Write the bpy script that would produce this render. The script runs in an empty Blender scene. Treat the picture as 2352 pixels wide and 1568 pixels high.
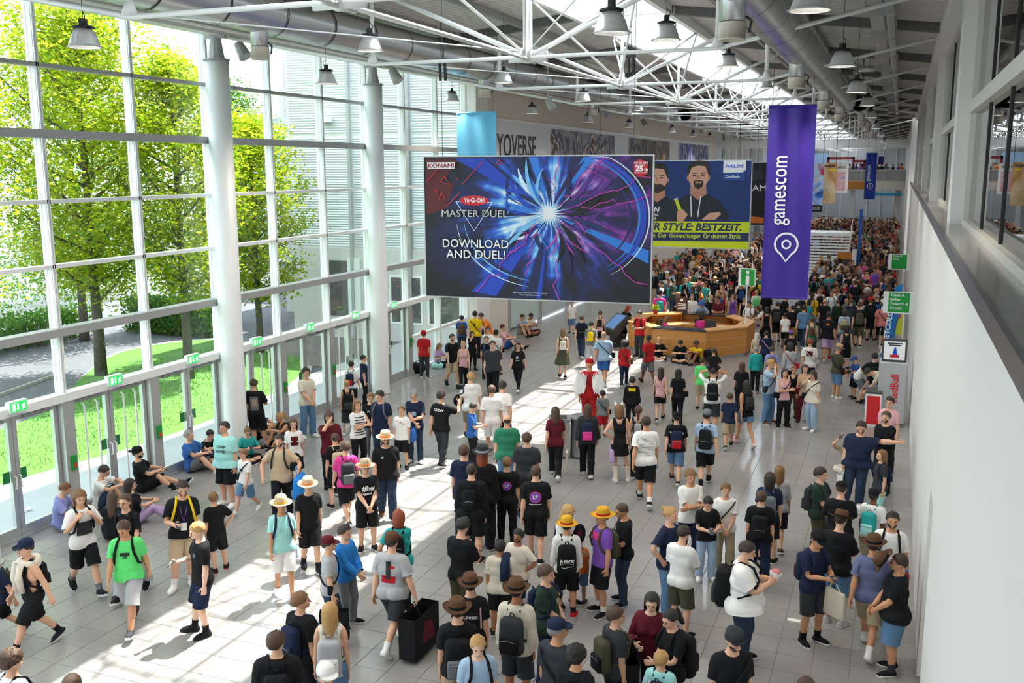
import bpy, bmesh, math, random
import numpy as np
from mathutils import Vector, Matrix
from mathutils.bvhtree import BVHTree
random.seed(7); RNG = np.random.default_rng(7)
S = bpy.context.scene
COL = S.collection
# ------------------------------------------------------------------ camera
CAM = Vector((0, 0, 6.9)); FPX = 2240.5; PIT, YAW, ROLL = .1754, .3751, -.0027
cd = bpy.data.cameras.new('camera'); cam = bpy.data.objects.new('camera', cd); COL.objects.link(cam)
cd.sensor_width = 36; cd.lens = 36 * FPX / 2352; cd.clip_start = .05; cd.clip_end = 900
_f = Vector((-math.sin(YAW) * math.cos(PIT), math.cos(YAW) * math.cos(PIT), -math.sin(PIT)))
_r = Vector((math.cos(YAW), math.sin(YAW), 0)); _u = _r.cross(_f)
_c, _s = math.cos(ROLL), math.sin(ROLL)
_r2 = _r * _c + _u * _s; _u2 = _u * _c - _r * _s
_m = Matrix((( _r2.x, _u2.x, -_f.x), (_r2.y, _u2.y, -_f.y), (_r2.z, _u2.z, -_f.z))).to_4x4(); _m.translation = CAM
cam.matrix_world = _m; S.camera = cam
# ------------------------------------------------------------------ sky, sun, exposure
W = bpy.data.worlds.new('world'); S.world = W; W.use_nodes = True
_bg = W.node_tree.nodes['Background']; _bg.inputs[0].default_value = (.80, .90, 1.0, 1); _bg.inputs[1].default_value = SKY_STRENGTH = 3.0
sl = bpy.data.lights.new('sun', 'SUN'); sl.energy = 13.0; sl.angle = .012; sl.color = (1, .95, .86)
so = bpy.data.objects.new('sun', sl); COL.objects.link(so)
so.rotation_euler = Vector((-1.9, -5.4, -11)).to_track_quat('-Z', 'Y').to_euler(); so.location = (5, 30, 60)
S.view_settings.view_transform = 'Standard'; S.view_settings.look = 'None'
S.view_settings.exposure = 0.55; S.view_settings.gamma = 1.0
try: S.view_settings.use_curve_mapping = False
except Exception: pass
# ------------------------------------------------------------------ pixel geometry (photo frame 2352x1568)
def ray(u, v):
    a = (u - 1176) / FPX; b = (v - 784) / FPX
    return (_f + _r2 * a - _u2 * b)
def onz(u, v, z=0.): d = ray(u, v); return CAM + d * ((z - CAM.z) / d.z)
def onx(u, v, x): d = ray(u, v); return CAM + d * ((x - CAM.x) / d.x)
def ony(u, v, y): d = ray(u, v); return CAM + d * ((y - CAM.y) / d.y)
def px(P):
    q = Vector(P) - CAM; d = q.dot(_f)
    return 1176 + FPX * q.dot(_r2) / d, 784 - FPX * q.dot(_u2) / d, d
# ------------------------------------------------------------------ materials
MATS = {}
def mat(name, col, rough=.6, metal=0., noise=0., nscale=8., bump=0., bscale=40., spec=.5, emit=None, est=1.):
    if name in MATS: return MATS[name]
    m = bpy.data.materials.new(name); m.use_nodes = True; nt = m.node_tree; b = nt.nodes['Principled BSDF']
    b.inputs['Base Color'].default_value = (*col, 1); b.inputs['Roughness'].default_value = rough; b.inputs['Metallic'].default_value = metal
    b.inputs['Specular IOR Level'].default_value = spec
    m.diffuse_color = (*col, 1)
    if noise or bump:
        tc = nt.nodes.new('ShaderNodeTexCoord')
    if noise:
        n = nt.nodes.new('ShaderNodeTexNoise'); n.inputs['Scale'].default_value = nscale; n.inputs['Detail'].default_value = 4
        r = nt.nodes.new('ShaderNodeMix'); r.data_type = 'RGBA'
        r.inputs[6].default_value = (*[max(0, c * (1 - noise)) for c in col], 1); r.inputs[7].default_value = (*[min(1, c * (1 + noise)) for c in col], 1)
        nt.links.new(tc.outputs['Object'], n.inputs['Vector']); nt.links.new(n.outputs['Fac'], r.inputs[0]); nt.links.new(r.outputs[2], b.inputs['Base Color'])
    if bump:
        n2 = nt.nodes.new('ShaderNodeTexNoise'); n2.inputs['Scale'].default_value = bscale; n2.inputs['Detail'].default_value = 3
        bp = nt.nodes.new('ShaderNodeBump'); bp.inputs['Strength'].default_value = bump; bp.inputs['Distance'].default_value = .02
        nt.links.new(tc.outputs['Object'], n2.inputs['Vector']); nt.links.new(n2.outputs['Fac'], bp.inputs['Height']); nt.links.new(bp.outputs[0], b.inputs['Normal'])
    if emit:
        b.inputs['Emission Color'].default_value = (*emit, 1); b.inputs['Emission Strength'].default_value = est
    MATS[name] = m; return m
def hexc(h):
    v = [int(h[i:i + 2], 16) / 255 for i in (0, 2, 4)]
    return tuple(c / 12.92 if c <= .04045 else ((c + .055) / 1.055) ** 2.4 for c in v)
def glass(name, tint, refl, rough=0.0):
    m = bpy.data.materials.new(name); m.use_nodes = True; nt = m.node_tree; nt.nodes.clear()
    o = nt.nodes.new('ShaderNodeOutputMaterial'); t = nt.nodes.new('ShaderNodeBsdfTransparent'); g = nt.nodes.new('ShaderNodeBsdfGlossy')
    t.inputs[0].default_value = (*tint, 1); g.inputs['Roughness'].default_value = rough
    lw = nt.nodes.new('ShaderNodeLayerWeight'); lw.inputs[0].default_value = .5
    pw_ = nt.nodes.new('ShaderNodeMath'); pw_.operation = 'POWER'; pw_.inputs[1].default_value = 4.0; nt.links.new(lw.outputs['Facing'], pw_.inputs[0])
    ma = nt.nodes.new('ShaderNodeMath'); ma.operation = 'MULTIPLY_ADD'; ma.inputs[1].default_value = .45; ma.inputs[2].default_value = refl; ma.use_clamp = True
    mx = nt.nodes.new('ShaderNodeMixShader'); nt.links.new(pw_.outputs[0], ma.inputs[0]); nt.links.new(ma.outputs[0], mx.inputs[0])
    nt.links.new(t.outputs[0], mx.inputs[1]); nt.links.new(g.outputs[0], mx.inputs[2]); nt.links.new(mx.outputs[0], o.inputs[0])
    MATS[name] = m; return m
# ------------------------------------------------------------------ mesh builder and object helpers
class MB:
    def __init__(s): s.v = []; s.f = []; s.m = []
    def add(s, vs, fs, m=0):
        o = len(s.v); s.v += [tuple(q) for q in vs]; s.f += [tuple(i + o for i in q) for q in fs]; s.m += [m] * len(fs); return s
    def box(s, x0, x1, y0, y1, z0, z1, m=0):
        return s.add([(x0, y0, z0), (x1, y0, z0), (x1, y1, z0), (x0, y1, z0), (x0, y0, z1), (x1, y0, z1), (x1, y1, z1), (x0, y1, z1)],
                     [(3, 2, 1, 0), (4, 5, 6, 7), (0, 1, 5, 4), (1, 2, 6, 5), (2, 3, 7, 6), (3, 0, 4, 7)], m)
    def tube(s, pts, r, n=8, m=0, cap=True):
        pts = [Vector(q) for q in pts]; k = len(pts); rs = r if isinstance(r, (list, tuple)) else [r] * k
        ring = []; d0 = (pts[1] - pts[0]).normalized(); up = Vector((0, 0, 1)) if abs(d0.z) < .9 else Vector((0, 1, 0)); a = d0.cross(up).normalized()
        for i in range(k):
            d = (pts[min(i + 1, k - 1)] - pts[max(i - 1, 0)]).normalized(); a = (a - d * a.dot(d)).normalized(); b = d.cross(a)
            ring += [pts[i] + (a * math.cos(t) + b * math.sin(t)) * rs[i] for t in [2 * math.pi * j / n for j in range(n)]]
        fs = [(i * n + j, i * n + (j + 1) % n, (i + 1) * n + (j + 1) % n, (i + 1) * n + j) for i in range(k - 1) for j in range(n)]
        if cap: fs += [tuple(range(n))[::-1], tuple(range((k - 1) * n, k * n))]
        return s.add(ring, fs, m)
    def lathe(s, prof, n=20, c=(0, 0, 0), m=0, cap=False):
        vs = [(c[0] + r * math.cos(2 * math.pi * j / n), c[1] + r * math.sin(2 * math.pi * j / n), c[2] + z) for r, z in prof for j in range(n)]
        k = len(prof); fs = [(i * n + j, i * n + (j + 1) % n, (i + 1) * n + (j + 1) % n, (i + 1) * n + j) for i in range(k - 1) for j in range(n)]
        if cap: fs += [tuple(range(n))[::-1], tuple(range((k - 1) * n, k * n))]
        return s.add(vs, fs, m)
    def prism(s, poly, h, axis='z', m=0, o=(0, 0, 0)):
        """poly 2D extruded by h along axis: z->(x,y), y->(x,z), x->(y,z)"""
        n = len(poly); P = []
        for t in (0, h):
            for a, b in poly:
                P.append({'z': (a, b, t), 'y': (a, t, b), 'x': (t, a, b)}[axis])
        P = [(q[0] + o[0], q[1] + o[1], q[2] + o[2]) for q in P]
        return s.add(P, [tuple(range(n))[::-1], tuple(range(n, 2 * n))] + [(i, (i + 1) % n, n + (i + 1) % n, n + i) for i in range(n)], m)
    def mesh(s, name, mats, smooth=False):
        me = bpy.data.meshes.new(name); me.from_pydata(s.v, [], s.f)
        for q in (mats if isinstance(mats, (list, tuple)) else [mats]): me.materials.append(q)
        if any(s.m): me.polygons.foreach_set('material_index', s.m)
        if smooth: me.polygons.foreach_set('use_smooth', [True] * len(s.f))
        me.update(); return me
    def build(s, name, mats, parent=None, smooth=False, loc=None, **kw):
        return link(name, s.mesh(name, mats, smooth), parent, loc, **kw)
def link(name, me, parent=None, loc=None, rot=None, **kw):
    o = bpy.data.objects.new(name, me); COL.objects.link(o)
    if parent is not None: o.parent = parent
    if loc is not None: o.location = loc
    if rot is not None: o.rotation_euler = rot
    return tag(o, **kw)
def tag(o, label=None, cat=None, group=None, kind=None):
    if label: o['label'] = label
    if cat: o['category'] = cat
    if group: o['group'] = group
    if kind: o['kind'] = kind
    return o
def empty(name, loc=(0, 0, 0), rz=0, parent=None, **kw):
    o = bpy.data.objects.new(name, None); COL.objects.link(o); o.location = loc; o.rotation_euler = (0, 0, rz); o.empty_display_size = .1
    if parent is not None: o.parent = parent
    return tag(o, **kw)
def rbox(sx, sy, sz, b=.02, seg=2):
    """rounded box mesh data (verts, faces) centred at origin"""
    bm = bmesh.new(); bmesh.ops.create_cube(bm, size=1)
    for v in bm.verts: v.co = (v.co.x * sx, v.co.y * sy, v.co.z * sz)
    bmesh.ops.bevel(bm, geom=bm.edges[:], offset=b, segments=seg, affect='EDGES', profile=.5)
    bm.verts.index_update(); V = [v.co.copy() for v in bm.verts]; F = [tuple(v.index for v in f.verts) for f in bm.faces]; bm.free(); return V, F
_txt = {}
def text_mesh(t, bold=0., shear=0., spacing=1.):
    """verts (x,z plane as 2D) and faces of a string, centred, cap height 1"""
    key = (t, bold, shear, spacing)
    if key in _txt: return _txt[key]
    if bold and 'M' in t:           # thicken by doubling: the outline offset breaks this glyph
        V, Fc = text_mesh(t, 0., shear, spacing); n = len(V); _txt[key] = (np.concatenate([V - (bold, 0), V + (bold, 0), V + (0, bold)]), Fc + [tuple(i + n for i in f) for f in Fc] + [tuple(i + 2 * n for i in f) for f in Fc]); return _txt[key]
    c = bpy.data.curves.new('t', 'FONT'); c.body = t; c.size = 1; c.offset = bold; c.shear = shear; c.space_character = spacing; c.resolution_u = 3
    c.align_x = 'LEFT'; o = bpy.data.objects.new('t', c); COL.objects.link(o)
    dg = bpy.context.evaluated_depsgraph_get(); me = bpy.data.meshes.new_from_object(o.evaluated_get(dg))
    V = np.array([v.co[:2] for v in me.vertices]); Fc = [tuple(p.vertices) for p in me.polygons]
    bpy.data.objects.remove(o); bpy.data.curves.remove(c); bpy.data.meshes.remove(me)
    if len(V):
        V = V - [(V[:, 0].min() + V[:, 0].max()) / 2, V[:, 1].min()]; V = V / .72
    _txt[key] = (V, Fc); return V, Fc
def put_text(t, o, ex, ez, h, m, name='lettering', parent=None, width=None, bold=.0, shear=0., spacing=1., lift=.004):
    """flat lettering: o = centre of the base line, ex = reading direction, ez = up direction, h = cap height"""
    V, Fc = text_mesh(t, bold, shear, spacing); o = Vector(o); ex = Vector(ex).normalized(); ez = Vector(ez).normalized(); n = ex.cross(ez)
    sx = h if width is None else width / (V[:, 0].max() - V[:, 0].min())
    b = MB(); b.add([o + ex * (x * sx) + ez * (y * h) + n * lift for x, y in V], Fc)
    return b.build(name, m, parent)
def flat(poly, o, ex, ez, lift=.002):
    ex = Vector(ex); ez = Vector(ez); n = ex.cross(ez); o = Vector(o)
    return [o + ex * x + ez * y + n * lift for x, y in poly]
# ================================================================== setting: floor, glazed wall, columns, right wall
XL, XR = -15.22, .62            # glass wall plane, right wall plane
YE = 190.                       # far end of the hall
def granite(name, base, dark):
    m = bpy.data.materials.new(name); m.use_nodes = True; nt = m.node_tree; b = nt.nodes['Principled BSDF']; tc = nt.nodes.new('ShaderNodeTexCoord'); gm = nt.nodes.new('ShaderNodeNewGeometry')
    n = nt.nodes.new('ShaderNodeTexNoise'); n.inputs['Scale'].default_value = 160; n.inputs['Detail'].default_value = 2; r = nt.nodes.new('ShaderNodeValToRGB')
    r.color_ramp.elements[0].position = .36; r.color_ramp.elements[0].color = (*dark, 1); r.color_ramp.elements[1].position = .6; r.color_ramp.elements[1].color = (*base, 1)
    n2 = nt.nodes.new('ShaderNodeTexNoise'); n2.inputs['Scale'].default_value = .9; n2.inputs['Detail'].default_value = 3
    mx = nt.nodes.new('ShaderNodeMix'); mx.data_type = 'RGBA'; mx.blend_type = 'MULTIPLY'; mx.inputs[0].default_value = .35
    nt.links.new(gm.outputs['Position'], n.inputs['Vector']); nt.links.new(gm.outputs['Position'], n2.inputs['Vector']); nt.links.new(n.outputs['Fac'], r.inputs[0]); nt.links.new(r.outputs[0], mx.inputs[6]); nt.links.new(n2.outputs['Fac'], mx.inputs[7]); nt.links.new(mx.outputs[2], b.inputs['Base Color'])
    b.inputs['Roughness'].default_value = .17; b.inputs['Specular IOR Level'].default_value = .5; MATS[name] = m; return m
m_tile = granite('polished grey granite', (.40, .385, .375), (.265, .255, .248)); m_joint = mat('floor joint', (.17, .165, .16), .8)
fl = MB().box(XL - .2, 22, -8, YE + 20, -.3, -.006).build('floor', [m_joint], label='polished light grey granite floor of the hall laid in square tiles', kind='structure')
g = .004; T5 = .5
tile_me = MB().add([(g, g, -.005), (T5 - g, g, -.005), (T5 - g, T5 - g, -.005), (g, T5 - g, -.005), (g + .003, g + .003, 0), (T5 - g - .003, g + .003, 0), (T5 - g - .003, T5 - g - .003, 0), (g + .003, T5 - g - .003, 0)],
                   [(4, 5, 6, 7), (0, 1, 5, 4), (1, 2, 6, 5), (2, 3, 7, 6), (3, 0, 4, 7)]).mesh('tile', m_tile)
tiles = []
for i in range(-31, 1):
    for j in range(-30, 130):
        x0, y0 = .25 + i * T5, 13.58 - 4 + j * T5
        u, v, d = px((x0 + .25, y0 + .25, 0)); vis = d > 2 and -40 < u < 2120 and 600 < v < 1620
        tiles.append((-(1 / d if vis else -d), x0, y0))
tiles.sort()
for k, (q, x0, y0) in enumerate(tiles[:300]): link('tile', tile_me, fl, (x0, y0, 0))
b = MB()
for q, x0, y0 in tiles[300:]: b.add([(v.co.x + x0, v.co.y + y0, v.co.z) for v in tile_me.vertices], [tuple(p.vertices) for p in tile_me.polygons])
b.box(XL - .1, XR + .1, 74.6, YE + 10, -.006, 0); b.box(.75, 22, -8, YE, -.006, 0); b.box(XL - .1, .75, -8, -5.42, -.006, 0)
b.build('tile_field', m_tile, fl, kind='stuff')
# ---- materials of the shell
m_wsteel = mat('white painted steel', (.84, .85, .84), .35, noise=.04); m_gsteel = mat('grey painted steel', (.36, .36, .36), .4, noise=.05)
m_alu = mat('aluminium frame', (.55, .56, .56), .35, .6); m_white = mat('white plaster', (.80, .79, .77), .75, noise=.03, nscale=2); m_cream = mat('cream wall', (.76, .70, .62), .8, noise=.04, nscale=2)
m_black = mat('black rubber', (.015, .015, .015), .6); m_glass = glass('clear pane', (.93, .97, .96), .02); m_dark = mat('dark metal', (.05, .05, .055), .45)
m_green = mat('sign green', hexc('0f9a3a'), .5); m_pic = mat('sign white', (.9, .92, .88), .5)
# ---- glazed wall
BAY = 2.434; YM = [14.225 + BAY * i for i in range(-6, 9)]; ZT = [2.49, 3.783, 5.058, 6.30, 7.567, 8.834, 10.10]
gw = empty('window_1', (XL, YM[0], 0), label='tall glazed facade of white mullions and thick grey transoms', kind='structure')
def gpart(mb, n, m, **k):
    o = mb.build(n, m); o.parent = gw; o.matrix_parent_inverse = Matrix.Translation((-XL, -YM[0], 0)); return tag(o, **k)
for i, y in enumerate(YM):
    b = MB().box(XL - .02, XL + .12, y - .048, y + .048, 2.49, 10.2); b.box(XL + .12, XL + .15, y - .04, y - .01, 2.49, 10.2); b.box(XL + .12, XL + .15, y + .01, y + .04, 2.49, 10.2); b.box(XL - .08, XL - .03, y - .03, y + .03, 2.49, 10.2); gpart(b, 'mullion', m_wsteel)
    if y < 29.5: gpart(MB().box(XL - .06, XL + .2, y - .14, y + .14, 0, 2.44), 'door_post', m_alu)
    else: gpart(MB().box(XL - .06, XL + .16, y - .07, y + .07, 0, 2.49), 'mullion', m_wsteel)
for k, z in enumerate(ZT):
    th = k in (1, 4); h = .08 if th else (.038 if k else .08); b = MB().box(XL - .05, XL + (.24 if th else .15 if k else .22), YM[0], YM[-1], z - h, z + h)
    gpart(b, 'transom', m_gsteel if th or k > 4 else m_wsteel)
for i in range(len(YM) - 1):
    for k in range(6):
        gpart(MB().box(XL, XL + .016, YM[i] + .048, YM[i + 1] - .048, ZT[k] + .05, ZT[k + 1] - .05), 'pane', m_glass)
# bottom row beyond the doors: fixed panes with a rail
for i in range(len(YM) - 1):
    if YM[i] > 28:
        gpart(MB().box(XL, XL + .016, YM[i] + .07, YM[i + 1] - .07, .12, 1.2), 'pane', m_glass); gpart(MB().box(XL, XL + .016, YM[i] + .07, YM[i + 1] - .07, 1.3, 2.4), 'pane', m_glass)
        gpart(MB().box(XL - .04, XL + .12, YM[i], YM[i + 1], 1.2, 1.3), 'rail', m_wsteel); gpart(MB().box(XL - .04, XL + .12, YM[i], YM[i + 1], 0, .12), 'sill', m_wsteel)
# doors: one double door in each bay
nd = 1
for i in range(len(YM) - 1):
    y0, y1 = YM[i] + .14, YM[i + 1] - .14
    if y0 > 28: continue
    if y0 < 8.5: gpart(MB().box(XL, XL + .016, y0, y1, .05, 2.4), 'pane', m_glass); continue
    dr = empty('door_%d' % nd, (XL, y0, 0), label='double glass entrance door with grey aluminium frames', kind='structure'); nd += 1
    w = (y1 - y0) / 2
    for s in (0, 1):
        a = s * w + .01; e = (s + 1) * w - .01
        fr = MB(); fr.box(-.03, .06, a, a + .09, .03, 2.38); fr.box(-.03, .06, e - .09, e, .03, 2.38); fr.box(-.03, .06, a + .09, e - .09, .03, .23); fr.box(-.03, .06, a + .09, e - .09, 2.29, 2.38)
        lf = fr.build('door_leaf', m_alu, dr); MB().box(0, .014, a + .09, e - .09, .23, 2.29).build('glass_pane', m_glass, lf)
        hy = e - .045 if s == 0 else a + .045
        MB().tube([(.07, hy, .98), (.12, hy, 1.0), (.12, hy, 1.22), (.07, hy, 1.24)], .013, 6).build('handle', m_wsteel, lf)
        q = a + .1 if s else e - .26; MB().box(.016, .02, q, q + .16, 1.12, 1.34).build('green_notice', mat('notice green', hexc('1f7a40'), .5), lf)
        MB().box(.06, .12, (a + e) / 2 - .3, (a + e) / 2 + .3, 2.30, 2.36).build('door_closer', m_gsteel, lf)
        if nd - 1 in (3, 5, 7):
            for f_ in (.3, .62): MB().tube([(.07, a + w * f_, .2), (.13, a + w * f_, .26), (.13, a + w * f_, 2.2), (.07, a + w * f_, 2.25)], .02, 8).build('push_bar', m_wsteel, lf)
    MB().box(-.04, .1, 0, 2 * w, 0, .03).build('threshold', m_alu, dr)
    # escape sign on the lintel
    yc = y0 + w; s = empty('exit_sign', (XL + .22, yc, 2.5), label='green and white escape sign box above glass door %s' % ['', 'one', 'two', 'three', 'four', 'five', 'six', 'seven', 'eight', 'nine'][nd - 1], cat='exit sign', group='escape signs above the doors')
    if True:
        MB().box(-.04, .06, -.2, .2, -.02, .2).build('sign_box', m_wsteel, s)
        MB().box(.061, .066, -.18, .18, 0, .18).build('sign_face', mat('lit green', hexc('10b04a'), .4, emit=hexc('12c050'), est=.8), s)
        pc = MB(); pc.box(.067, .069, -.15, -.08, .02, .16); pc.box(.067, .069, -.035, -.005, .06, .16); pc.add([(.068, -.06, .07), (.068, .02, .07), (.068, -.02, .02)], [(0, 1, 2)])
        pc.add(flat([(.06, .02), (.085, .02), (.1, .07), (.13, .03), (.15, .045), (.115, .10), (.15, .1), (.15, .12), (.10, .13), (.05, .11), (.055, .09), (.08, .1)], (.068, 0, 0), (0, 1, 0), (0, 0, 1), 0), [tuple(range(12))]); pc.lathe([(.0, .0), (.018, .0)], 8, (.068, .12, .145))
        pc.build('pictogram', mat('lit white', (.9, .95, .9), .4, emit=(.8, .95, .8), est=.9), s)
ordn = ['first', 'second', 'third', 'fourth', 'fifth', 'sixth', 'seventh', 'eighth']
_sg = [o for o in bpy.data.objects if o.name.startswith('exit_sign')]
for k, o in enumerate(_sg): o['label'] = 'green running-man escape sign box above the %s glass door from the foreground' % ordn[max(0, k - 2)] if k > 1 else 'green escape sign box above the %s door outside the picture' % ordn[k]
# green break-out boxes on the posts
k = 0
for y in YM:
    if 13 < y < 29.6:
        s = empty('alarm_box', (XL + .2, y + .02, 1.15), label='green emergency door button box on the %s door post from the foreground' % ordn[k], cat='alarm box', group='green button boxes on the door posts'); k += 1
        V, Fq = rbox(.08, .13, .30, .012); MB().add(V, Fq).build('case', m_green, s); MB().box(.041, .046, -.04, .04, -.1, 0).build('button_plate', mat('button red', hexc('d03a2a'), .5), s); MB().tube([(.03, .06, .05), (.05, .1, .05)], .012, 6).build('key_switch', m_alu, s)
# ---- round columns and the white pillar at the end of the glazing
def column(x, y, lab):
    c = empty('column', (x, y, 0), label=lab, kind='structure', cat=None)
    MB().lathe([(.27, 0), (.27, 9.35), (.0, 9.35)], 28).build('shaft', m_wsteel, c, True); MB().lathe([(.30, 9.34), (.30, 9.38), (0, 9.38)], 24).build('cap_plate', m_gsteel, c)
    b = MB(); b.tube([(0, 0, 9.38), (0, 0, 9.85)], [.19, .12], 10); b.box(-.28, .28, -.05, .05, 9.83, 9.9); b.build('head_bracket', m_gsteel, c)
    MB().lathe([(.31, 0), (.31, .03), (.27, .03)], 28).build('base_ring', m_alu, c)
column(-14.72, 19.0, 'round white steel column standing nearest in front of the glass wall'); column(-14.72, 26.2, 'round white steel column farther along the glass wall'); column(-14.72, 11.8, 'round white steel column outside the picture')
MB().box(XL - .1, XL + .55, 33.7, 34.9, 0, 10.2).build('wall_pillar', m_white, label='white square pillar at the end of the glazing', kind='structure')
# ---- solid left wall behind the prints, glazed doors below
wl = MB(); wl.box(XL - .2, XL, 34.9, 88, 3.2, 11.2); wl.box(XL - .2, XL, 34.9, 38.2, 0, 3.2); wl.box(XL - .2, XL, 62, 88, 0, 3.2)
wl = wl.build('wall_left', m_cream, label='cream upper wall with long printed banners beyond the glazing', kind='structure')
for k in range(6):
    y = 38.2 + k * 3.97
    MB().box(XL - .12, XL + .05, y, y + .2, 0, 3.2).build('glazing_post', m_alu, wl); MB().box(XL - .06, XL - .045, y + .2, y + 3.97, .1, 3.1).build('glazing_pane', mat('frosted pane', (.55, .68, .66), .25, spec=.8), wl); MB().box(XL - .1, XL + .02, y + .2, y + 3.97, 2.3, 2.42).build('glazing_rail', m_alu, wl)
for yy in (92, 96, 100, 104, 110, 116): MB().box(XL - .1, XL + .4, yy, yy + .7, 0, 11).build('wall_fin', m_white, wl)
pw = mat('pale far glazing', (.72, .80, .84), .3)
MB().box(XL - .3, XL - .2, 88, YE, 0, 11).build('far_glazing', pw, wl)
# ---- right wall with sill and window band
m_rw = mat('matt white wall paint', (.72, .705, .685), .6, noise=.02, nscale=1.2); m_stone = mat('polished sill stone', (.30, .285, .27), .18, noise=.12, nscale=3)
wr = MB(); wr.box(XR, XR + .9, -6, 12.6, 0, 5.93); wr.box(XR, XR + .9, 13.6, 70, 0, 5.93); wr.box(XR, XR + .9, 12.6, 13.6, 2.75, 5.93); wr.box(XR + .35, XR + .9, 12.6, 13.6, 0, 2.75)
wr.box(XR + .05, XR + 1.2, -6, 70, 9.9, 11.6)
wr = wr.build('wall_right', m_rw, label='tall white wall with a polished stone sill and band of windows', kind='structure')
MB().box(XR + .33, XR + .345, 12.62, 13.58, 0, 2.72).build('service_door', m_cream, wr)
MB().box(XR - .03, XR + .5, -6, 70, 5.93, 6.0).build('window_sill', m_stone, wr); MB().box(XR - .045, XR - .005, -6, 70, 5.86, 6.01).build('sill_edge', mat('sill metal edge', (.22, .22, .23), .3, .7), wr)
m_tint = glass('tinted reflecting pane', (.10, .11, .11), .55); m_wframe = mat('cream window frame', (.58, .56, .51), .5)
XW = XR + .42; ys = [-6.5, 5.5, 17.5, 29.5, 41.5, 53.5, 65.5, 70]
for i in range(len(ys) - 1):
    a, e = ys[i], ys[i + 1]; w = bpy.data.objects.new('window_%d' % (i + 2), None); COL.objects.link(w); w.location = (XW, a, 6); tag(w, label='dark reflecting window above the sill of the white wall', kind='structure')
    L = e - a
    MB().box(-.28, .12, -.42, .42, 0, 3.9).build('window_pier', m_rw, w)
    f = MB(); f.box(-.1, .02, .42, L - .42, 0, .1); f.box(-.1, .02, .42, L - .42, 3.8, 3.9); f.box(-.1, .02, .42, .62, .1, 3.8); f.box(-.1, .02, L - .62, L - .42, .1, 3.8); f.build('window_frame', m_wframe, w)
    MB().box(-.12, .02, .62, L - .62, 1.72, 1.9).build('window_transom', m_wframe, w)
    nq = 4 if L > 8 else 2
    for q in range(1, nq):
        y = .62 + (L - 1.24) * q / nq; MB().box(-.04, .0, y - .035, y + .035, .1, 1.72).build('window_mullion', m_black, w); MB().box(-.04, .0, y - .035, y + .035, 1.9, 3.8).build('window_mullion', m_black, w)
    for q in range(nq):
        y0 = .62 + (L - 1.24) * q / nq; y1 = .62 + (L - 1.24) * (q + 1) / nq
        for z0, z1 in ((.1, 1.72), (1.9, 3.8)): MB().box(-.02, -.012, y0, y1, z0, z1).build('window_pane', m_tint, w)
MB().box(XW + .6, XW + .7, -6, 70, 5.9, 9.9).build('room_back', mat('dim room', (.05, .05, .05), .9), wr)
# far part of the right wall: plain piers and dark slots
for k in range(12):
    y = 70.5 + k * 7; MB().box(XR - .15, XR + .9, y, y + 5.5, 0, 11).build('wall_pier', m_rw, wr); MB().box(XR + .3, XR + .9, y + 5.5, y + 7, 0, 11).build('wall_slot', mat('slot brown', (.16, .11, .08), .7), wr)
wb = MB().box(XL - .4, 3, -8.6, -8.2, 0, 12).build('wall_back', m_white, label='white wall closing the hall behind the viewer', kind='structure')
# ================================================================== roof, skylight, trusses, ducts, lamps
XC = -7.25; ZE = 10.2; ZC = 11.0; SKW = 1.35
def zroof(x): return ZE + (ZC - ZE) * (1 - max(0, abs(x - XC) - SKW) / (7.97 - SKW))
m_deck = mat('corrugated roof deck', (.55, .53, .50), .6, noise=.06, nscale=3); m_beam = mat('dark roof beam', (.13, .13, .13), .6); m_purlin = mat('grey purlin', (.30, .295, .28), .6)
rf = empty('ceiling', (0, 0, 0), label='low pitched ceiling of corrugated deck with a glazed ridge', kind='structure')
TR = [4.7 + 7.25 * k - .1 for k in range(-1, 26)]      # truss planes (columns stand in the same planes)
TR = [19.35 + 7.3 * k for k in range(-4, 23)]
for sd in (-1, 1):
    x0, x1 = XC + sd * SKW, XC + sd * (7.97 + .3)
    for k in range(len(TR) - 1):
        a, e = TR[k], TR[k + 1]
        b = MB(); n = 26 if k < 12 else 10
        pts = []
        for j in range(n):
            y = a + (e - a) * j / n; p = (e - a) / n
            pts += [(y, 0), (y + p * .45, 0), (y + p * .55, .05), (y + p * .95, .05)]
        pts.append((e, 0)); V = [(x, y, zroof(x) + .12 + h) for y, h in pts for x in (x0, x1)]
        Fq = [(2 * i, 2 * i + 1, 2 * i + 3, 2 * i + 2) for i in range(len(pts) - 1)]; b.add(V, Fq); b.build('deck_sheet', m_deck, rf)
        # opaque roof build-up above the sheet
        MB().add([(x0, a, zroof(x0) + .3), (x1, a, zroof(x1) + .3), (x1, e, zroof(x1) + .3), (x0, e, zroof(x0) + .3)], [(0, 1, 2, 3)]).build('roof_cover', m_beam, rf)
    for k, f in enumerate((.22, .5, .78)):
        x = x0 + (x1 - x0) * f; MB().box(x - .06, x + .06, TR[0], TR[-1], zroof(x) - .06, zroof(x) + .12).build('purlin', m_purlin, rf)
    MB().box(min(x0, x0 - sd * .14), max(x0, x0 - sd * .14), TR[0], TR[-1], ZC - .12, ZC + .35).build('skylight_curb', m_wsteel, rf)
for y in TR:
    for sd in (-1, 1):
        x0, x1 = XC + sd * (SKW + .1), XC + sd * 7.9
        MB().add([(x0, y - .12, zroof(x0) - .10), (x1, y - .12, zroof(x1) - .10), (x1, y + .12, zroof(x1) - .10), (x0, y + .12, zroof(x0) - .10), (x0, y - .12, zroof(x0) + .14), (x1, y - .12, zroof(x1) + .14), (x1, y + .12, zroof(x1) + .14), (x0, y + .12, zroof(x0) + .14)],
                 [(3, 2, 1, 0), (4, 5, 6, 7), (0, 1, 5, 4), (1, 2, 6, 5), (2, 3, 7, 6), (3, 0, 4, 7)]).build('rafter', m_beam, rf)
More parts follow.
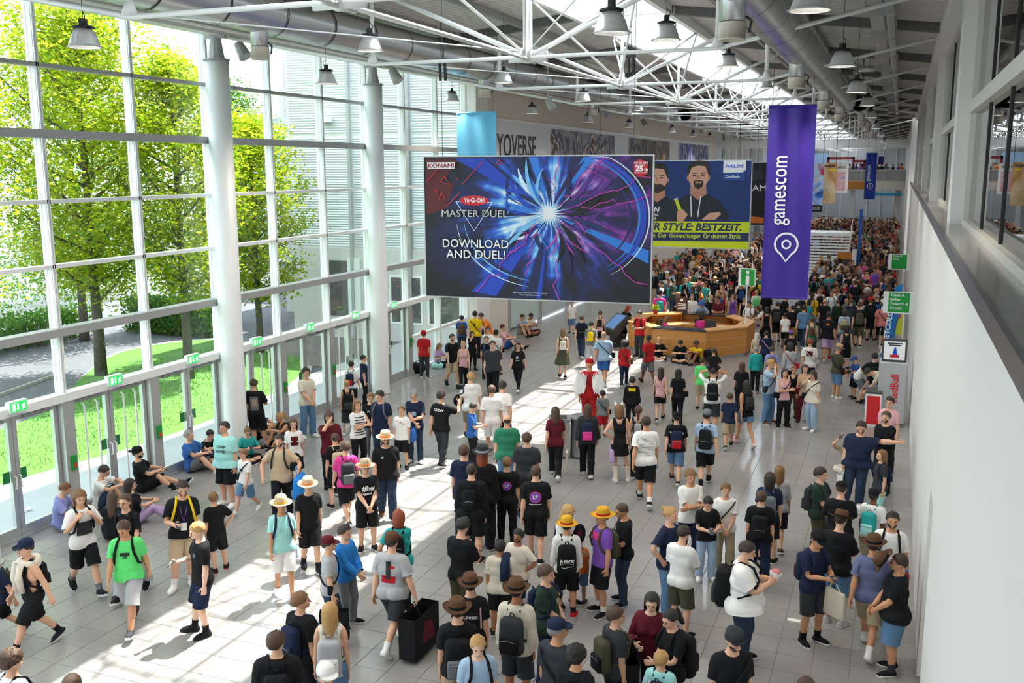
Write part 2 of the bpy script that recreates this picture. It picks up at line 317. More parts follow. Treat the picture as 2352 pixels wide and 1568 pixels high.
# skylight: white ribs, ridge bar and panes
m_sg = glass('skylight pane', (.94, .96, .97), .02); n = 0
for k in range(len(TR) - 1):
    for q in range(4):
        y = TR[k] + 7.3 * q / 4
        pts = [(XC + SKW * math.cos(t), y, ZC + .3 + .75 * math.sin(t)) for t in [math.pi * i / 6 for i in range(7)]]
        MB().tube(pts, .045, 5).build('skylight_rib', m_wsteel, rf)
        if q == 0: MB().box(XC - SKW, XC + SKW, y - .05, y + .05, ZC - .05, ZC + .25).build('skylight_beam', m_wsteel, rf)
        if k < 14:
            for i in range(6):
                (xa, _, za), (xb, _, zb) = pts[i], pts[i + 1]
                MB().add([(xa, y + .04, za), (xb, y + .04, zb), (xb, y + 1.785, zb), (xa, y + 1.785, za)], [(0, 1, 2, 3)]).build('skylight_pane', m_sg, rf)
for i in range(1, 6):
    t = math.pi * i / 6; x, z = XC + SKW * math.cos(t), ZC + .3 + .75 * math.sin(t); MB().box(x - .025, x + .025, TR[0], TR[-1], z - .03, z + .03).build('skylight_bar', m_wsteel, rf)
# eave zone over the glass wall
MB().box(XL - .1, XL + .35, YM[0], 34.8, 10.1, 10.6).build('eave_beam', m_gsteel, rf); MB().box(-14.9, -14.55, -4, 90, 9.9, 10.12).build('edge_beam', m_wsteel, rf)
for z, x, r in ((9.96, -14.2, .05), (10.02, -13.9, .06), (9.92, -13.55, .035)): MB().tube([(x, -4, z), (x, 88, z)], r, 6).build('service_pipe', m_gsteel if r > .05 else m_wsteel, rf)
# trusses
ZB = 9.14; XP = (-10.86, -3.40)
def truss_mesh():
    b = MB()
    b.tube([(-14.75, 0, 9.92), (XP[0], 0, ZB), (XP[1], 0, ZB), (XR - .05, 0, 9.98)], .04, 8)
    me = [('tie_chord', b)]
    for x in XP:
        b = MB(); b.tube([(x, 0, ZB + .02), (x, 0, ZB + .22)], [.13, .06], 8); b.tube([(x, 0, ZB + .2), (x, 0, zroof(x))], .055, 8); me.append(('post', b))
    b = MB(); b.tube([(XC, 0, ZB), (XC, 0, ZC + .1)], .05, 8); me.append(('king_post', b))
    for s in (-1, 1): b = MB(); b.tube([(XC + s * .1, 0, ZB + .05), (XC + s * 3.55, 0, zroof(XC + 3.55) - .05)], .05, 8); me.append(('diagonal', b))
    b = MB(); b.box(XC - .42, XC + .42, -.025, .025, ZB - .1, ZB + .14); b.box(XC - .025, XC + .025, -.42, .42, ZB - .1, ZB + .14); b.tube([(XC, 0, ZB - .12), (XC, 0, ZB + .3)], .075, 10); me.append(('gusset', b))
    b = MB(); b.tube([(XC, 0, ZB - .03), (XC, 7.3, ZB - .03)], .042, 8); me.append(('long_chord', b))
    for s in (-1, 1):
        b = MB(); b.tube([(XC, .2, ZB + .05), (XC + s * 1.3, 3.65, ZC - .1)], .03, 6); b.tube([(XC, 7.1, ZB + .05), (XC + s * 1.3, 3.65, ZC - .1)], .03, 6); me.append(('bay_strut', b))
        b = MB(); b.tube([(XC + s * 3.6, 0, ZB + .05), (XC, 7.3, ZB + .1)], .014, 5); me.append(('tension_rod', b))
    return [(n_, b_.mesh(n_, m_wsteel, True)) for n_, b_ in me]
tm = truss_mesh()
ORD = 'first second third fourth fifth sixth seventh eighth ninth tenth eleventh twelfth thirteenth fourteenth fifteenth sixteenth seventeenth eighteenth nineteenth twentieth'.split(); ORD += ['twenty-' + w for w in ORD[:9]]
for k, y in enumerate(TR):
    t = empty('roof_truss', (0, y, 0), label='white tubular roof truss spanning the hall, %s one counted from the viewer' % ORD[k], cat='roof truss', group='white tubular roof trusses')
    for n_, me in tm: link(n_, me, t)
# ducts
m_duct = mat('galvanised duct', (.58, .59, .60), .32, .85, noise=.12, nscale=5); m_cap = mat('cream outlet', (.62, .56, .46), .5)
def ribbed(r, L, step):
    b = MB(); n = int(L / step); prof = []
    for i in range(n): prof += [(r, i * step), (r + .012, i * step + step * .5)]
    prof.append((r, L)); b.lathe(prof, 20); return b
def duct(x, z, r, y0, y1, lab, taps):
    d = empty('air_duct', (x, y0, z), label=lab, cat='air duct'); L = y1 - y0
    b = ribbed(r, L, .2); b.v = [(q[0], q[2], q[1]) for q in b.v]; b.f = [f[::-1] for f in b.f]; b.build('duct_tube', m_duct, d, True)
    y = 1.0
    while y < L: e = MB(); e.lathe([(r + .02, -.02), (r + .02, .02)], 26); e.v = [(q[0], q[2] + y, q[1]) for q in e.v]; e.build('seam_ring', m_black, d); y += 1.85
    c = MB(); c.lathe([(0.001, 0), (r, 0)], 26); c.v = [(q[0], L, q[1]) for q in c.v]; c.build('end_cap', m_duct, d)
    for ty in taps:
        o = MB(); o.lathe([(.18, -r + .1), (.18, -r - .34), (.17, -r - .34)], 20, (0, ty - y0, 0)); o.build('outlet', m_duct, d, True)
        o = MB(); o.lathe([(.19, -r - .28), (.19, -r - .5), (.2, -r - .5), (.2, -r - .52), (.14, -r - .52), (.14, -r - .46), (.001, -r - .46)], 20, (0, ty - y0, 0)); o.build('outlet_nozzle', m_cap, d, True)
        o = MB(); o.tube([(.18, ty - y0 + .05, -r - .2), (.26, ty - y0 + .05, -r - .26), (.23, ty - y0 + .05, -r - .42)], .02, 6); o.build('actuator', m_dark, d)
duct(-12.35, 10.05, .42, 2, 56, 'large ribbed silver ventilation duct above the glass wall', [17.35, 29.05, 40.8])
duct(-2.35, 9.62, .42, 2, 44, 'large ribbed silver ventilation duct beside the purple banner', [14.5, 23.7, 32.2, 40.5])
duct(-12.35, 10.05, .36, 60, 110, 'second silver ventilation duct farther above the cream wall', [66, 80]); duct(-1.9, 9.7, .36, 47, 100, 'second silver ventilation duct beyond the purple banner', [50, 58, 68])
# cable tray and pipe on the right
p = empty('cable_tray', (-.62, 0, 10.0), label='long grey cable tray and pipe under the roof beside the white wall', cat='cable tray')
MB().box(-.2, .08, 4, 60, 0, .06).build('tray', m_gsteel, p); MB().tube([(.22, 4, -.1), (.22, 60, -.1)], .075, 10).build('pipe', m_duct, p)
for k in range(14): MB().box(-.24, .32, 5 + 4 * k, 5.06 + 4 * k, -.2, .3).build('hanger', m_gsteel, p)
p = empty('rain_pipe', (-1.4, 0, 9.9), label='bent grey pipe with elbow hanging below the deck on the right', cat='pipe'); MB().tube([(.45, 33, 0), (.0, 33, 0), (-.12, 33.5, -.05), (.2, 48, -.1)], .1, 10).build('pipe', m_duct, p, True); MB().tube([(0, 36, 0), (0, 36, .6)], .02, 5).build('pipe_hanger', m_dark, p)
# pendant lamps: placed where the photo shows them, distance from their width (0.56 m shade)
m_shade = mat('prismatic lamp shade', (.78, .79, .8), .28, .55, noise=.15, nscale=20); m_bulb = mat('lamp glow', (1, .93, .85), .4, emit=(1, .9, .78), est=7.)
def lamp_parts():
    a = MB(); a.lathe([(.30, 0), (.285, .012), (.265, .06), (.225, .19), (.165, .30), (.12, .335)], 24)
    r = MB(); r.lathe([(.28, .0), (.312, -.004), (.312, .01), (.284, .014)], 24)
    c = MB(); c.lathe([(.0, .40), (.05, .40), (.19, .365), (.20, .335), (.12, .33)], 18); c.box(-.05, .05, -.06, .06, .38, .50)
    k = MB(); k.tube([(.05, 0, .48), (.09, 0, .56), (0, 0, .63)], .01, 5);
    l = MB(); l.lathe([(.001, .10), (.09, .10), (.11, .20), (.001, .24)], 14)
    cl = MB(); cl.box(.185, .20, -.02, .02, .24, .36)
    return [('shade', a.mesh('shade', m_shade, True)), ('shade_rim', r.mesh('shade_rim', m_alu, True)), ('lamp_housing', c.mesh('lamp_housing', m_black)), ('lamp_hook', k.mesh('lamp_hook', m_black)), ('bulb', l.mesh('bulb', m_bulb, True)), ('clip', cl.mesh('clip', m_wsteel))]
lp = lamp_parts()
def lamp_hang(l):
    for n_, me in lp: link(n_, me, l)
    s = l.scale[0]; t = (zroof(l.location.x) + .12 - l.location.z) / s; MB().tube([(0, 0, .48), (0, 0, max(.7, t))], .006, 5).build('hanging_wire', m_black, l)
LAMPS = [(195, 109, 76, 'over the trees in the second window bay'), (850, 117, 60, 'in front of the second round column'), (750, 192, 50, 'between the two round columns'), (1038, 232, 35, 'before the last glazing bay'), (1157, 190, 43, 'above the pale blue banner'),
    (1222, 261, 30, 'before the cream wall, leftmost there'), (1340, 232, 36, 'under the silver duct end'), (1351, 280, 26, 'before the cream wall, second there'), (1445, 292, 23, 'before the cream wall, third there'), (1465, 254, 27, 'under the far silver duct'), (1530, 92, 66, 'under the near end of the skylight'),
    (1672, 153, 47, 'at the right edge of the skylight'), (1758, 202, 36, 'above the top left of the purple banner'), (1860, 25, 98, 'largest, cut by the top edge of the picture'), (1933, 153, 62, 'right of the silver duct, second of its row'), (1967, 212, 47, 'right of the silver duct, third of its row'),
    (1992, 243, 35, 'right of the silver duct, fourth of its row'), (2000, 270, 28, 'right of the silver duct, fifth of its row'), (1543, 303, 20, 'before the cream wall, fourth there'), (1592, 313, 17, 'before the cream wall, fifth there'), (1630, 318, 15, 'before the cream wall, sixth there'), (1555, 278, 22, 'under the far duct before the cream wall'),
    (2012, 295, 22, 'right of the silver duct, sixth of its row'), (2022, 312, 18, 'right of the silver duct, seventh of its row'), (2030, 328, 15, 'right of the silver duct, eighth of its row'), (2037, 342, 12, 'right of the silver duct, ninth of its row'), (1906, 275, 24, 'just right of the top of the purple banner')]
for u, v, w, lab in LAMPS:
    d = .50 * FPX / w; q = CAM + ray(u, v) * d
    l = empty('pendant_lamp', q, rz=random.uniform(0, 6), label='bell shaped silver hall lamp ' + lab, cat='lamp', group='bell shaped pendant lamps under the roof')
    l.scale = (.83, .83, .83); lamp_hang(l)
    ll = bpy.data.lights.new('lamp_light', 'SPOT'); ll.energy = 260; ll.color = (1, .88, .74); ll.spot_size = 2.3; ll.spot_blend = .6; ll.shadow_soft_size = .2
    lo_ = bpy.data.objects.new('lamp_light', ll); COL.objects.link(lo_); lo_.parent = l; lo_.location = (0, 0, .05)
# extra lamps added on assumption near the viewer, same kind as the rows
for k, (x, y) in enumerate(((-12.6, 4), (-10.2, 9), (-4.4, 7), (-10.2, 1), (-4.4, 15.5))):
    ll = bpy.data.lights.new('lamp_light', 'SPOT'); ll.energy = 260; ll.color = (1, .88, .74); ll.spot_size = 2.3; ll.spot_blend = .6; ll.shadow_soft_size = .2
    l = empty('pendant_lamp', (x, y, 9.0), label='bell shaped silver hall lamp above the viewer, %s of five outside the picture' % ordn[k], cat='lamp', group='bell shaped pendant lamps under the roof')
    lamp_hang(l)
    lo_ = bpy.data.objects.new('lamp_light', ll); COL.objects.link(lo_); lo_.parent = l; lo_.location = (0, 0, .05)
# spotlights and black clamps on the trusses
def flood(u, v, d, lab):
    q = CAM + ray(u, v) * d; s = empty('floodlight', q, rz=.4, label=lab, cat='floodlight', group='small grey floodlights under the roof edge'); b = MB(); b.tube([(0, 0, 0), (.18, -.1, -.32)], [.11, .16], 12); b.build('lamp_head', m_gsteel, s); MB().tube([(0, 0, .05), (0, 0, max(.3, zroof(q.x) + .1 - q.z))], .02, 5).build('stem', m_gsteel, s)
flood(547, 100, 23, 'small grey tube spotlight beside the first round column'); flood(900, 160, 27, 'small grey tube spotlight beside the second round column'); flood(1258, 228, 33, 'small grey spotlight before the cream wall, nearest'); flood(1388, 250, 44, 'small grey spotlight before the cream wall, middle'); flood(1475, 275, 54, 'small grey spotlight before the cream wall, farthest')
for u, v, d, lab in ((1016, 155, 21, 'above the large billboard, left'), (1449, 142, 24, 'by the skylight post'), (1664, 240, 44, 'behind the purple banner top')):
    q = CAM + ray(u, v) * d; s = empty('rigging_clamp', q, label='black rigging clamp hanging on a tie rod ' + lab, cat='clamp'); b = MB(); b.box(-.12, .12, -.03, .03, .1, .18); b.build('clamp_head', m_black, s); b = MB(); b.tube([(-.06, 0, .1), (-.05, 0, -.28)], .035, 6); b.tube([(.06, 0, .1), (.07, 0, -.28)], .035, 6); b.build('clamp_legs', m_black, s); MB().tube([(0, 0, .15), (0, 0, max(.3, zroof(q.x) + .1 - q.z))], .008, 5).build('wire', m_dark, s)
# ================================================================== outside: paving, lawn, trees, facade
m_pave = mat('pale paving slabs', (.40, .41, .42), .7, noise=.1, nscale=2); m_asph = mat('dark asphalt', (.10, .10, .115), .85, noise=.2, nscale=6); m_lawn = mat('lawn green', (.075, .21, .022), .9, noise=.35, nscale=5, bump=.6, bscale=60); m_kerb = mat('kerb stone', (.35, .33, .31), .8, noise=.1)
MB().box(-90, XL - .2, -30, 120, -.4, -.06).build('ground', m_asph, label='dark asphalt yard outside the glass wall', kind='structure')
MB().box(-18.4, XL - .18, -20, 34.6, -.06, -.01).build('pavement', m_pave, label='pale slab path along the outside of the glass wall', kind='structure')
MB().box(-23.5, -18.4, 29.2, 36, -.06, -.015).build('pavement_patch', mat('brown setts', (.16, .14, .13), .85, noise=.3, nscale=18), label='brown sett paving before the concrete building', kind='structure')
def smooth_poly(P, n=6):
    out = []; k = len(P)
    for i in range(k):
        p0, p1, p2, p3 = [Vector((*P[(i + j - 1) % k], 0)) for j in range(4)]
        for s in range(n):
            t = s / n; q = .5 * ((2 * p1) + (p2 - p0) * t + (2 * p0 - 5 * p1 + 4 * p2 - p3) * t * t + (3 * p1 - p0 - 3 * p2 + p3) * t ** 3); out.append((q.x, q.y))
    return out
lawnP = smooth_poly([(-18.4, 2), (-18.4, 14), (-17.6, 19.5), (-18.0, 25.5), (-19.8, 29.6), (-22, 31), (-26, 32.3), (-27.5, 29), (-25.3, 24.6), (-22.6, 20.5), (-22.2, 14), (-23, 2)])
MB().prism(lawnP, .05, 'z', o=(0, 0, -.05)).build('lawn', m_lawn, label='bright green mown lawn between the path and the yard', kind='structure')
cx_, cy_ = -22.2, 18; MB().prism([(cx_ + (x - cx_) * 1.06, cy_ + (y - cy_) * 1.03) for x, y in lawnP], .03, 'z', o=(0, 0, -.055)).build('kerb_strip', m_kerb, label='stone kerb around the lawn', kind='structure')
gm = MB(); rg = random.Random(3)
for k in range(9000):
    x, y = rg.uniform(-25, -18), rg.uniform(12, 31); h = rg.uniform(.03, .09); a = rg.uniform(0, 6.3); dx, dy = .012 * math.cos(a), .012 * math.sin(a)
    if x < -22.6 - max(0, (y - 20.5)) * .45 + .3 or x > -18.4 + max(0, min(1, (y - 14) / 5)) * .6 - max(0, y - 25) * .4 - .2: continue
    gm.add([(x - dx, y - dy, 0), (x + dx, y + dy, 0), (x + dy * 2, y + dx * 2, h)], [(0, 1, 2)])
gm.build('grass_blades', m_lawn, label='short blades of grass on the lawn', cat='grass', kind='stuff')
# pale strip put in for the sun patches on the yard asphalt
MB().tube([(-30, 12, -.05), (-26.5, 17, -.05), (-25.6, 21, -.05), (-26.6, 25, -.05), (-31, 29, -.05)], .09, 6).build('sun_strip', m_kerb, label='pale curved strip standing in for sun patches on the asphalt yard', kind='structure')
# ---- trees
def leafmat(name, c1, c2):
    m = bpy.data.materials.new(name); m.use_nodes = True; nt = m.node_tree; nt.nodes.clear(); o = nt.nodes.new('ShaderNodeOutputMaterial'); gi = nt.nodes.new('ShaderNodeNewGeometry')
    r = nt.nodes.new('ShaderNodeMix'); r.data_type = 'RGBA'; r.inputs[6].default_value = (*c1, 1); r.inputs[7].default_value = (*c2, 1); nt.links.new(gi.outputs['Random Per Island'], r.inputs[0])
    d = nt.nodes.new('ShaderNodeBsdfDiffuse'); t = nt.nodes.new('ShaderNodeBsdfTranslucent'); mx = nt.nodes.new('ShaderNodeMixShader'); mx.inputs[0].default_value = .45
    for q in (d, t): nt.links.new(r.outputs[2], q.inputs[0])
    nt.links.new(d.outputs[0], mx.inputs[1]); nt.links.new(t.outputs[0], mx.inputs[2]); nt.links.new(mx.outputs[0], o.inputs[0]); return m
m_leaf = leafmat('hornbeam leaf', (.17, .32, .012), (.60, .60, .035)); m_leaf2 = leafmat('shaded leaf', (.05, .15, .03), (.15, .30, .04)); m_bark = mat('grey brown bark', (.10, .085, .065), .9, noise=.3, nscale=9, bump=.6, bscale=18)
def tree(x, y, h, r, z0, n, lab, seed, lm, grp='trees outside the glass wall'):
    n = int(n * 1.05); rg = np.random.default_rng(seed); t = empty('tree', (x, y, 0), label=lab, cat='tree', group=grp)
    b = MB(); tr = .16 * h / 12; b.tube([(0, 0, -.05), (.03, 0, z0 * .5), (0, .02, z0), (.02, -.03, h * .55), (0, 0, h * .93)], [tr * 1.25, tr, tr * .9, tr * .55, .02], 9); b.build('trunk', m_bark, t, True)
    b = MB(); nb = 34; tips = []
    for k in range(nb):
        f = (k + .5) / nb; zz = z0 * .9 + (h * .9 - z0) * f ** 1.1; a = k * 2.4; rr = r * (math.sin(math.pi * min(1, .18 + .80 * f)) ** .7) * rg.uniform(.75, 1.1)
        e = (rr * math.cos(a), rr * math.sin(a), zz + rr * rg.uniform(.5, 1.0)); mid = (e[0] * .45, e[1] * .45, zz + (e[2] - zz) * .35)
        b.tube([(0, 0, zz), mid, e], [tr * .38, tr * .22, .01], 5); tips.append(((0, 0, zz), mid, e))
    b.build('branch', m_bark, t)
    # leaves: sprays along the branches
    seg = rg.integers(0, nb, n); f = rg.uniform(.25, 1.08, n) ** .8; A = np.array([q[0] for q in tips]); B = np.array([q[1] for q in tips]); C = np.array([q[2] for q in tips])
    fa = np.clip(f * 2, 0, 1)[:, None]; fb = np.clip(f * 2 - 1, 0, 1.2)[:, None]; P = A[seg] + (B[seg] - A[seg]) * fa + (C[seg] - B[seg]) * fb + rg.normal(0, 1, (n, 3)) * np.array((.30, .30, .24)) * (r / 2)
    s = rg.uniform(.06, .102, n); d1 = rg.normal(0, 1, (n, 3)); d1[:, 2] *= .5; d1 /= np.linalg.norm(d1, axis=1, keepdims=True); up = rg.normal(0, .6, (n, 3)) + (0, 0, 1); d2 = np.cross(d1, up); d2 /= np.linalg.norm(d2, axis=1, keepdims=True)
    a1 = P - d1 * s[:, None]; a2 = P + d2 * s[:, None] * .55; a3 = P + d1 * s[:, None]; a4 = P - d2 * s[:, None] * .55; V = np.stack([a1, a2, a3, a4], 1).reshape(-1, 3); F = np.arange(4 * n).reshape(-1, 4)
    o = np_obj0('foliage', V, F, lm, t); o['kind'] = 'stuff'; return t
def np_obj0(name, V, F, m, parent):
    me = bpy.data.meshes.new(name); n = F.shape[1]; me.vertices.add(len(V)); me.vertices.foreach_set('co', V.astype(np.float32).ravel()); me.loops.add(F.size); me.loops.foreach_set('vertex_index', F.astype(np.int32).ravel())
    me.polygons.add(len(F)); me.polygons.foreach_set('loop_start', np.arange(0, F.size, n, dtype=np.int32)); me.polygons.foreach_set('loop_total', np.full(len(F), n, np.int32)); me.update(calc_edges=True); me.materials.append(m); return link(name, me, parent)
tree(-25.0, 25.2, 13.4, 3.1, 2.6, 30000, 'tall hornbeam with bare trunk on the lawn, in the second window bay', 1, m_leaf)
tree(-21.8, 25.8, 11.6, 2.1, 2.7, 19000, 'slim hornbeam on the lawn just left of the first column', 2, m_leaf)
tree(-24.2, 17.6, 12.4, 2.9, 2.2, 26000, 'hornbeam filling the window bay at the left edge', 3, m_leaf)
tree(-22.4, 30.6, 9.6, 1.9, 2.0, 15000, 'hornbeam right of the first column before the metal facade', 4, m_leaf)
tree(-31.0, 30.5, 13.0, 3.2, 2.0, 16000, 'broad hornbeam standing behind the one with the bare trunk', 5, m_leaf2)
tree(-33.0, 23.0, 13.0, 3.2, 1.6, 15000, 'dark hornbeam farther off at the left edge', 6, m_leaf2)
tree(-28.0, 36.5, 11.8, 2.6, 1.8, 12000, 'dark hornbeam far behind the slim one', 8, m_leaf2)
def hedge(x0, x1, y0, y1, h, n, lab, seed):
    rg = np.random.default_rng(seed); P = np.stack([rg.uniform(x0, x1, n), rg.uniform(y0, y1, n), rg.uniform(0, h, n)], 1); s = .09; d1 = rg.normal(0, 1, (n, 3)); d1 /= np.linalg.norm(d1, axis=1, keepdims=True); d2 = np.cross(d1, rg.normal(0, 1, (n, 3))); d2 /= np.linalg.norm(d2, axis=1, keepdims=True)
    V = np.stack([P - d1 * s, P + d2 * s * .6, P + d1 * s, P - d2 * s * .6], 1).reshape(-1, 3); t = empty('hedge', (0, 0, 0), label=lab, cat='hedge'); o = np_obj0('foliage', V, np.arange(4 * n).reshape(-1, 4), m_leaf2, t); o['kind'] = 'stuff'
    b = MB()
    for k in range(10): a = (x0 + (x1 - x0) * (k + .5) / 10, (y0 + y1) / 2); b.tube([(a[0], a[1], -.05), (a[0] + .1, a[1], h * .7)], .03, 5)
    b.build('stems', m_bark, t)
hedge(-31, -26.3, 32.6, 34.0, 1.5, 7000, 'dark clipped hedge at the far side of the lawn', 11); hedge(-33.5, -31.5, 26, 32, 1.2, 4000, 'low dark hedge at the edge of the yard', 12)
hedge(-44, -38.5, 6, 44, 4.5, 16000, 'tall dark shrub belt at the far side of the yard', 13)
# parked silver car and white van in the yard
def vehicle(x, y, rz, L, Wd, H, col, lab, nm, cat, van=False):
    c = empty(nm, (x, y, -.06), rz, label=lab, cat=cat); m = mat('paint ' + nm, col, .25, .4)
    pr = [(-L / 2, .35), (-L / 2, .8), (-L * .32, .9), (-L * .2, H), (L * .28, H), (L * .42, .95), (L / 2, .85), (L / 2, .35)] if not van else [(-L / 2, .35), (-L / 2, 1.0), (-L * .40, 1.2), (-L * .28, H), (L / 2, H), (L / 2, .35)]
    b = MB(); b.prism(pr, Wd, 'y', o=(0, -Wd / 2, 0)); b.build('body', m, c); g_ = mat('car glass', (.03, .04, .05), .05)
    for s in (-1, 1): MB().prism([(-L * .27, 1.0), (-L * .19, H - .08), (L * .1, H - .08), (L * .1, 1.0)], .02, 'y', o=(0, s * Wd / 2 - .01, 0)).build('side_window', g_, c)
    MB().add([(-L * .325, -Wd * .42, .93), (-L * .325, Wd * .42, .93), (-L * .205, Wd * .4, H - .05), (-L * .205, -Wd * .4, H - .05)], [(0, 1, 2, 3)]).build('windscreen', g_, c)
    for sx in (-1, 1):
        for s in (-1, 1): w = MB(); w.tube([(sx * L * .31, s * (Wd / 2 - .2), .33), (sx * L * .31, s * (Wd / 2 + .01), .33)], .33, 16); o = w.build('wheel', m_black, c); MB().tube([(sx * L * .31, s * (Wd / 2 + .01), .33), (sx * L * .31, s * (Wd / 2 + .03), .33)], .19, 10).build('hub', m_alu, o)
vehicle(-31.2, 21.5, 1.2, 4.4, 1.8, 1.5, (.5, .51, .53), 'parked silver car half hidden behind the trees in the yard', 'car', 'car'); vehicle(-35.5, 15.5, 1.3, 5.2, 2.0, 2.4, (.75, .75, .76), 'white van parked behind the leaves at the left edge', 'van', 'van', True)
# ---- metal clad building
m_rib = mat('ribbed metal cladding', (.62, .64, .68), .45, .25); m_conc = mat('pale concrete', (.62, .61, .59), .8, noise=.06, nscale=1.5)
bd = empty('building', (-19, 35.4, 0), label='pale building with ribbed metal cladding above a concrete base', cat='building')
def clad(x0, x1, y, z0, z1, nm='cladding_panel'):
    b = MB(); p = .1; n = int((z1 - z0) / p); V = []
    for i in range(n):
        z = z0 + i * p; V += [(x0, y, z), (x1, y, z), (x0, y - .024, z + p * .5), (x1, y - .024, z + p * .5)]
    V += [(x0, y, z1), (x1, y, z1)]; b.add([(q[0] + 19, q[1] - 35.4, q[2]) for q in V], [(2 * i, 2 * i + 1, 2 * i + 3, 2 * i + 2) for i in range(len(V) // 2 - 1)]); b.build(nm, m_rib, bd)
def bpart(nm, m, *a): MB().box(a[0] + 19, a[1] + 19, a[2] - 35.4, a[3] - 35.4, a[4], a[5]).build(nm, m, bd)
bpart('concrete_wall', m_conc, -23.6, -15.5, 34.72, 40, -.06, 3.7); bpart('core', m_conc, -23.6, -15.5, 34.8, 42, 3.7, 13.5)
for x0, x1 in ((-23.5, -20.75), (-20.55, -18.1), (-17.9, -15.6)): clad(x0, x1, 34.8, 3.75, 8.2); clad(x0, x1, 34.8, 8.3, 13.4)
for x in (-20.65, -18.0): bpart('downpipe', m_gsteel, x - .06, x + .06, 34.6, 34.74, 0, 13.4)
clad(-27.6, -24.3, 40.5, 5.2, 12.0); bpart('rear_block', m_conc, -28, -23.6, 40.6, 52, -.06, 12.0); bpart('rear_tower', mat('blue grey panel', (.5, .55, .62), .6), -33, -28, 48, 60, -.06, 11.5)
bpart('window_opening', mat('dim window', (.10, .10, .10), .1), -22.0, -20.9, 34.69, 34.73, .9, 3.2); bpart('window_jamb', m_wsteel, -20.9, -20.3, 34.66, 34.73, .9, 3.3)
bpart('dark_doorway', m_dark, -26.6, -25.7, 40.55, 40.62, 0, 2.6); bpart('facade_lamp', m_wsteel, -21.9, -21.4, 34.45, 34.72, 8.75, 9.0)
for k in range(2): bpart('ground_window', mat('dim window', (.10, .10, .10), .1), -18.9 + 1.7 * k, -17.6 + 1.7 * k, 34.69, 34.73, .8, 2.6); bpart('ground_window_frame', m_wsteel, -19.0 + 1.7 * k, -17.5 + 1.7 * k, 34.7, 34.725, .7, 2.7)
fb = empty('building', (-40, 62, 0), label='pale grey far building behind the hornbeams', cat='building'); MB().box(-8, 6, 0, 10, 0, 10.5).build('block', mat('far grey', (.5, .56, .62), .8), fb); MB().box(-8.2, 6.2, -.2, 10, 10.5, 10.8).build('parapet', m_conc, fb)
t = empty('standing_table', (-24.1, 36.6, -.06), label='grey cone topped standing table by the concrete wall outside', cat='table'); MB().lathe([(.30, 0), (.30, .03), (.05, .06), (.05, .7), (.40, 1.1), (.40, 1.14), (0, 1.14)], 18).build('table_body', m_gsteel, t, True); MB().lathe([(.06, 1.14), (.06, 1.24), (0, 1.24)], 10).build('ash_cup', m_alu, t)
s = empty('street_lamp', (-29.0, 27.4, 0), label='thin pale street lamp mast behind the tall hornbeam', cat='street lamp'); MB().tube([(0, 0, -.05), (0, 0, 12.2), (.4, .2, 12.9)], .07, 8).build('mast', m_gsteel, s); MB().box(.1, 1.0, .05, .45, 12.85, 13.0).build('lamp_head', m_gsteel, s)
# ================================================================== hanging boards, banners, signs
def col(n, h, **k): return mat('print ' + n, hexc(h), .45, **k)
def board(u0, v0, u1, v1, u2, v2, y_l, y_r, nm, lab, cat, basem, th=.12, fr=m_alu):
    """board from pixels of its top-left, top-right, bottom-right corners and the depth of both edges; returns (root, W, H, P) with P(x,y)->local point"""
    A = ony(u0, v0, y_l); B = ony(u1, v1, y_r); C = ony(u2, v2, y_r); zt = (A.z + B.z) / 2; zb = C.z
    d = Vector((B.x - A.x, B.y - A.y, 0)); Wd = d.length; H = zt - zb; r = empty(nm, (A.x, A.y, zb), math.atan2(d.y, d.x), label=lab, cat=cat)
    MB().box(0, Wd, 0, th, 0, H).build('panel', basem, r)
    f = MB(); f.box(-.03, 0, -.01, th + .01, -.03, H + .03); f.box(Wd, Wd + .03, -.01, th + .01, -.03, H + .03); f.box(0, Wd, -.01, th + .01, -.03, 0); f.box(0, Wd, -.01, th + .01, H, H + .03); f.build('frame', fr, r)
    return r, Wd, H
def wires(r, xs, z0, z1):
    for x in xs: c = math.cos(r.rotation_euler.z); MB().tube([(x, .06, z0), (x, .06, zroof(r.location.x + x * c) + .12 - r.location.z)], .008, 5).build('suspension_wire', m_dark, r)
LV = [0]
def poly(r, P, m, nm='artwork', lv=None):
    LV[0] += 1; y = -.003 - .0006 * (LV[0] if lv is None else lv); b = MB(); b.add([(x, y, z) for x, z in P], [tuple(range(len(P)))]); return b.build(nm, m, r)
def strip(r, pts, w, m, nm='artwork'):
    """tapering ribbon through 2D points"""
    LV[0] += 1; y = -.003 - .0006 * LV[0]; V = []; n = len(pts)
    for i, (x, z) in enumerate(pts):
        a = Vector(pts[min(i + 1, n - 1)]) - Vector(pts[max(i - 1, 0)]); a = a.normalized() if a.length else Vector((1, 0)); ww = w * (1 - abs(2 * i / (n - 1) - 1) ** 2 * .85) if not isinstance(w, list) else w[i]; V += [(x - a.y * ww, y, z + a.x * ww), (x + a.y * ww, y, z - a.x * ww)]
    b = MB(); b.add(V, [(2 * i, 2 * i + 1, 2 * i + 3, 2 * i + 2) for i in range(n - 1)]); return b.build(nm, m, r)
def txt(r, t, x, z, h, m, width=None, bold=0., shear=0., nm='lettering', spacing=1., rot=0):
    LV[0] += 1; c, s = math.cos(rot), math.sin(rot); return put_text(t, (x, -.003 - .0006 * LV[0], z), (c, 0, s), (-s, 0, c), h, m, nm, r, width, bold, shear, spacing, 0)
def arc(cx, cz, rx, rz, a0, a1, n=24): return [(cx + rx * math.cos(math.radians(a0 + (a1 - a0) * i / n)), cz + rz * math.sin(math.radians(a0 + (a1 - a0) * i / n))) for i in range(n + 1)]
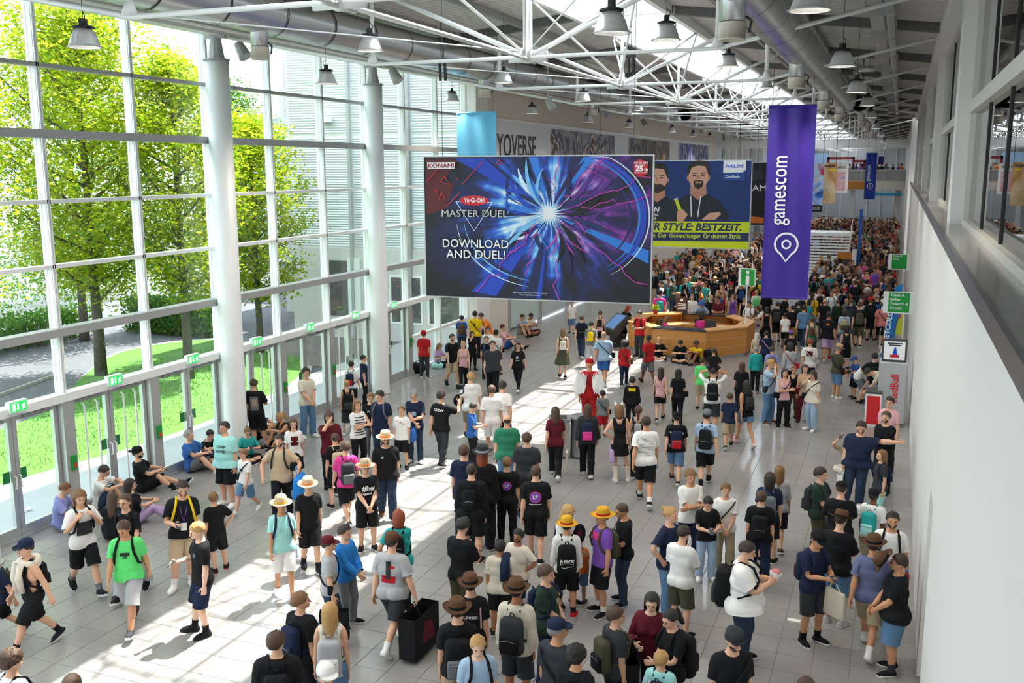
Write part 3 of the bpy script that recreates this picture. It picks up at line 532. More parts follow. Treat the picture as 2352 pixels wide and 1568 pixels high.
def burst_mat():
    m = bpy.data.materials.new('printed light burst'); m.use_nodes = True; nt = m.node_tree; b = nt.nodes['Principled BSDF']; b.inputs['Roughness'].default_value = .45; N = nt.nodes.new; L = nt.links.new
    tc = N('ShaderNodeTexCoord'); sp = N('ShaderNodeSeparateXYZ'); L(tc.outputs['Object'], sp.inputs[0])
    def M(op, a, b_=None, c=None):
        n = N('ShaderNodeMath'); n.operation = op
        for i, v in enumerate((a, b_, c)):
            if v is None: continue
            if isinstance(v, (int, float)): n.inputs[i].default_value = v
            else: L(v, n.inputs[i])
        return n.outputs[0]
    x = M('SUBTRACT', sp.outputs[0], 3.55); z = M('SUBTRACT', sp.outputs[2], 2.27); r = M('POWER', M('ADD', M('MULTIPLY', x, x), M('MULTIPLY', M('MULTIPLY', z, z), 1.5)), .5); an = M('ARCTAN2', z, x)
    cv = N('ShaderNodeCombineXYZ'); L(M('MULTIPLY', M('COSINE', an), 3.), cv.inputs[0]); L(M('MULTIPLY', M('SINE', an), 3.), cv.inputs[1]); L(M('MULTIPLY', r, .35), cv.inputs[2]); ns = N('ShaderNodeTexNoise'); ns.inputs['Scale'].default_value = 1.6; ns.inputs['Detail'].default_value = 5; L(cv.outputs[0], ns.inputs['Vector'])
    g = M('MULTIPLY', M('SUBTRACT', 1.28, M('MULTIPLY', r, .30)), M('MULTIPLY_ADD', ns.outputs['Fac'], 2.6, -.72)); rings = M('MULTIPLY', M('POWER', M('ABSOLUTE', M('SINE', M('MULTIPLY', r, 5.5))), 9.), .16); g = M('ADD', g, M('MULTIPLY', rings, g))
    cr = N('ShaderNodeValToRGB'); e = cr.color_ramp.elements; e[0].position = .12; e[0].color = (*hexc('11131c'), 1); e[1].position = .98; e[1].color = (*hexc('e8f6ff'), 1)
    for p, c in ((.38, '14245c'), (.58, '1f5bd0'), (.78, '74bdf2')): q = e.new(p); q.color = (*hexc(c), 1)
    L(g, cr.inputs[0]); c2 = N('ShaderNodeValToRGB'); e = c2.color_ramp.elements; e[0].position = .2; e[0].color = (*hexc('12101c'), 1); e[1].position = .95; e[1].color = (*hexc('f2c8f0'), 1)
    for p, c in ((.45, '2c1a5c'), (.66, '7a2f9c'), (.82, 'd050b8')): q = e.new(p); q.color = (*hexc(c), 1)
    L(g, c2.inputs[0]); mx = N('ShaderNodeMix'); mx.data_type = 'RGBA'; n2 = N('ShaderNodeTexNoise'); n2.inputs['Scale'].default_value = 1.1; L(tc.outputs['Object'], n2.inputs['Vector'])
    mr = N('ShaderNodeMapRange'); mr.inputs[1].default_value = .1; mr.inputs[2].default_value = .9; L(M('SUBTRACT', M('ADD', x, M('MULTIPLY', n2.outputs['Fac'], 2.4)), M('MULTIPLY_ADD', r, .55, .75)), mr.inputs[0]); L(mr.outputs[0], mx.inputs[0]); L(cr.outputs[0], mx.inputs[6]); L(c2.outputs[0], mx.inputs[7]); L(mx.outputs[2], b.inputs['Base Color']); return m
# ---- large dark billboard
LV[0] = 0
KB, W_, H_ = board(974, 361, 1500, 357, 1498, 697, 23.75, 24.3, 'billboard', 'large dark hanging billboard with blue light burst reading MASTER DUEL', 'billboard', burst_mat())
def K(cx, cy): return ((cx - 15) / 2290 * W_, (1 - (cy - 42) / 1440) * H_)
def KP(*p): return [(min(W_ - .02, max(.02, x)), min(H_ - .02, max(.02, z))) for x, z in [K(*q) for q in p]]
c_b1, c_b2, c_b3, c_b4 = col('deep blue', '1c47c0'), col('blue', '2f7fe0'), col('sky', '7cc4f2'), col('ice', 'd9f0ff'); c_nv = col('navy', '152a63'); c_mg = col('magenta', 'c23fae'); c_pu = col('purple', '5a2a8c'); c_dp = col('dark purple', '2a1650'); c_rd = col('red', 'd0202a'); c_dr = col('dark red', '5a1018'); c_wh = col('white', 'f2f4f8'); c_kk = col('black', '0c0d12')
for q in ([(30, 60), (400, 60), (180, 330), (30, 520)], [(60, 330), (330, 300), (250, 560), (20, 640)]): poly(KB, KP(*q), c_dr)
ctr = (1310, 605)
for a, b_, m in (((330, 55), (640, 55), c_b1), ((1100, 45), (1190, 45), c_b2), ((1640, 45), (1760, 45), c_b2), ((2285, 960), (2285, 1090), c_b2), ((1180, 1470), (1230, 1470), c_b1), ((500, 1420), (760, 1460), c_b1)): poly(KB, KP(ctr, a, b_), m)
for rr, w, m in ((640, 26, c_b1), (600, 12, c_b2), (690, 7, c_b4), (520, 12, c_nv)): strip(KB, KP(*arc(1560, 640, rr * 1.05, -rr * .95, -60, 80)), w / 2290 * W_, m)
for rr, w, m in ((820, 7, c_b3), (790, 20, c_nv), (900, 6, c_b4)): strip(KB, KP(*arc(1250, 660, rr, -rr * .78, 185, 260)), w / 2290 * W_, m)
rg = random.Random(5)
for k in range(64):        # swirling shards left of the burst (blue) and right of it (violet): abstract light
    right = k % 2; a = rg.uniform(-70, 70) + (0 if right else 180); d0 = rg.uniform(90, 260); d1 = d0 + rg.uniform(140, 520); bend = rg.uniform(-260, 260)
    ca, sa = math.cos(math.radians(a)), math.sin(math.radians(a)); P = []
    for i in range(7):
        t = i / 6; d = d0 + (d1 - d0) * t; o = bend * t * t; P.append((min(2270, max(880, ctr[0] + ca * d - sa * o)), min(1460, max(70, ctr[1] + sa * d * .9 + ca * o))))
    strip(KB, KP(*P), rg.uniform(5, 26) / 2290 * W_, rg.choice([c_dp, c_pu, c_kk, c_nv, c_pu, c_mg] if right else [c_b1, c_nv, c_b2, c_b3, c_nv, c_b4]))
for k in range(9):         # violet lightning
    x, y = [(1400, 50), (1860, 50), (2290, 250), (2290, 420), (1060, 1230), (560, 1420), (900, 1000), (2280, 1290), (1420, 1480)][k]; P = [(x, y)]; n = 9; ex, ey = ctr
    for i in range(1, n): t = i / n * .8; P.append((x + (ex - x) * t + rg.uniform(-55, 55), y + (ey - y) * t + rg.uniform(-45, 45)))
    strip(KB, KP(*P), [.012] * len(P), c_mg)
for n, r0, r1, m in ((26, 210, 60, c_b3), (22, 170, 50, c_b4), (18, 120, 46, c_wh)):
    P = []
    for i in range(2 * n): rr = (r0 * rg.uniform(.6, 1.2) if i % 2 == 0 else r1); a = math.pi * i / n; P.append((ctr[0] + rr * math.cos(a), ctr[1] + rr * math.sin(a)))
    P = KP(*P); b = MB(); LV[0] += 1; y = -.003 - .0006 * LV[0]; c0 = K(*ctr); b.add([(c0[0], y, c0[1])] + [(q[0], y, q[1]) for q in P], [(0, 1 + i, 1 + (i + 1) % len(P)) for i in range(len(P))]); b.build('light_burst', m, KB)
for t in (((240, 240), (190, 290), (290, 320)), ((205, 405), (170, 478), (240, 462)), ((800, 75), (845, 110), (770, 125)), ((150, 370), (132, 398), (160, 400)), ((370, 275), (358, 255), (386, 255))): strip(KB, KP(*t, t[0]), [.012] * 4, c_rd)
for a, b_ in (((40, 300), (180, 150)), ((250, 550), (400, 400)), ((420, 320), (640, 90))): strip(KB, KP(a, b_), [.01, .01], c_rd)
strip(KB, KP((355, 495), (545, 790), (735, 500)), [.01] * 3, c_b4); strip(KB, KP((355, 495), (440, 495)), [.008] * 2, c_b4); strip(KB, KP((650, 500), (735, 500)), [.008] * 2, c_b4)
def KT(t, cx, cy, hpx, wpx, m, **k): x, z = K(cx, cy); txt(KB, t, x, z, hpx / 1440 * H_, m, wpx / 2290 * W_, **k)
poly(KB, KP((55, 95), (350, 95), (345, 162), (60, 162)), c_wh, 'logo_plate'); KT('KONAMI', 202, 152, 46, 272, c_rd, bold=.03)
P = []
for i in range(36): a = 2 * math.pi * i / 36; rr = 1 + .18 * (i % 2); P.append((545 + 140 * rr * math.cos(a), 482 + 48 * rr * math.sin(a)))
poly(KB, KP(*P), c_rd, 'logo_plate'); KT('Yu-Gi-Oh!', 545, 502, 44, 215, c_wh, bold=.03)
KT('MASTER DUEL', 548, 650, 74, 690, c_kk, bold=.06); KT('MASTER DUEL', 548, 650, 74, 690, c_wh, bold=.012); KT('DOWNLOAD', 555, 965, 88, 690, c_kk, bold=.05); KT('DOWNLOAD', 555, 965, 88, 690, c_wh, bold=.005); KT('AND DUEL!', 556, 1075, 88, 620, c_kk, bold=.05); KT('AND DUEL!', 556, 1075, 88, 620, c_wh, bold=.005)
poly(KB, KP((2130, 100), (2185, 75), (2262, 100), (2262, 215), (2200, 245), (2130, 215)), c_rd, 'logo_plate'); KT('25', 2180, 192, 52, 78, c_wh, bold=.05); KT('th', 2245, 192, 30, 34, c_wh, bold=.04); KT('YU-GI-OH!', 2196, 120, 20, 130, c_wh, bold=.03); KT('CARD GAME', 2190, 136, 12, 90, c_wh); KT('QUARTER CENTURY', 2195, 212, 13, 120, c_wh)
KT('2020 Studio Dice/SHUEISHA, TV TOKYO, KONAMI', 1120, 1422, 14, 350, c_wh); KT('Konami Digital Entertainment', 1120, 1444, 12, 210, c_wh)
wires(KB, (.5, W_ - .5), H_, 9.2 - KB.location.z)
# ---- blue and lime board behind it
LV[0] = 0; c_pb = col('philips blue', '0b2f73'); c_pd = col('hoodie navy', '131b2c'); c_lm = col('lime', 'c8da12'); c_sk = col('face', 'd3a08a'); c_hr = col('dark hair', '241a15'); c_sn = col('face shade', 'b98470'); c_pn = col('strip navy', '14275a')
PB, PW, PH = board(1345, 372, 1727, 367, 1724, 572, 39.6, 39.2, 'billboard', 'blue and lime hanging billboard with two bearded men and a shaver', 'billboard', c_pb)
def Q(cx, cy): return (PW - (1555 - cx) / 1385 * (PW * 222 / 382), (1 - (cy - 100) / 1290) * PH)
def QP(*p): return [Q(*q) for q in p]
def man(ox, oy, s, hair_h, goatee):
    def T(*p): return QP(*[(ox + x * s, oy + y * s) for x, y in p])
    poly(PB, T((-330, 560), (-250, 330), (-120, 260), (120, 260), (280, 340), (420, 520), (440, 640), (-340, 640)), c_pd); poly(PB, T((-110, 120), (110, 120), (120, 260), (0, 350), (-110, 260)), c_sn)
    poly(PB, T(*arc(0, -10, 148, 190, 0, 350, 22)), c_sk); poly(PB, T((-165, -10), (-140, -30), (-135, 60), (-160, 50)), c_sn); poly(PB, T((165, -10), (140, -30), (135, 60), (160, 50)), c_sn)
    poly(PB, T((-152, 0), (-160, -120), (-120, -210), (0, -250 - hair_h), (110, -225), (160, -120), (152, 0), (125, -60), (90, -150), (-20, -160), (-100, -130), (-128, -50)), c_hr)
    if goatee: poly(PB, T((-70, 70), (-40, 55), (40, 55), (70, 70), (65, 150), (0, 190), (-60, 150)), c_hr); poly(PB, T((-45, 75), (45, 75), (40, 100), (-40, 100)), c_sk)
    else: poly(PB, T((-148, 30), (-110, 110), (-50, 70), (50, 70), (110, 110), (148, 30), (120, 160), (0, 215), (-120, 160)), c_hr)
    poly(PB, T((-32, 86), (32, 86), (0, 98)), col('lip', 'a8524f'))
    for sx in (-1, 1): poly(PB, T((sx * 100, -62), (sx * 25, -50), (sx * 25, -38), (sx * 100, -46)), c_hr); poly(PB, T(*arc(sx * 62, -18, 26, 10, 0, 340, 10)), c_kk)
    poly(PB, T((-14, -30), (14, -30), (26, 35), (-26, 35)), c_sn)
man(250, 370, 1.0, 0, False); man(835, 330, 1.0, -10, True)
for x in (735, 875): strip(PB, QP((x, 620), (x + (15 if x < 800 else -35), 930)), [.02, .02], c_wh)
poly(PB, QP((500, 670), (545, 655), (640, 900), (590, 910)), c_lm); poly(PB, QP((495, 665), (550, 650), (552, 668), (500, 684)), c_wh); poly(PB, QP((540, 850), (630, 820), (700, 900), (640, 1000), (550, 1000)), c_sk); poly(PB, QP((900, 970), (1000, 870), (1150, 850), (1165, 890), (1080, 970)), c_sk)
for y0, t, h in ((870, 'LIN', 80), (930, 'ONAL', 44), (990, 'NG', 44)): x, z = Q(215 - (0 if t == 'LIN' else 10), y0); txt(PB, t, x, z, h / 1290 * PH, c_wh, shear=.2, bold=.02)
poly(PB, [(0, 0), (PW, 0), (PW, .31 * PH), (0, .285 * PH)], c_lm, 'lime_band'); poly(PB, [(0, .045 * PH), (PW, .085 * PH), (PW, .185 * PH), (0, .15 * PH)], c_pn, 'navy_band')
txt(PB, 'ER STYLE: BESTZEIT.', PW * .682, .195 * PH, .085 * PH, c_pn, PW * .552, bold=.035, shear=.22, rot=.012); txt(PB, 'OneBlade. Der Gamechanger für deinen Style.', PW * .635, .092 * PH, .056 * PH, c_lm, PW * .645, bold=.012, shear=.2, rot=.014)
poly(PB, QP((1175, 100), (1480, 95), (1480, 235), (1440, 270), (1175, 275)), c_wh, 'logo_plate'); poly(PB, QP((1175, 275), (1440, 270), (1480, 240), (1472, 385), (1175, 390)), col('mid blue', '17489a'), 'logo_plate'); x, z = Q(1328, 205); txt(PB, 'PHILIPS', x, z, 46 / 1290 * PH, c_b1, 245 / 1385 * PW * .58, bold=.03); x, z = Q(1305, 348); txt(PB, 'OneBlade', x, z, 36 / 1290 * PH, c_wh, 195 / 1385 * PW * .58, bold=.015)
wires(PB, (.6, PW - .5), PH, 9.3 - PB.location.z)
# ---- dark board beyond with "GAME"
LV[0] = 0; GB, GW, GH = board(1640, 376, 1762, 372, 1760, 517, 52.2, 52, 'billboard', 'black hanging billboard with GAME lettering behind the purple banner', 'billboard', c_kk)
txt(GB, 'GAME', GW * .86, .55 * GH, .10 * GH, c_wh, GW * .5); poly(GB, [(GW * .5, .03 * GH), (GW * .98, .03 * GH), (GW * .98, .12 * GH), (GW * .5, .16 * GH)], col('ember', 'c06a1c')); poly(GB, [(GW * .4, .6 * GH), (GW * .95, .75 * GH), (GW * .9, .9 * GH), (GW * .5, .85 * GH)], col('steel dark', '2a2d33')); wires(GB, (.5, GW - .5), GH, 9.3 - GB.location.z)
# ---- cloth banners
def banner(u0, v0, u1, v1, vb, y, nm, lab, c, text=None, tm_=None, pin=True, wav=.05):
    A = ony(u0, v0, y); B = ony(u1, v1, y); zb = ony((u0 + u1) / 2, vb, y).z; Wd = B.x - A.x; H = A.z - zb; r = empty(nm, (A.x, y, zb), 0, label=lab, cat='banner')
    b = MB(); n, m = 24, 14; V = [(Wd * i / n, wav * math.sin(i / n * 14 + j * .15) * (.25 + .5 * j / m) * (1 if True else 0), H * j / m) for j in range(m + 1) for i in range(n + 1)]
    b.add(V, [(j * (n + 1) + i, j * (n + 1) + i + 1, (j + 1) * (n + 1) + i + 1, (j + 1) * (n + 1) + i) for j in range(m) for i in range(n)]); o = b.build('cloth', c, r, True)
    for z in (0, H): MB().tube([(0, 0, z), (Wd, 0, z)], .035, 8).build('hem_rod', c, r)
    for x in (.1, Wd - .1): MB().tube([(x, 0, H), (x, 0, zroof(A.x + x) + .12 - zb)], .006, 5).build('suspension_wire', m_dark, r)
    if text:
        put_text(text, (Wd * .55, -wav * .62 - .02, H * .565), (0, 0, 1), (-1, 0, 0), Wd * .34, tm_, 'lettering', r, H * .36, .008, lift=0); cx_, cz_ = Wd * .5, H * .285; R = Wd * .24
        def YW(x, z): return wav * math.sin(x / Wd * 14 + (z / H * 14) * .15) * (.25 + .5 * z / H) - .022
        yy = -wav * .62 - .02
        P = arc(cx_, cz_, R, R, -60, 240, 30); P += [(cx_, cz_ - R * 1.55), P[0]]; q = MB(); V = []
        for i, (x, z) in enumerate(P):
            d = Vector((x - cx_, z - cz_)).normalized() * .022 * Wd; V += [(x - d.x, yy, z - d.y), (x + d.x, yy, z + d.y)]
        q.add(V, [(2 * i, 2 * i + 1, 2 * i + 3, 2 * i + 2) for i in range(len(P) - 1)]); P = arc(cx_, cz_, R * .36, R * .36, 0, 360, 20); V = []
        for x, z in P:
            d = Vector((x - cx_, z - cz_)).normalized() * .02 * Wd; V += [(x - d.x, yy, z - d.y), (x + d.x, yy, z + d.y)]
        q.add(V, [(2 * i, 2 * i + 1, 2 * i + 3, 2 * i + 2) for i in range(len(P) - 1)]); q.build('pin_logo', tm_, r)
    return r, Wd, H
m_purple = mat('violet cloth', hexc('3a1f96'), .55, bump=.1, bscale=5); m_navyb = mat('royal blue cloth', hexc('10379a'), .6); m_sky = mat('pale blue cloth', hexc('6cc0ea'), .7)
banner(1766, 245, 1877, 241, 684, 26.5, 'banner', 'tall violet hanging banner with gamescom lettering and pin logo', m_purple, 'gamescom', c_wh, wav=.045)
banner(1990, 352, 2016, 350, 456, 66, 'banner', 'small royal blue gamescom banner over the far crowd', m_navyb, 'gamescom', c_wh, wav=.03)
banner(1049, 260, 1139, 258, 372, 30, 'banner', 'plain pale blue hanging banner behind the dark billboard', m_sky, None, wav=.03)
banner(2018, 360, 2030, 360, 376, 80, 'banner', 'short dark violet banner far right of the royal blue one', mat('dark violet cloth', hexc('2a1a6a'), .7), None, wav=.01)
# ---- long printed banner on the cream wall
LV[0] = 0; wbn = empty('wall_banner', (XL + .02, 34.95, 4.6), math.pi / 2, label='long grey wall banner with YOVERSE lettering and picture panels', cat='wall banner')
def wpoly(y0, y1, z0, z1, m, nm='print_panel', sk=0): LV[0] += 1; e = -.004 - .002 * LV[0]; MB().add([(y0 - 34.95, e, z0 - 4.6), (y1 - 34.95, e, z0 - 4.6), (y1 - 34.95 - sk, e, z1 - 4.6), (y0 - 34.95 - sk, e, z1 - 4.6)], [(0, 1, 2, 3)]).build(nm, m, wbn)
def picmat(name, cols, sc):
    m = bpy.data.materials.new(name); m.use_nodes = True; nt = m.node_tree; b = nt.nodes['Principled BSDF']; tc = nt.nodes.new('ShaderNodeTexCoord'); n = nt.nodes.new('ShaderNodeTexNoise'); n.inputs['Scale'].default_value = sc; n.inputs['Detail'].default_value = 3; n.inputs['Distortion'].default_value = 1.2
    r = nt.nodes.new('ShaderNodeValToRGB'); r.color_ramp.interpolation = 'CONSTANT' if len(cols) > 4 else 'LINEAR'
    while len(r.color_ramp.elements) < len(cols): r.color_ramp.elements.new(.5)
    for i, c in enumerate(cols): r.color_ramp.elements[i].position = .25 + .5 * i / len(cols); r.color_ramp.elements[i].color = (*hexc(c), 1)
    nt.links.new(tc.outputs['Object'], n.inputs['Vector']); nt.links.new(n.outputs['Fac'], r.inputs[0]); nt.links.new(r.outputs[0], b.inputs['Base Color']); b.inputs['Roughness'].default_value = .5; return m
wpoly(34.95, 84.5, 4.6, 8.85, col('banner grey', 'cfcfd2'), 'banner_sheet'); wpoly(34.95, 84.5, 8.8, 8.9, m_wsteel, 'top_rail')
wpoly(44.2, 55.2, 4.6, 8.7, picmat('picture one', ['24262e', '5c5560', '8f8a8e', '3a3f52', 'b4a8a0', '52302c'], .55), 'picture_panel', .8); wpoly(57.6, 68.8, 4.6, 8.7, picmat('picture two', ['1c1a1c', '4a3a30', '7a6a58', '2a2a3a', '9a7a50'], .6), 'picture_panel'); wpoly(71.8, 83.6, 4.6, 8.7, picmat('picture three', ['1c2450', '34408a', '8a86a8', '23305e', 'b0a4b8'], .6), 'picture_panel')
put_text('YOVERSE', (39.25 - 34.95, -.02, 7.35 - 4.6), (1, 0, 0), (0, 0, 1), .95, c_kk, 'lettering', wbn, 4.6, .01, lift=0); q = MB(); P = arc(36.0 - 34.95, 7.8 - 4.6, .5, .75, 0, 360, 24); V = []
for i, (x, z) in enumerate(P): d = Vector((x - 1.05, z - 3.2)).normalized() * .13; V += [(x - d.x, -.02, z - d.y), (x + d.x, -.02, z + d.y)]
q.add(V, [(2 * i, 2 * i + 1, 2 * i + 3, 2 * i + 2) for i in range(24)]); q.build('ring_logo', col('lilac', '9a8fc0'), wbn)
# ---- shop signs on the right wall
def shop(u0, v0, u1, v1, y, lab, lines, wd_=None):
    A = ony(u0, v0, y); B = ony(u1, v1, y); Wd = B.x - A.x; H = A.z - B.z; s = empty('shop_sign', (A.x, y, B.z), 0, label=lab, cat='sign'); MB().box(0, Wd + .3, 0, .10, 0, H).build('sign_panel', m_wsteel, s); MB().box(Wd * .2, Wd * .99, -.006, 0, H * .06, H * .97).build('sign_face', m_green, s); LV[0] = 10
    for i, (t, sh) in enumerate(lines): hh = H * .115; put_text(t, (Wd * .26 + Wd * .34 * len(t) / 9, -.012, H * (.80 - .2 * i)), (1, 0, 0), (0, 0, 1), hh, c_wh, 'lettering', s, Wd * .68 * len(t) / 9, .02, sh, lift=0)
shop(2030, 669, 2088, 721, 33.5, 'green and white hanging sign reading Tabak & Süßes, Tobacco & Sweets', [('Tabak &', 0), ('Süßes', 0), ('Tobacco &', .2), ('Sweets', .2)]); shop(2041, 583, 2082, 620, 48, 'smaller green and white hanging sign reading Copy & Shop', [('Copy &', .2), ('Shop', .2)])
# information sign on its pole (stands on the desk)
P0 = onz(1712, 745, 1.12); isg = empty('info_sign', P0, -.35, label='green and white information sign with a white i on a thin pole', cat='sign'); dd = P0.y; s = (Vector(P0) - CAM).length / FPX
MB().tube([(0, 0, 0), (0, 0, 1.5)], .03, 8).build('pole', m_wsteel, isg); zz = 1.45; MB().box(-.33, .33, -.06, .06, zz, zz + .66).build('sign_box', m_wsteel, isg); MB().box(-.22, .32, -.066, -.06, zz + .03, zz + .63).build('sign_face', m_green, isg)
ii = MB(); ii.box(-.02, .12, -.072, -.066, zz + .05, zz + .40); ii.v += []; ii.add([(.05 + .07 * math.cos(a), -.071, zz + .52 + .07 * math.sin(a)) for a in [2 * math.pi * k / 14 for k in range(14)]], [tuple(range(14))]); ii.build('letter_i', c_wh, isg)
# ================================================================== information desk, stands, bins, far end of the hall
m_wood = mat('honey beech veneer', hexc('c98a45'), .42, noise=.10, nscale=3); m_woodl = mat('beech top', hexc('d9a263'), .35, noise=.08, nscale=4); m_top = mat('dark glass top', (.02, .025, .035), .08)
CT = [(-9.44, 36.25), (-8.22, 35.05), (-6.21, 34.95), (-4.98, 36.45), (-4.9, 37.9), (-5.9, 39.3), (-8.1, 39.35), (-9.4, 38.4)]
dc_ = Vector((-7.2, 37.2)); dk = empty('information_desk', (-7.2, 37.2, 0), label='octagonal beech information desk in the middle of the hall', cat='desk')
def dl(p, s=1.): v = Vector(p) - dc_; return (v.x * s, v.y * s)
nn = len(CT)
for i in range(nn):
    a, b_ = CT[i], CT[(i + 1) % nn]; A, B = dl(a), dl(b_); A2, B2 = dl(a, .96), dl(b_, .96); A3, B3 = dl(a, .80), dl(b_, .80)
    q = MB(); q.add([(*A, .12), (*B, .12), (*B2, .12), (*A2, .12), (*A, 1.06), (*B, 1.06), (*B2, 1.06), (*A2, 1.06)], [(3, 2, 1, 0), (4, 5, 6, 7), (0, 1, 5, 4), (1, 2, 6, 5), (2, 3, 7, 6), (3, 0, 4, 7)]); pn = q.build('front_panel', m_wood, dk)
    for z in (.42, .74):                                    # recessed board joints
        P, R_ = Vector((*A, z)), Vector((*B, z)); n_ = (R_ - P).cross(Vector((0, 0, 1))).normalized(); q = MB(); q.add([P + n_ * .002, R_ + n_ * .002, R_ + n_ * .002 + Vector((0, 0, .008)), P + n_ * .002 + Vector((0, 0, .008))], [(0, 1, 2, 3)]); q.build('board_joint', m_cream, pn)
    A4, B4 = dl(a, 1.015), dl(b_, 1.015); q = MB(); q.add([(*A4, 1.06), (*B4, 1.06), (*B3, 1.06), (*A3, 1.06), (*A4, 1.11), (*B4, 1.11), (*B3, 1.11), (*A3, 1.11)], [(3, 2, 1, 0), (4, 5, 6, 7), (0, 1, 5, 4), (1, 2, 6, 5), (2, 3, 7, 6), (3, 0, 4, 7)]); q.build('counter_top', m_top if i in (1, 5) else m_woodl, dk)
    A5, B5 = dl(a, .52), dl(b_, .52); q = MB(); q.add([(*A2, .72), (*B2, .72), (*B5, .72), (*A5, .72), (*A2, .76), (*B2, .76), (*B5, .76), (*A5, .76)], [(3, 2, 1, 0), (4, 5, 6, 7), (0, 1, 5, 4), (1, 2, 6, 5), (2, 3, 7, 6), (3, 0, 4, 7)]); q.build('inner_worktop', m_woodl, dk)
    q = MB(); q.add([(*A5, .05), (*B5, .05), (*B5, .72), (*A5, .72)], [(0, 1, 2, 3)]); q.build('inner_panel', m_wood, dk)
    T0, T1 = dl(a, .97), dl(b_, .97); q = MB(); q.add([(*T0, 0), (*T1, 0), (*T1, .12), (*T0, .12)], [(0, 1, 2, 3)]); q.build('toe_kick', m_alu, dk)
    for f in (0, .5): P = Vector(A3).lerp(Vector(B3), f); O = Vector(A2).lerp(Vector(B2), f); q = MB(); q.add([(P.x, P.y, .76), (O.x, O.y, .76), (O.x, O.y, 1.06), (P.x, P.y, 1.06)], [(0, 1, 2, 3)]); q.build('shelf_divider', m_wood, dk)
def office_chair(x, y, rz, lab):
    c = empty('office_chair', (x, y, 0), rz, label=lab, cat='chair'); V, F = rbox(.46, .44, .08, .03); MB().add([(v.x, v.y, v.z + .48) for v in V], F).build('seat', m_dark, c); V, F = rbox(.44, .07, .55, .03); MB().add([(v.x, v.y + .22, v.z + .86) for v in V], F).build('backrest', m_dark, c); MB().tube([(0, 0, .1), (0, 0, .46)], .03, 8).build('gas_spring', m_alu, c)
    for k in range(5): a = k * 1.257; MB().tube([(0, 0, .10), (.28 * math.cos(a), .28 * math.sin(a), .07)], .025, 6).build('leg', m_dark, c); MB().tube([(.28 * math.cos(a), .28 * math.sin(a) - .02, .035), (.28 * math.cos(a), .28 * math.sin(a) + .02, .035)], .035, 8).build('castor', m_black, c)
office_chair(-6.55, 37.3, -.2, 'black high-backed office chair inside the desk, right'); office_chair(-8.05, 36.9, 1.2, 'black office chair inside the desk beside the woman in pink')
def monitor(x, y, z, rz, lab, s=1.):
    c = empty('laptop', (x, y, z), rz, label=lab, cat='laptop'); MB().box(-.17 * s, .17 * s, -.12, .12, 0, .015).build('keyboard_base', m_dark, c); q = MB(); q.add([(-.17 * s, .12, .015), (.17 * s, .12, .015), (.17 * s, .2, .24), (-.17 * s, .2, .24), (-.17 * s, .135, .015), (.17 * s, .135, .015), (.17 * s, .215, .24), (-.17 * s, .215, .24)], [(0, 1, 2, 3), (7, 6, 5, 4), (0, 4, 5, 1), (1, 5, 6, 2), (2, 6, 7, 3), (3, 7, 4, 0)]); q.build('screen', m_dark, c)
monitor(-7.1, 38.5, .76, 3.0, 'open black laptop on the inner worktop of the desk'); monitor(-8.75, 37.9, .76, 4.2, 'dark laptop beside the pot plant on the desk')
for k, (x, y, rz) in enumerate(((-6.2, 38.3, .3), (-5.9, 38.0, 1.1), (-7.7, 38.6, .1), (-6.0, 37.2, .8))): MB().box(-.15, .15, -.105, .105, 0, .006).build('paper_sheet', col('paper', 'e8e6e0'), None, loc=(x, y, .762), label=['stack of white paper on the worktop, far right', 'loose white sheet beside the far paper stack', 'white sheet on the worktop next to the laptop', 'white sheet on the right worktop'][k], cat='paper').rotation_euler = (0, 0, rz)
p = empty('potted_plant', (-8.9, 38.45, 1.11), label='small leafy plant in a red pot on the desk', cat='plant'); MB().lathe([(.08, 0), (.12, .14), (.10, .14), (0, .12)], 12).build('pot', mat('pot red', hexc('c02a20'), .5), p, True); q = MB()
for k in range(40): a = k * 2.4; r = .05 + .16 * random.random(); z = .16 + .2 * random.random(); q.add([(0, 0, .13), (r * math.cos(a) - .04 * math.sin(a), r * math.sin(a) + .04 * math.cos(a), z), (1.3 * r * math.cos(a), 1.3 * r * math.sin(a), z + .02), (r * math.cos(a) + .04 * math.sin(a), r * math.sin(a) - .04 * math.cos(a), z)], [(0, 1, 2, 3)])
q.build('leaves', m_leaf, p); p.children[1]['kind'] = 'stuff'
n_ = empty('notice_board', (-8.0, 39.25, 1.11), -.1, label='brown notice card standing on the back of the desk', cat='notice'); MB().box(-.24, .24, -.02, .02, 0, .62).build('card', mat('notice brown', hexc('4a3430'), .6), n_); MB().box(-.1, .1, -.1, .1, 0, .012).build('foot', m_alu, n_); LV[0] = 4
for k in range(4): MB().box(-.17, .17, -.024, -.021, .12 + .07 * k, .145 + .07 * k).build('text_line', c_wh, n_)
q = MB(); q.add([(.06 * math.cos(a), -.023, .5 + .06 * math.sin(a)) for a in [2 * math.pi * k / 14 for k in range(14)]], [tuple(range(14))]); q.build('round_mark', c_wh, n_)
t = empty('touch_terminal', (-9.95, 36.6, 0), .9, label='black slanted touch screen terminal at the left end of the desk', cat='terminal'); MB().box(-.3, .3, -.12, .12, 0, .5).build('stand', m_dark, t); q = MB(); q.prism([(-.32, .45), (-.5, .75), (.22, 1.28), (.38, 1.1)], .75, 'y', o=(0, -.37, 0)); q.build('housing', m_dark, t); q = MB(); q.add([(-.45, -.3, .80), (-.45, .3, .80), (.16, .3, 1.248), (.16, -.3, 1.248)], [(0, 1, 2, 3)]); q.build('screen', mat('screen glow', (.04, .10, .25), .35, emit=(.2, .45, .85), est=.25), t)
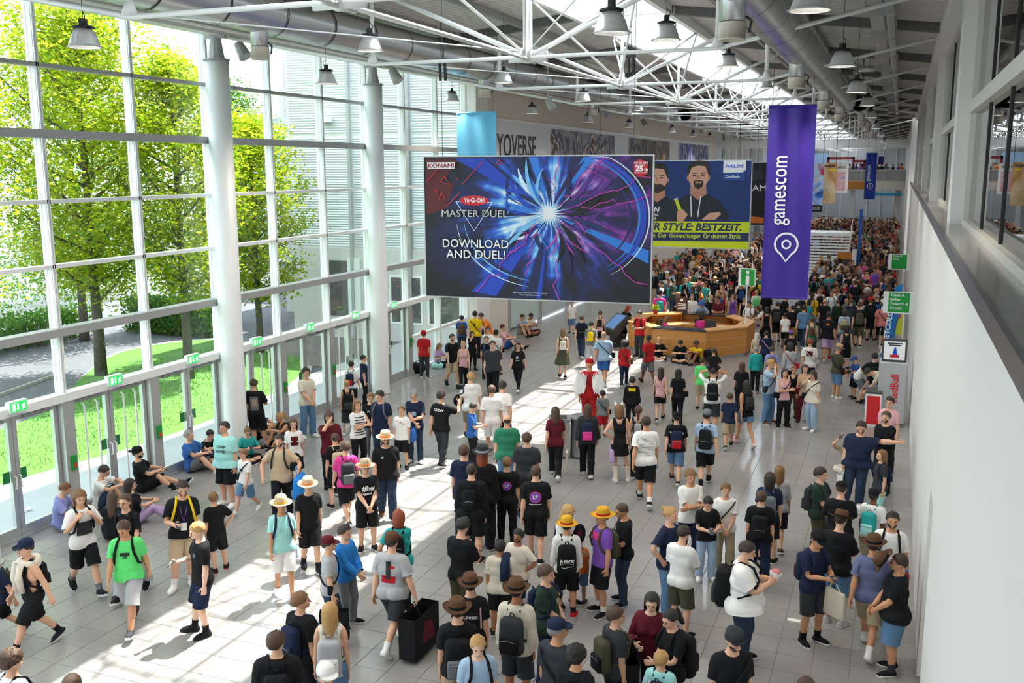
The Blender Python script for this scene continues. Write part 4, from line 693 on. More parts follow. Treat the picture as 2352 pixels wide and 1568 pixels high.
# double litter bin
b0 = onz(1286, 1053); lb = empty('litter_bin', (b0.x + .1, b0.y + .25, 0), .37, label='double metal litter bin beside the woman with the tote bag', cat='bin')
m_bin = mat('brushed steel bin', (.50, .49, .46), .35, .6); m_bind = mat('grey bin', (.22, .22, .23), .5)
MB().box(-.42, .05, -.24, .24, .06, .92).build('bin_body', m_bin, lb); MB().box(-.41, .04, -.23, .23, 0, .06).build('plinth', m_dark, lb); MB().prism([(-.45, -.26), (.07, -.26), (.07, .26), (-.45, .26)], .06, 'z', o=(0, 0, .92)).build('bin_lid', m_bind, lb); MB().lathe([(.25, .04), (.25, .95), (.27, .95), (.27, 1.02), (.2, 1.04), (.19, .98), (0, .95)], 20, (.33, 0, 0)).build('round_bin', m_bind, lb, True); MB().box(-.36, -.02, -.18, .18, .981, .985).build('bin_opening', m_black, lb)
# cooler with lettering, red cooler, flag, poster stand at the right wall
f = empty('drinks_cooler', (.12, 28.0, 0), 0, label='tall silver drinks cooler lettered RedBull against the white wall', cat='cooler'); V, F = rbox(.72, .7, 1.75, .03); MB().add([(v.x, v.y, v.z + .875) for v in V], F).build('cabinet', mat('silver cooler', (.55, .56, .58), .3, .4), f); put_text('RedBull', (.16, -.36, 1.05), (0, 0, 1), (-1, 0, 0), .2, c_rd, 'lettering', f, .75, .02, lift=0); MB().box(-.34, .34, -.37, -.35, .05, .07).build('door_gap', m_dark, f)
q = empty('price_frame', (.14, 27.75, 1.751), 0, label='dark framed white poster standing on the drinks cooler', cat='poster frame'); MB().box(-.33, .3, -.03, .03, 0, .62).build('frame', m_dark, q); MB().box(-.28, .25, -.036, -.03, .06, .56).build('poster', c_wh, q); MB().box(-.12, .1, -.04, -.036, .12, .2).build('red_figure', c_rd, q); MB().prism([(-.06, .2), (.06, .2), (.02, .4), (-.02, .4)], .004, 'y', o=(0, -.041, 0)).build('blue_figure', c_b1, q); MB().box(-.2, .18, -.04, -.036, .49, .52).build('text_line', c_kk, q); MB().box(-.16, .14, -.04, -.036, .44, .47).build('text_line', c_kk, q)
c = empty('chest_cooler', (-.32, 27.7, 0), 0, label='low red and white chest cooler in front of the tall one', cat='cooler'); MB().box(-.2, .2, -.3, .3, 0, .9).build('chest', c_wh, c); MB().box(-.16, .17, -.31, -.3, .06, .84).build('red_front', c_rd, c); MB().box(-.21, .21, -.31, .31, .9, .95).build('glass_lid', m_dark, c)
fl_ = empty('beach_flag', (-.05, 34.2, 0), 0, label='blue leaning flag lettered NetCologne beside the white wall', cat='flag'); MB().lathe([(.22, 0), (.22, .04), (.03, .06)], 14).build('foot', m_dark, fl_); MB().tube([(0, 0, .05), (0, 0, 1.0), (.25, 0, 2.0), (.5, 0, 3.0)], [.02, .016, .012, .006], 6).build('pole', m_dark, fl_); q = MB(); P = [(-.10 + .215 * 1.0 * t, -.01 * math.sin(t * 9), .55 + 2.5 * t) for t in [i / 12 for i in range(13)]]; q.add([v for (x, y, z) in P for v in ((x - .16 + .14 * ((z - .55) / 2.5), y, z), (x + .22, y, z + .1))], [(2 * i, 2 * i + 1, 2 * i + 3, 2 * i + 2) for i in range(12)]); q.build('flag_cloth', mat('flag blue', hexc('1673bd'), .6), fl_, True); put_text('NETCOLOGNE', (.06, -.05, 1.95), Vector((.215, 0, 2.5)), Vector((-2.5, 0, .215)), .17, c_wh, 'lettering', fl_, 1.55, .02, lift=0); put_text('IT', (-.02, -.05, .92), Vector((.215, 0, 2.5)), Vector((-2.5, 0, .215)), .2, c_wh, 'lettering', fl_, .2, .03, lift=0)
s = empty('poster_stand', (.02, 40.0, 0), .1, label='lime and white poster stand beside the blue flag', cat='poster stand'); MB().box(-.36, .38, -.02, .02, .55, 1.75).build('poster', mat('lime poster', hexc('c5d02a'), .5), s); MB().box(-.34, .36, -.026, -.02, 1.35, 1.72).build('poster_header', col('cyan', '7ab8c8'), s); MB().box(-.1, .3, -.028, -.02, 1.18, 1.32).build('poster_badge', c_mg, s); q = MB(); q.box(-.42, -.36, -.03, .03, 0, 1.8); q.box(.38, .44, -.03, .03, 0, 1.8); q.box(-.36, .38, -.03, .03, 1.75, 1.8); q.build('frame', m_wsteel, s)
MB().box(.0, .22, 0, .10, 0, .004).build('paper_scrap', col('paper', 'e8e6e0'), None, loc=(*onz(1808, 1425).xy, .002), label='small scrap of white paper on the floor', cat='paper')
for k, (u, v) in enumerate(((48, 1176), (60, 1172))): MB().tube([(0, 0, .03), (.1, .05, .03)], .03, 8).build('drink_can', c_wh, None, loc=(*onz(u, v).xy, 0), label=['crumpled white cup on the paving outside the door, nearer', 'crumpled white cup on the paving outside the door, farther'][k], cat='cup')
# ---- far end of the hall
we = MB().box(XL - 1, 6, 150, 150.4, 0, 13).build('wall_far', mat('pale end wall', (.62, .64, .66), .6), label='pale glazed end wall far down the hall', kind='structure')
for k in range(9): MB().box(XL + 1.8 * k, XL + 1.8 * k + .15, 149.8, 150, 0, 12).build('end_mullion', m_wsteel, we)
for z in (4, 7, 9.5): MB().box(XL, 3, 149.75, 150, z, z + .2).build('end_transom', m_wsteel, we)
br = empty('footbridge', (0, 112, 0), label='cream footbridge with glass railing crossing the far hall', cat='footbridge'); MB().box(XL, XR, 0, 5, 4.55, 5.55).build('deck', m_cream, br)
for k in range(7): MB().box(XL + 2.26 * k, XL + 2.26 * k + 2.2, -.05, -.02, 5.55, 6.6).build('railing_pane', mat('rail glass', (.30, .28, .27), .1, spec=.8), br); MB().box(XL + 2.26 * k + 2.2, XL + 2.26 * k + 2.26, -.06, 0, 5.55, 6.65).build('railing_post', m_alu, br)
MB().box(XL, XR, -.08, .0, 6.6, 6.68).build('handrail', m_alu, br); MB().box(-6.2, -3.4, -.06, -.02, 4.65, 5.45).build('orange_sign', mat('orange panel', hexc('c07a28'), .5), br); MB().box(-3.2, .2, -.2, -.05, 3.95, 4.25).build('teal_header', mat('teal panel', hexc('3a9ac0'), .5), br)
for k in range(4): MB().box(XL + 1 + 4.6 * k, XL + 1.5 + 4.6 * k, 1, 1.5, 0, 4.55).build('pier', m_white, br)
MB().box(XL, XR, 88, 88.5, 8.55, 9.2).build('cross_beam', m_wsteel, None, label='deep white cross beam under the roof far down the hall', cat='beam')
st = empty('staircase', (-4.3, 62, 0), 0, label='white stepped staircase beside the far hanging posters', cat='stairs')
for k in range(16): MB().box(-1.3, 1.5, .28 * k, .28 * k + .3, .17 * k, .17 * k + .09).build('step', m_wsteel, st)
for x in (-1.4, 1.55): MB().add([(x, 0, .9), (x + .05, 0, .9), (x + .05, 4.5, 3.65), (x, 4.5, 3.65), (x, 0, 0), (x + .05, 0, 0), (x + .05, 4.5, 2.7), (x, 4.5, 2.7)], [(0, 1, 2, 3), (4, 7, 6, 5), (0, 4, 5, 1), (1, 5, 6, 2), (2, 6, 7, 3), (3, 7, 4, 0)]).build('side_panel', m_cream, st)
MB().box(-1.4, 1.6, 4.4, 7, 2.6, 2.75).build('landing', m_wsteel, st); MB().box(-1.3, 1.5, .3, 4.4, -.0, .02).build('base_plate', m_alu, st)
def fposter(u0, v0, u1, v1, y, lab, m, extra=()):
    A = ony(u0, v0, y); B = ony(u1, v1, y); r = empty('hanging_poster', (A.x, y, B.z), 0, label=lab, cat='poster'); w, h = B.x - A.x, A.z - B.z; MB().box(0, w, 0, .06, 0, h).build('panel', m, r)
    for x in (.05, w - .05): MB().tube([(x, .03, h), (x, .03, zroof(A.x + x) + .12 - B.z)], .008, 5).build('suspension_wire', m_dark, r)
    return r, w, h
r, w, h = fposter(1862, 374, 1888, 487, 56, 'hanging poster of blue and pink light trails beside the violet banner', picmat('light trails', ['1c2a70', '3a7ae0', 'c8e4ff', 'c03a6a'], 1.2)); LV[0] = 5; MB().box(0, w, -.01, 0, 0, h * .14).build('caption_band', c_kk, r); put_text('EDGE', (w * .55, -.02, h * .05), (1, 0, 0), (0, 0, 1), .16, c_wh, 'lettering', r, w * .6, lift=0)
r, w, h = fposter(1888, 374, 1918, 468, 57, 'hanging poster in sand and ochre reading gamescom, beside the light trails', picmat('dusty ochre', ['5a3a10', 'a8742a', 'd8c090', 'e8e0cc'], .5)); put_text('gamescom', (w * .45, -.02, h * .87), (1, 0, 0), (0, 0, 1), .17, c_kk, 'lettering', r, w * .85, .02, lift=0); MB().box(w * .5, w * .9, -.01, 0, h * .81, h * .85).build('yellow_tag', mat('tag yellow', hexc('e8d010'), .5), r); put_text('HUNTER', (w * .4, -.02, h * .36), (1, 0, 0), (0, 0, 1), .16, c_wh, 'lettering', r, w * .6, lift=0)
r, w, h = fposter(1918, 376, 1946, 443, 58, 'white framed hanging poster with a pink picture, rightmost of the three', c_wh); MB().box(w * .06, w * .82, -.01, 0, h * .08, h * .72).build('picture', picmat('pink picture', ['7a90d0', 'e8d0dc', 'd89ab8', 'f4eef2'], 1.4), r); put_text('VERSE', (w * .45, -.02, h * .84), (1, 0, 0), (0, 0, 1), .13, c_kk, 'lettering', r, w * .7, lift=0)
rb = empty('exhibition_booth', (-7.6, 113.2, 5.55), 0, label='red framed booth on the far footbridge', cat='booth'); m_rb = mat('booth red', hexc('8a1c26'), .5)
for x0, x1, z0, z1 in ((0, .25, 0, 2.5), (2.6, 2.85, 0, 2.5), (0, 2.85, 2.2, 2.5), (2.85, 4.0, 1.9, 2.15), (3.75, 4.0, 0, 2.15)): MB().box(x0, x1, 0, .3, z0, z1).build('frame_beam', m_rb, rb)
MB().box(-4, 0, 1.2, 1.35, .0, 2.9).build('blue_backdrop', mat('pale blue backdrop', hexc('9cc0e4'), .7), rb)
ob = empty('info_kiosk', (-2.7, 60.5, 0), 0, label='orange headed kiosk stand at the foot of the far stairs', cat='kiosk'); MB().box(-.5, .3, 0, .5, 0, 2.0).build('stand', m_dark, ob); MB().box(-.5, .3, -.02, 0, 1.6, 2.0).build('orange_head', mat('orange panel', hexc('c07a28'), .5), ob); MB().box(.3, .55, 0, .5, 0, 2.15).build('side_panel', m_wsteel, ob)
bc = empty('blue_column', (-2.2, 66, 0), 0, label='bright blue square column behind the far stairs', cat='column'); MB().box(-.09, .09, 0, .2, .2, 4.3).build('shaft', mat('vivid blue', hexc('1c6ad0'), .5), bc); MB().box(-.2, .2, -.05, .45, 0, .2).build('base', m_dark, bc)
# ================================================================== people: one body template, posed by linear blend skinning
JT = dict(pelvis=(0, 0, .93), spine=(0, 0, 1.07), chest=(0, 0, 1.24), neck=(0, .015, 1.46), head=(0, 0, 1.56))
for _sd, _sg in (('L', 1), ('R', -1)):
    JT['thigh' + _sd] = (_sg * .09, 0, .90); JT['shin' + _sd] = (_sg * .10, -.01, .49); JT['foot' + _sd] = (_sg * .105, .025, .085)
    JT['uarm' + _sd] = (_sg * .158, .012, 1.392); JT['farm' + _sd] = (_sg * .322, .020, 1.152); JT['hand' + _sd] = (_sg * .462, .0, .948)
JT = {k: np.array(v, float) for k, v in JT.items()}
BONES = list(JT); BI = {b: i for i, b in enumerate(BONES)}
PRIMS = []     # (bone, a, b, ra, rb, yscale, k)
def prim(bone, a, b, ra, rb, ys=1., k=.025): PRIMS.append((bone, np.array(a, float), np.array(b, float), ra, rb, ys, k))
def _build_prims():
    prim('pelvis', (-.07, .0, .92), (.07, .0, .92), .108, .108, .86); prim('spine', (-.05, -.005, 1.07), (.05, -.005, 1.07), .102, .102, .86)
    prim('chest', (-.075, 0, 1.24), (.075, 0, 1.24), .118, .118, .86); prim('chest', (-.125, .014, 1.385), (.125, .014, 1.385), .062, .062, 1, .04)
    prim('chest', (-.06, -.02, 1.33), (.06, -.02, 1.33), .10, .10, .8, .04)
    prim('neck', (0, .022, 1.40), (0, .012, 1.50), .095, .054, 1, .06); prim('neck', (0, .012, 1.48), (0, -.002, 1.57), .054, .053, 1, .02)
    prim('head', (0, .012, 1.640), (0, .012, 1.664), .083, .083, 1.17, .02); prim('head', (0, -.028, 1.605), (0, -.038, 1.578), .064, .053, 1.08, .03)
    prim('head', (0, -.088, 1.553), (0, -.088, 1.556), .017, .017, 1, .02); prim('head', (0, -.094, 1.636), (0, -.117, 1.603), .009, .0135, 1, .008)
    for s in (1, -1):
        L = 'L' if s > 0 else 'R'
        prim('head', (s * .078, .012, 1.625), (s * .074, .006, 1.60), .015, .010, 1, .006)
        prim('head', (s * .03, -.088, 1.652), (s * .012, -.092, 1.652), .011, .011, 1, .01); prim('head', (s * .018, -.098, 1.577), (0, -.104, 1.577), .007, .009, 1, .006)
        prim('pelvis', (s * .065, .05, .915), (s * .065, .045, .90), .088, .088, 1, .03)
        h, kn, an = JT['thigh' + L], JT['shin' + L], JT['foot' + L]
        prim('thigh' + L, h + (0, .005, -.03), kn, .090, .055, 1, .035); prim('shin' + L, kn, kn + (s * .003, .028, -.14), .053, .056, 1, .02)
        prim('shin' + L, kn + (s * .003, .028, -.14), an, .054, .036, 1, .02)
        prim('foot' + L, an + (0, .025, -.04), (s * .112, -.09, .038), .040, .038, 1, .02); prim('foot' + L, (s * .112, -.09, .036), (s * .114, -.145, .028), .037, .027, 1, .015)
        sh, el, wr = JT['uarm' + L], JT['farm' + L], JT['hand' + L]
        prim('uarm' + L, sh, sh + (el - sh) * .4, .056, .049, 1, .04); prim('uarm' + L, sh + (el - sh) * .3, el, .052, .040, 1, .02)
        prim('farm' + L, el, el + (wr - el) * .3, .040, .042, 1, .015); prim('farm' + L, el + (wr - el) * .3, wr, .042, .026, 1, .015)
        d = (wr - el) / np.linalg.norm(wr - el); t = np.array([0, -1., 0]); t -= d * d.dot(t); t /= np.linalg.norm(t); n = np.cross(d, t) * s; n = n / np.linalg.norm(n)
        if n[0] * s > 0: n = -n          # palm faces the body
        for q in (-.026, -.009, .009, .026): prim('hand' + L, wr + d * .01 + t * q * .7, wr + d * .09 + t * q, .014, .0135, 1, .008)
        for q, ln in ((.030, .070), (.0095, .080), (-.0115, .074), (-.032, .058)):
            p0 = wr + d * .088 + t * q; d1 = d * math.cos(.35) + n * math.sin(.35); p1 = p0 + d1 * ln * .5; d2 = d * math.cos(.95) + n * math.sin(.95); p2 = p1 + d2 * ln * .32
            d3 = d * math.cos(1.4) + n * math.sin(1.4); p3 = p2 + d3 * ln * .25
            prim('hand' + L, p0, p1, .0098, .0088, 1, .003); prim('hand' + L, p1, p2, .0088, .008, 1, .003); prim('hand' + L, p2, p3, .008, .007, 1, .003)
        a0 = wr + d * .03 + t * .028; a1 = a0 + (d * .6 + t * .75 + n * .25) * .042; a2 = a1 + (d * .9 + t * .25 + n * .3) * .034
        prim('hand' + L, a0, a1, .0135, .011, 1, .008); prim('hand' + L, a1, a2, .0105, .0085, 1, .004)
_build_prims()
def _pd(P, pr):
    b, a, c, ra, rb, ys, k = pr; Q = P - a; ab = c - a
    if ys != 1: Q = Q / np.array([1, ys, 1]); ab = ab / np.array([1, ys, 1])
    t = np.clip((Q @ ab) / max(1e-9, ab @ ab), 0, 1)
    return np.linalg.norm(Q - t[:, None] * ab, axis=1) - (ra + (rb - ra) * t)
def _nets(lo, hi, h, skip=(), inflate=0.):
    n = [int((b - a) / h) + 2 for a, b in zip(lo, hi)]
    ax = [lo[i] + h * np.arange(n[i]) for i in range(3)]
    D = np.full(n, 1.0)
    for pr in PRIMS:                    # evaluate each primitive only in the block around it
        if pr[0][:4] in skip: continue
        m = max(pr[3], pr[4]) * max(1, pr[5]) + .06; l = np.minimum(pr[1], pr[2]) - m; u = np.maximum(pr[1], pr[2]) + m
        i0 = [max(0, int((l[i] - lo[i]) / h)) for i in range(3)]; i1 = [min(n[i], int((u[i] - lo[i]) / h) + 1) for i in range(3)]
        if any(p >= q for p, q in zip(i0, i1)): continue
        sl = tuple(slice(p, q) for p, q in zip(i0, i1)); G = np.stack(np.meshgrid(*[ax[i][sl[i]] for i in range(3)], indexing='ij'), -1)
        d = _pd(G.reshape(-1, 3), pr).reshape(G.shape[:3]); k = pr[6]; o = D[sl]; hh = np.clip(k - np.abs(d - o), 0, None) / k; D[sl] = np.minimum(d, o) - hh * hh * k * .25
    D -= inflate
    ins = D < 0
    acc = np.zeros([k - 1 for k in n] + [3]); cnt = np.zeros([k - 1 for k in n])
    for axis in range(3):
        sl0 = [slice(None)] * 3; sl1 = [slice(None)] * 3; sl0[axis] = slice(0, -1); sl1[axis] = slice(1, None)
        d0, d1 = D[tuple(sl0)], D[tuple(sl1)]; cr = ins[tuple(sl0)] != ins[tuple(sl1)]
        I = np.array(np.nonzero(cr)).T; t = d0[cr] / (d0[cr] - d1[cr]); pos = I.astype(float); pos[:, axis] += t
        oth = [a for a in range(3) if a != axis]
        for da in (0, -1):
            for db in (0, -1):
                J = I.copy(); J[:, oth[0]] += da; J[:, oth[1]] += db
                ok = ((J >= 0) & (J < np.array(acc.shape[:3]))).all(1)
                np.add.at(acc, tuple(J[ok].T), pos[ok]); np.add.at(cnt, tuple(J[ok].T), 1)
    act = cnt > 0; idx = np.full(cnt.shape, -1); idx[act] = np.arange(act.sum()); V = acc[act] / cnt[act][:, None] * h + np.array(lo)
    Fs = []
    for axis in range(3):
        sl0 = [slice(None)] * 3; sl1 = [slice(None)] * 3; sl0[axis] = slice(0, -1); sl1[axis] = slice(1, None)
        a, b = ins[tuple(sl0)], ins[tuple(sl1)]; oth = [(axis + 1) % 3, (axis + 2) % 3]
        for cr, fl in ((a & ~b, False), (~a & b, True)):
            I = np.array(np.nonzero(cr)).T; q = []
            ok = np.ones(len(I), bool)
            for o0, o1 in ((0, 0), (-1, 0), (-1, -1), (0, -1)):
                J = I.copy(); J[:, oth[0]] += o0; J[:, oth[1]] += o1; ok &= ((J >= 0) & (J < np.array(idx.shape))).all(1); q.append(J)
            q = [idx[tuple(np.clip(J, 0, np.array(idx.shape) - 1).T)] for J in q]; F = np.stack(q, 1)[ok]
            Fs.append(F if not fl else F[:, ::-1])
    return V, np.concatenate(Fs)
def _weights(V):
    n = len(BONES); D = np.full((len(V), n), 9.)
    for pr in PRIMS: D[:, BI[pr[0]]] = np.minimum(D[:, BI[pr[0]]], _pd(V, pr))
    sg = np.array([.028 if b in ('pelvis', 'spine', 'chest', 'neck') else .018 for b in BONES])
    Wt = np.exp(-np.clip(D, -.02, None) / sg)
    Wt /= Wt.sum(1, keepdims=True); Wt[Wt < .02] = 0
    lw = V[:, 0] > 0
    for b in BONES:                    # no bleeding across the middle
        if b[-1] == 'L' and b[:-1] in ('thigh', 'shin', 'foot'): Wt[(V[:, 0] < -.004), BI[b]] = 0
        if b[-1] == 'R' and b[:-1] in ('thigh', 'shin', 'foot'): Wt[(V[:, 0] > .004), BI[b]] = 0
    return Wt / Wt.sum(1, keepdims=True)
def _simplify(V, F, ratio):
    me = bpy.data.meshes.new('s'); me.from_pydata(V.tolist(), [], F.tolist()); o = bpy.data.objects.new('s', me); COL.objects.link(o)
    d = o.modifiers.new('d', 'DECIMATE'); d.ratio = ratio
    e = o.evaluated_get(bpy.context.evaluated_depsgraph_get()); m2 = bpy.data.meshes.new_from_object(e); m2.calc_loop_triangles()
    V2 = np.array([v.co[:] for v in m2.vertices]); F2 = np.array([t.vertices[:] for t in m2.loop_triangles])
    bpy.data.objects.remove(o); bpy.data.meshes.remove(me); bpy.data.meshes.remove(m2); return V2, F2
_lo, _hi = (-.64, -.24, -.02), (.64, .2, 1.78)
_V, _F = _nets(_lo, _hi, .0052)
BODY = {}
for _k, _r_ in (('hi', .022), ('mid', .0095)): _a, _b = _simplify(_V, _F, _r_); BODY[_k] = (_a, _b, _weights(_a))
_V, _F = _nets(_lo, _hi, .018)
for _k, _r_ in (('lo', .06), ('far', .017)): _a, _b = _simplify(_V, _F, _r_); BODY[_k] = (_a, _b, _weights(_a))
CLOTH = {}
for _k, _h in (('hi', .028), ('mid', .038), ('lo', .06), ('far', .105)):
    _a, _b = _nets((-.64, -.26, -.03), (.64, .24, 1.60), _h, skip=('head', 'hand'), inflate={'hi': .007, 'mid': .010, 'lo': .016, 'far': .026}[_k]); CLOTH[_k] = (_a, _b, _weights(_a))
def _vnorm(V, F):
    N = np.zeros_like(V); t = np.cross(V[F[:, 1]] - V[F[:, 0]], V[F[:, 2]] - V[F[:, 0]])
    for i in range(F.shape[1]): np.add.at(N, F[:, i], t)
    return N / np.maximum(1e-9, np.linalg.norm(N, axis=1, keepdims=True))
# ---------------- pose
def _nz(v): v = np.asarray(v, float); return v / max(1e-9, np.linalg.norm(v))
def _frame(d, hint):
    d = _nz(d); n = np.cross(d, hint); n = _nz(n) if np.linalg.norm(n) > 1e-6 else _nz(np.cross(d, (1, 0, .01))); return np.stack([d, n, np.cross(d, n)], 1)
def _rot(axis, deg):
    return np.array(Matrix.Rotation(math.radians(deg), 3, axis if isinstance(axis, str) else Vector(axis)))
def _ik(root, tgt, a, b, hint):
    d = tgt - root; L = np.linalg.norm(d); L2 = min(L, (a + b) * .998); d = d / max(L, 1e-6); L2 = max(L2, abs(a - b) + .02)
    x = (a * a - b * b + L2 * L2) / (2 * L2); y = math.sqrt(max(0, a * a - x * x)); h = np.asarray(hint, float); h = h - d * d.dot(h); h = _nz(h)
    return root + d * x + h * y, root + d * L2
def pose_mats(p, J=JT):
    """p: dict pelvis(x,y,z), lean, side, twist, head(yaw,pitch), LH/RH (target, hint), LF/RF (ankle target, hint, pitch, yaw); J: joints; -> {bone:(R,t)} mapping rest->posed"""
    R, T = {}, {}
    pel = np.array(p.get('pelvis', (0, 0, .925))) * (J['pelvis'][2] / .93)
    Rp = _rot('X', p.get('plean', 0)) @ _rot('Z', p.get('ptwist', 0))
    def setb(b, Rm, newj): R[b] = Rm; T[b] = np.asarray(newj) - Rm @ J[b]
    setb('pelvis', Rp, pel)
    ln = p.get('lean', 0) / 2.; Rs = Rp @ _rot('Z', p.get('twist', 0) / 2) @ _rot('X', ln) @ _rot('Y', p.get('side', 0) / 2); js = R['pelvis'] @ J['spine'] + T['pelvis']; setb('spine', Rs, js)
    Rc = Rs @ _rot('Z', p.get('twist', 0) / 2) @ _rot('X', ln) @ _rot('Y', p.get('side', 0) / 2); setb('chest', Rc, Rs @ J['chest'] + T['spine'])
    hy, hp = p.get('head', (0, 0)); Rn = Rc @ _rot('Z', hy * .4) @ _rot('X', hp * .4); setb('neck', Rn, Rc @ J['neck'] + T['chest'])
    Rh = Rc @ _rot('Z', hy) @ _rot('X', hp); setb('head', Rh, Rn @ J['head'] + T['neck'])
    sc = J['pelvis'][2] / .93
    for sd, sg in (('L', 1), ('R', -1)):
        a0, a1, a2 = J['uarm' + sd], J['farm' + sd], J['hand' + sd]; root = Rc @ a0 + T['chest']
        tg, hint = p.get(sd + 'H', ((sg * .26, .03, .80), (sg * .4, 1, -.1)))
        tgt = np.array(tg, float) * sc
        if p.get(sd + 'rel'): tgt = Rc @ tgt + T['chest']
        el, wr = _ik(root, tgt, np.linalg.norm(a1 - a0), np.linalg.norm(a2 - a1), hint)
        rest_h = np.array((sg * .3, 1, 0)); 
        Ru = _frame(el - root, hint) @ _frame(a1 - a0, rest_h).T; setb('uarm' + sd, Ru, root)
        h2 = np.asarray(hint, float); Rf = _frame(wr - el, h2) @ _frame(a2 - a1, rest_h).T; setb('farm' + sd, Rf, el)
        tw = p.get(sd + 'tw', 0); Rhd = _rot(tuple(_nz(wr - el)), tw) @ Rf if tw else Rf; setb('hand' + sd, Rhd, wr)
        l0, l1, l2 = J['thigh' + sd], J['shin' + sd], J['foot' + sd]; root = Rp @ l0 + T['pelvis']
        ft = p.get(sd + 'F', ((sg * .11, .02, .085), (sg * .12, -1, 0), 0, sg * 10)); tgt = np.array(ft[0], float) * sc
        kn, an = _ik(root, tgt, np.linalg.norm(l1 - l0), np.linalg.norm(l2 - l1), ft[1])
        rh = np.array((0, -1., 0)); Rt = _frame(kn - root, ft[1]) @ _frame(l1 - l0, rh).T; setb('thigh' + sd, Rt, root)
        Rsn = _frame(an - kn, ft[1]) @ _frame(l2 - l1, rh).T; setb('shin' + sd, Rsn, kn)
        setb('foot' + sd, _rot('Z', ft[3]) @ _rot('X', ft[2]), an)
    return R, T
def skin(V, Wt, RT):
    R, T = RT; out = np.zeros_like(V)
    for b in BONES:
        w = Wt[:, BI[b]]; ix = np.nonzero(w)[0]
        if len(ix): out[ix] += w[ix, None] * (V[ix] @ R[b].T + T[b])
    return out
# ---------------- body shape
def shape(V, Wt, fem=0., girth=1., head=1., hang=False):
    """rest-pose shape change; returns new verts (also applied to garment shells)"""
    V = V.copy(); z = V[:, 2]; tor = Wt[:, [BI[b] for b in ('pelvis', 'spine', 'chest')]].sum(1)
    arm = Wt[:, [BI[b + s] for b in ('uarm', 'farm') for s in 'LR']].sum(1); leg = Wt[:, [BI[b + s] for b in ('thigh', 'shin') for s in 'LR']].sum(1)
    g = girth - 1
    if g:
        belly = np.exp(-((z - 1.05) / .16) ** 2)
        if hang: belly = np.where(z < 1.05, np.maximum(belly, .8), belly); tor = np.maximum(tor, (arm < .2) * (z < 1.2))
        V[:, 0] *= 1 + tor * g * (.55 + .35 * belly); f = V[:, 1] < 0
        V[:, 1] *= 1 + tor * g * np.where(f, .7 + 1.1 * belly, .6)
        for s, sg in (('L', 1), ('R', -1)):
            for b, c in (('thigh', 'shin'), ('shin', 'foot'), ('uarm', 'farm'), ('farm', 'hand')):
                a = JT[b + s]; d = JT[c + s] - a; L = d @ d; w = Wt[:, BI[b + s]][:, None]; t = np.clip((V - a) @ d / L, 0, 1)[:, None]; ap = a + t * d
                V += (V - ap) * w * g * .55
        dx = g * .05; am = arm + Wt[:, [BI['handL'], BI['handR']]].sum(1); V[:, 0] += np.sign(V[:, 0]) * dx * am
    if fem:
        V[:, 0] *= 1 - fem * tor * (.10 * np.exp(-((z - 1.38) / .12) ** 2) + .16 * np.exp(-((z - 1.10) / .09) ** 2) - .05 * np.exp(-((z - .93) / .1) ** 2))
        b = np.exp(-((z - 1.26) / .055) ** 2) * np.exp(-((np.abs(V[:, 0]) - .07) / .05) ** 2) * (V[:, 1] < 0) * tor; V[:, 1] -= fem * b * .045
        V[:, 0] -= np.sign(V[:, 0]) * fem * .018 * (arm + Wt[:, [BI['handL'], BI['handR']]].sum(1))
        for s in 'LR':
            for b_, c in (('uarm', 'farm'), ('farm', 'hand'), ('shin', 'foot')):
                a = JT[b_ + s]; d = JT[c + s] - a; w = Wt[:, BI[b_ + s]][:, None]; t = np.clip((V - a) @ d / (d @ d), 0, 1)[:, None]; V -= (V - a - t * d) * w * fem * .14
    if head != 1:
        w = Wt[:, BI['head']][:, None]; c = JT['head'] + (0, 0, -.02); V += (V - c) * w * (head - 1)
    return V
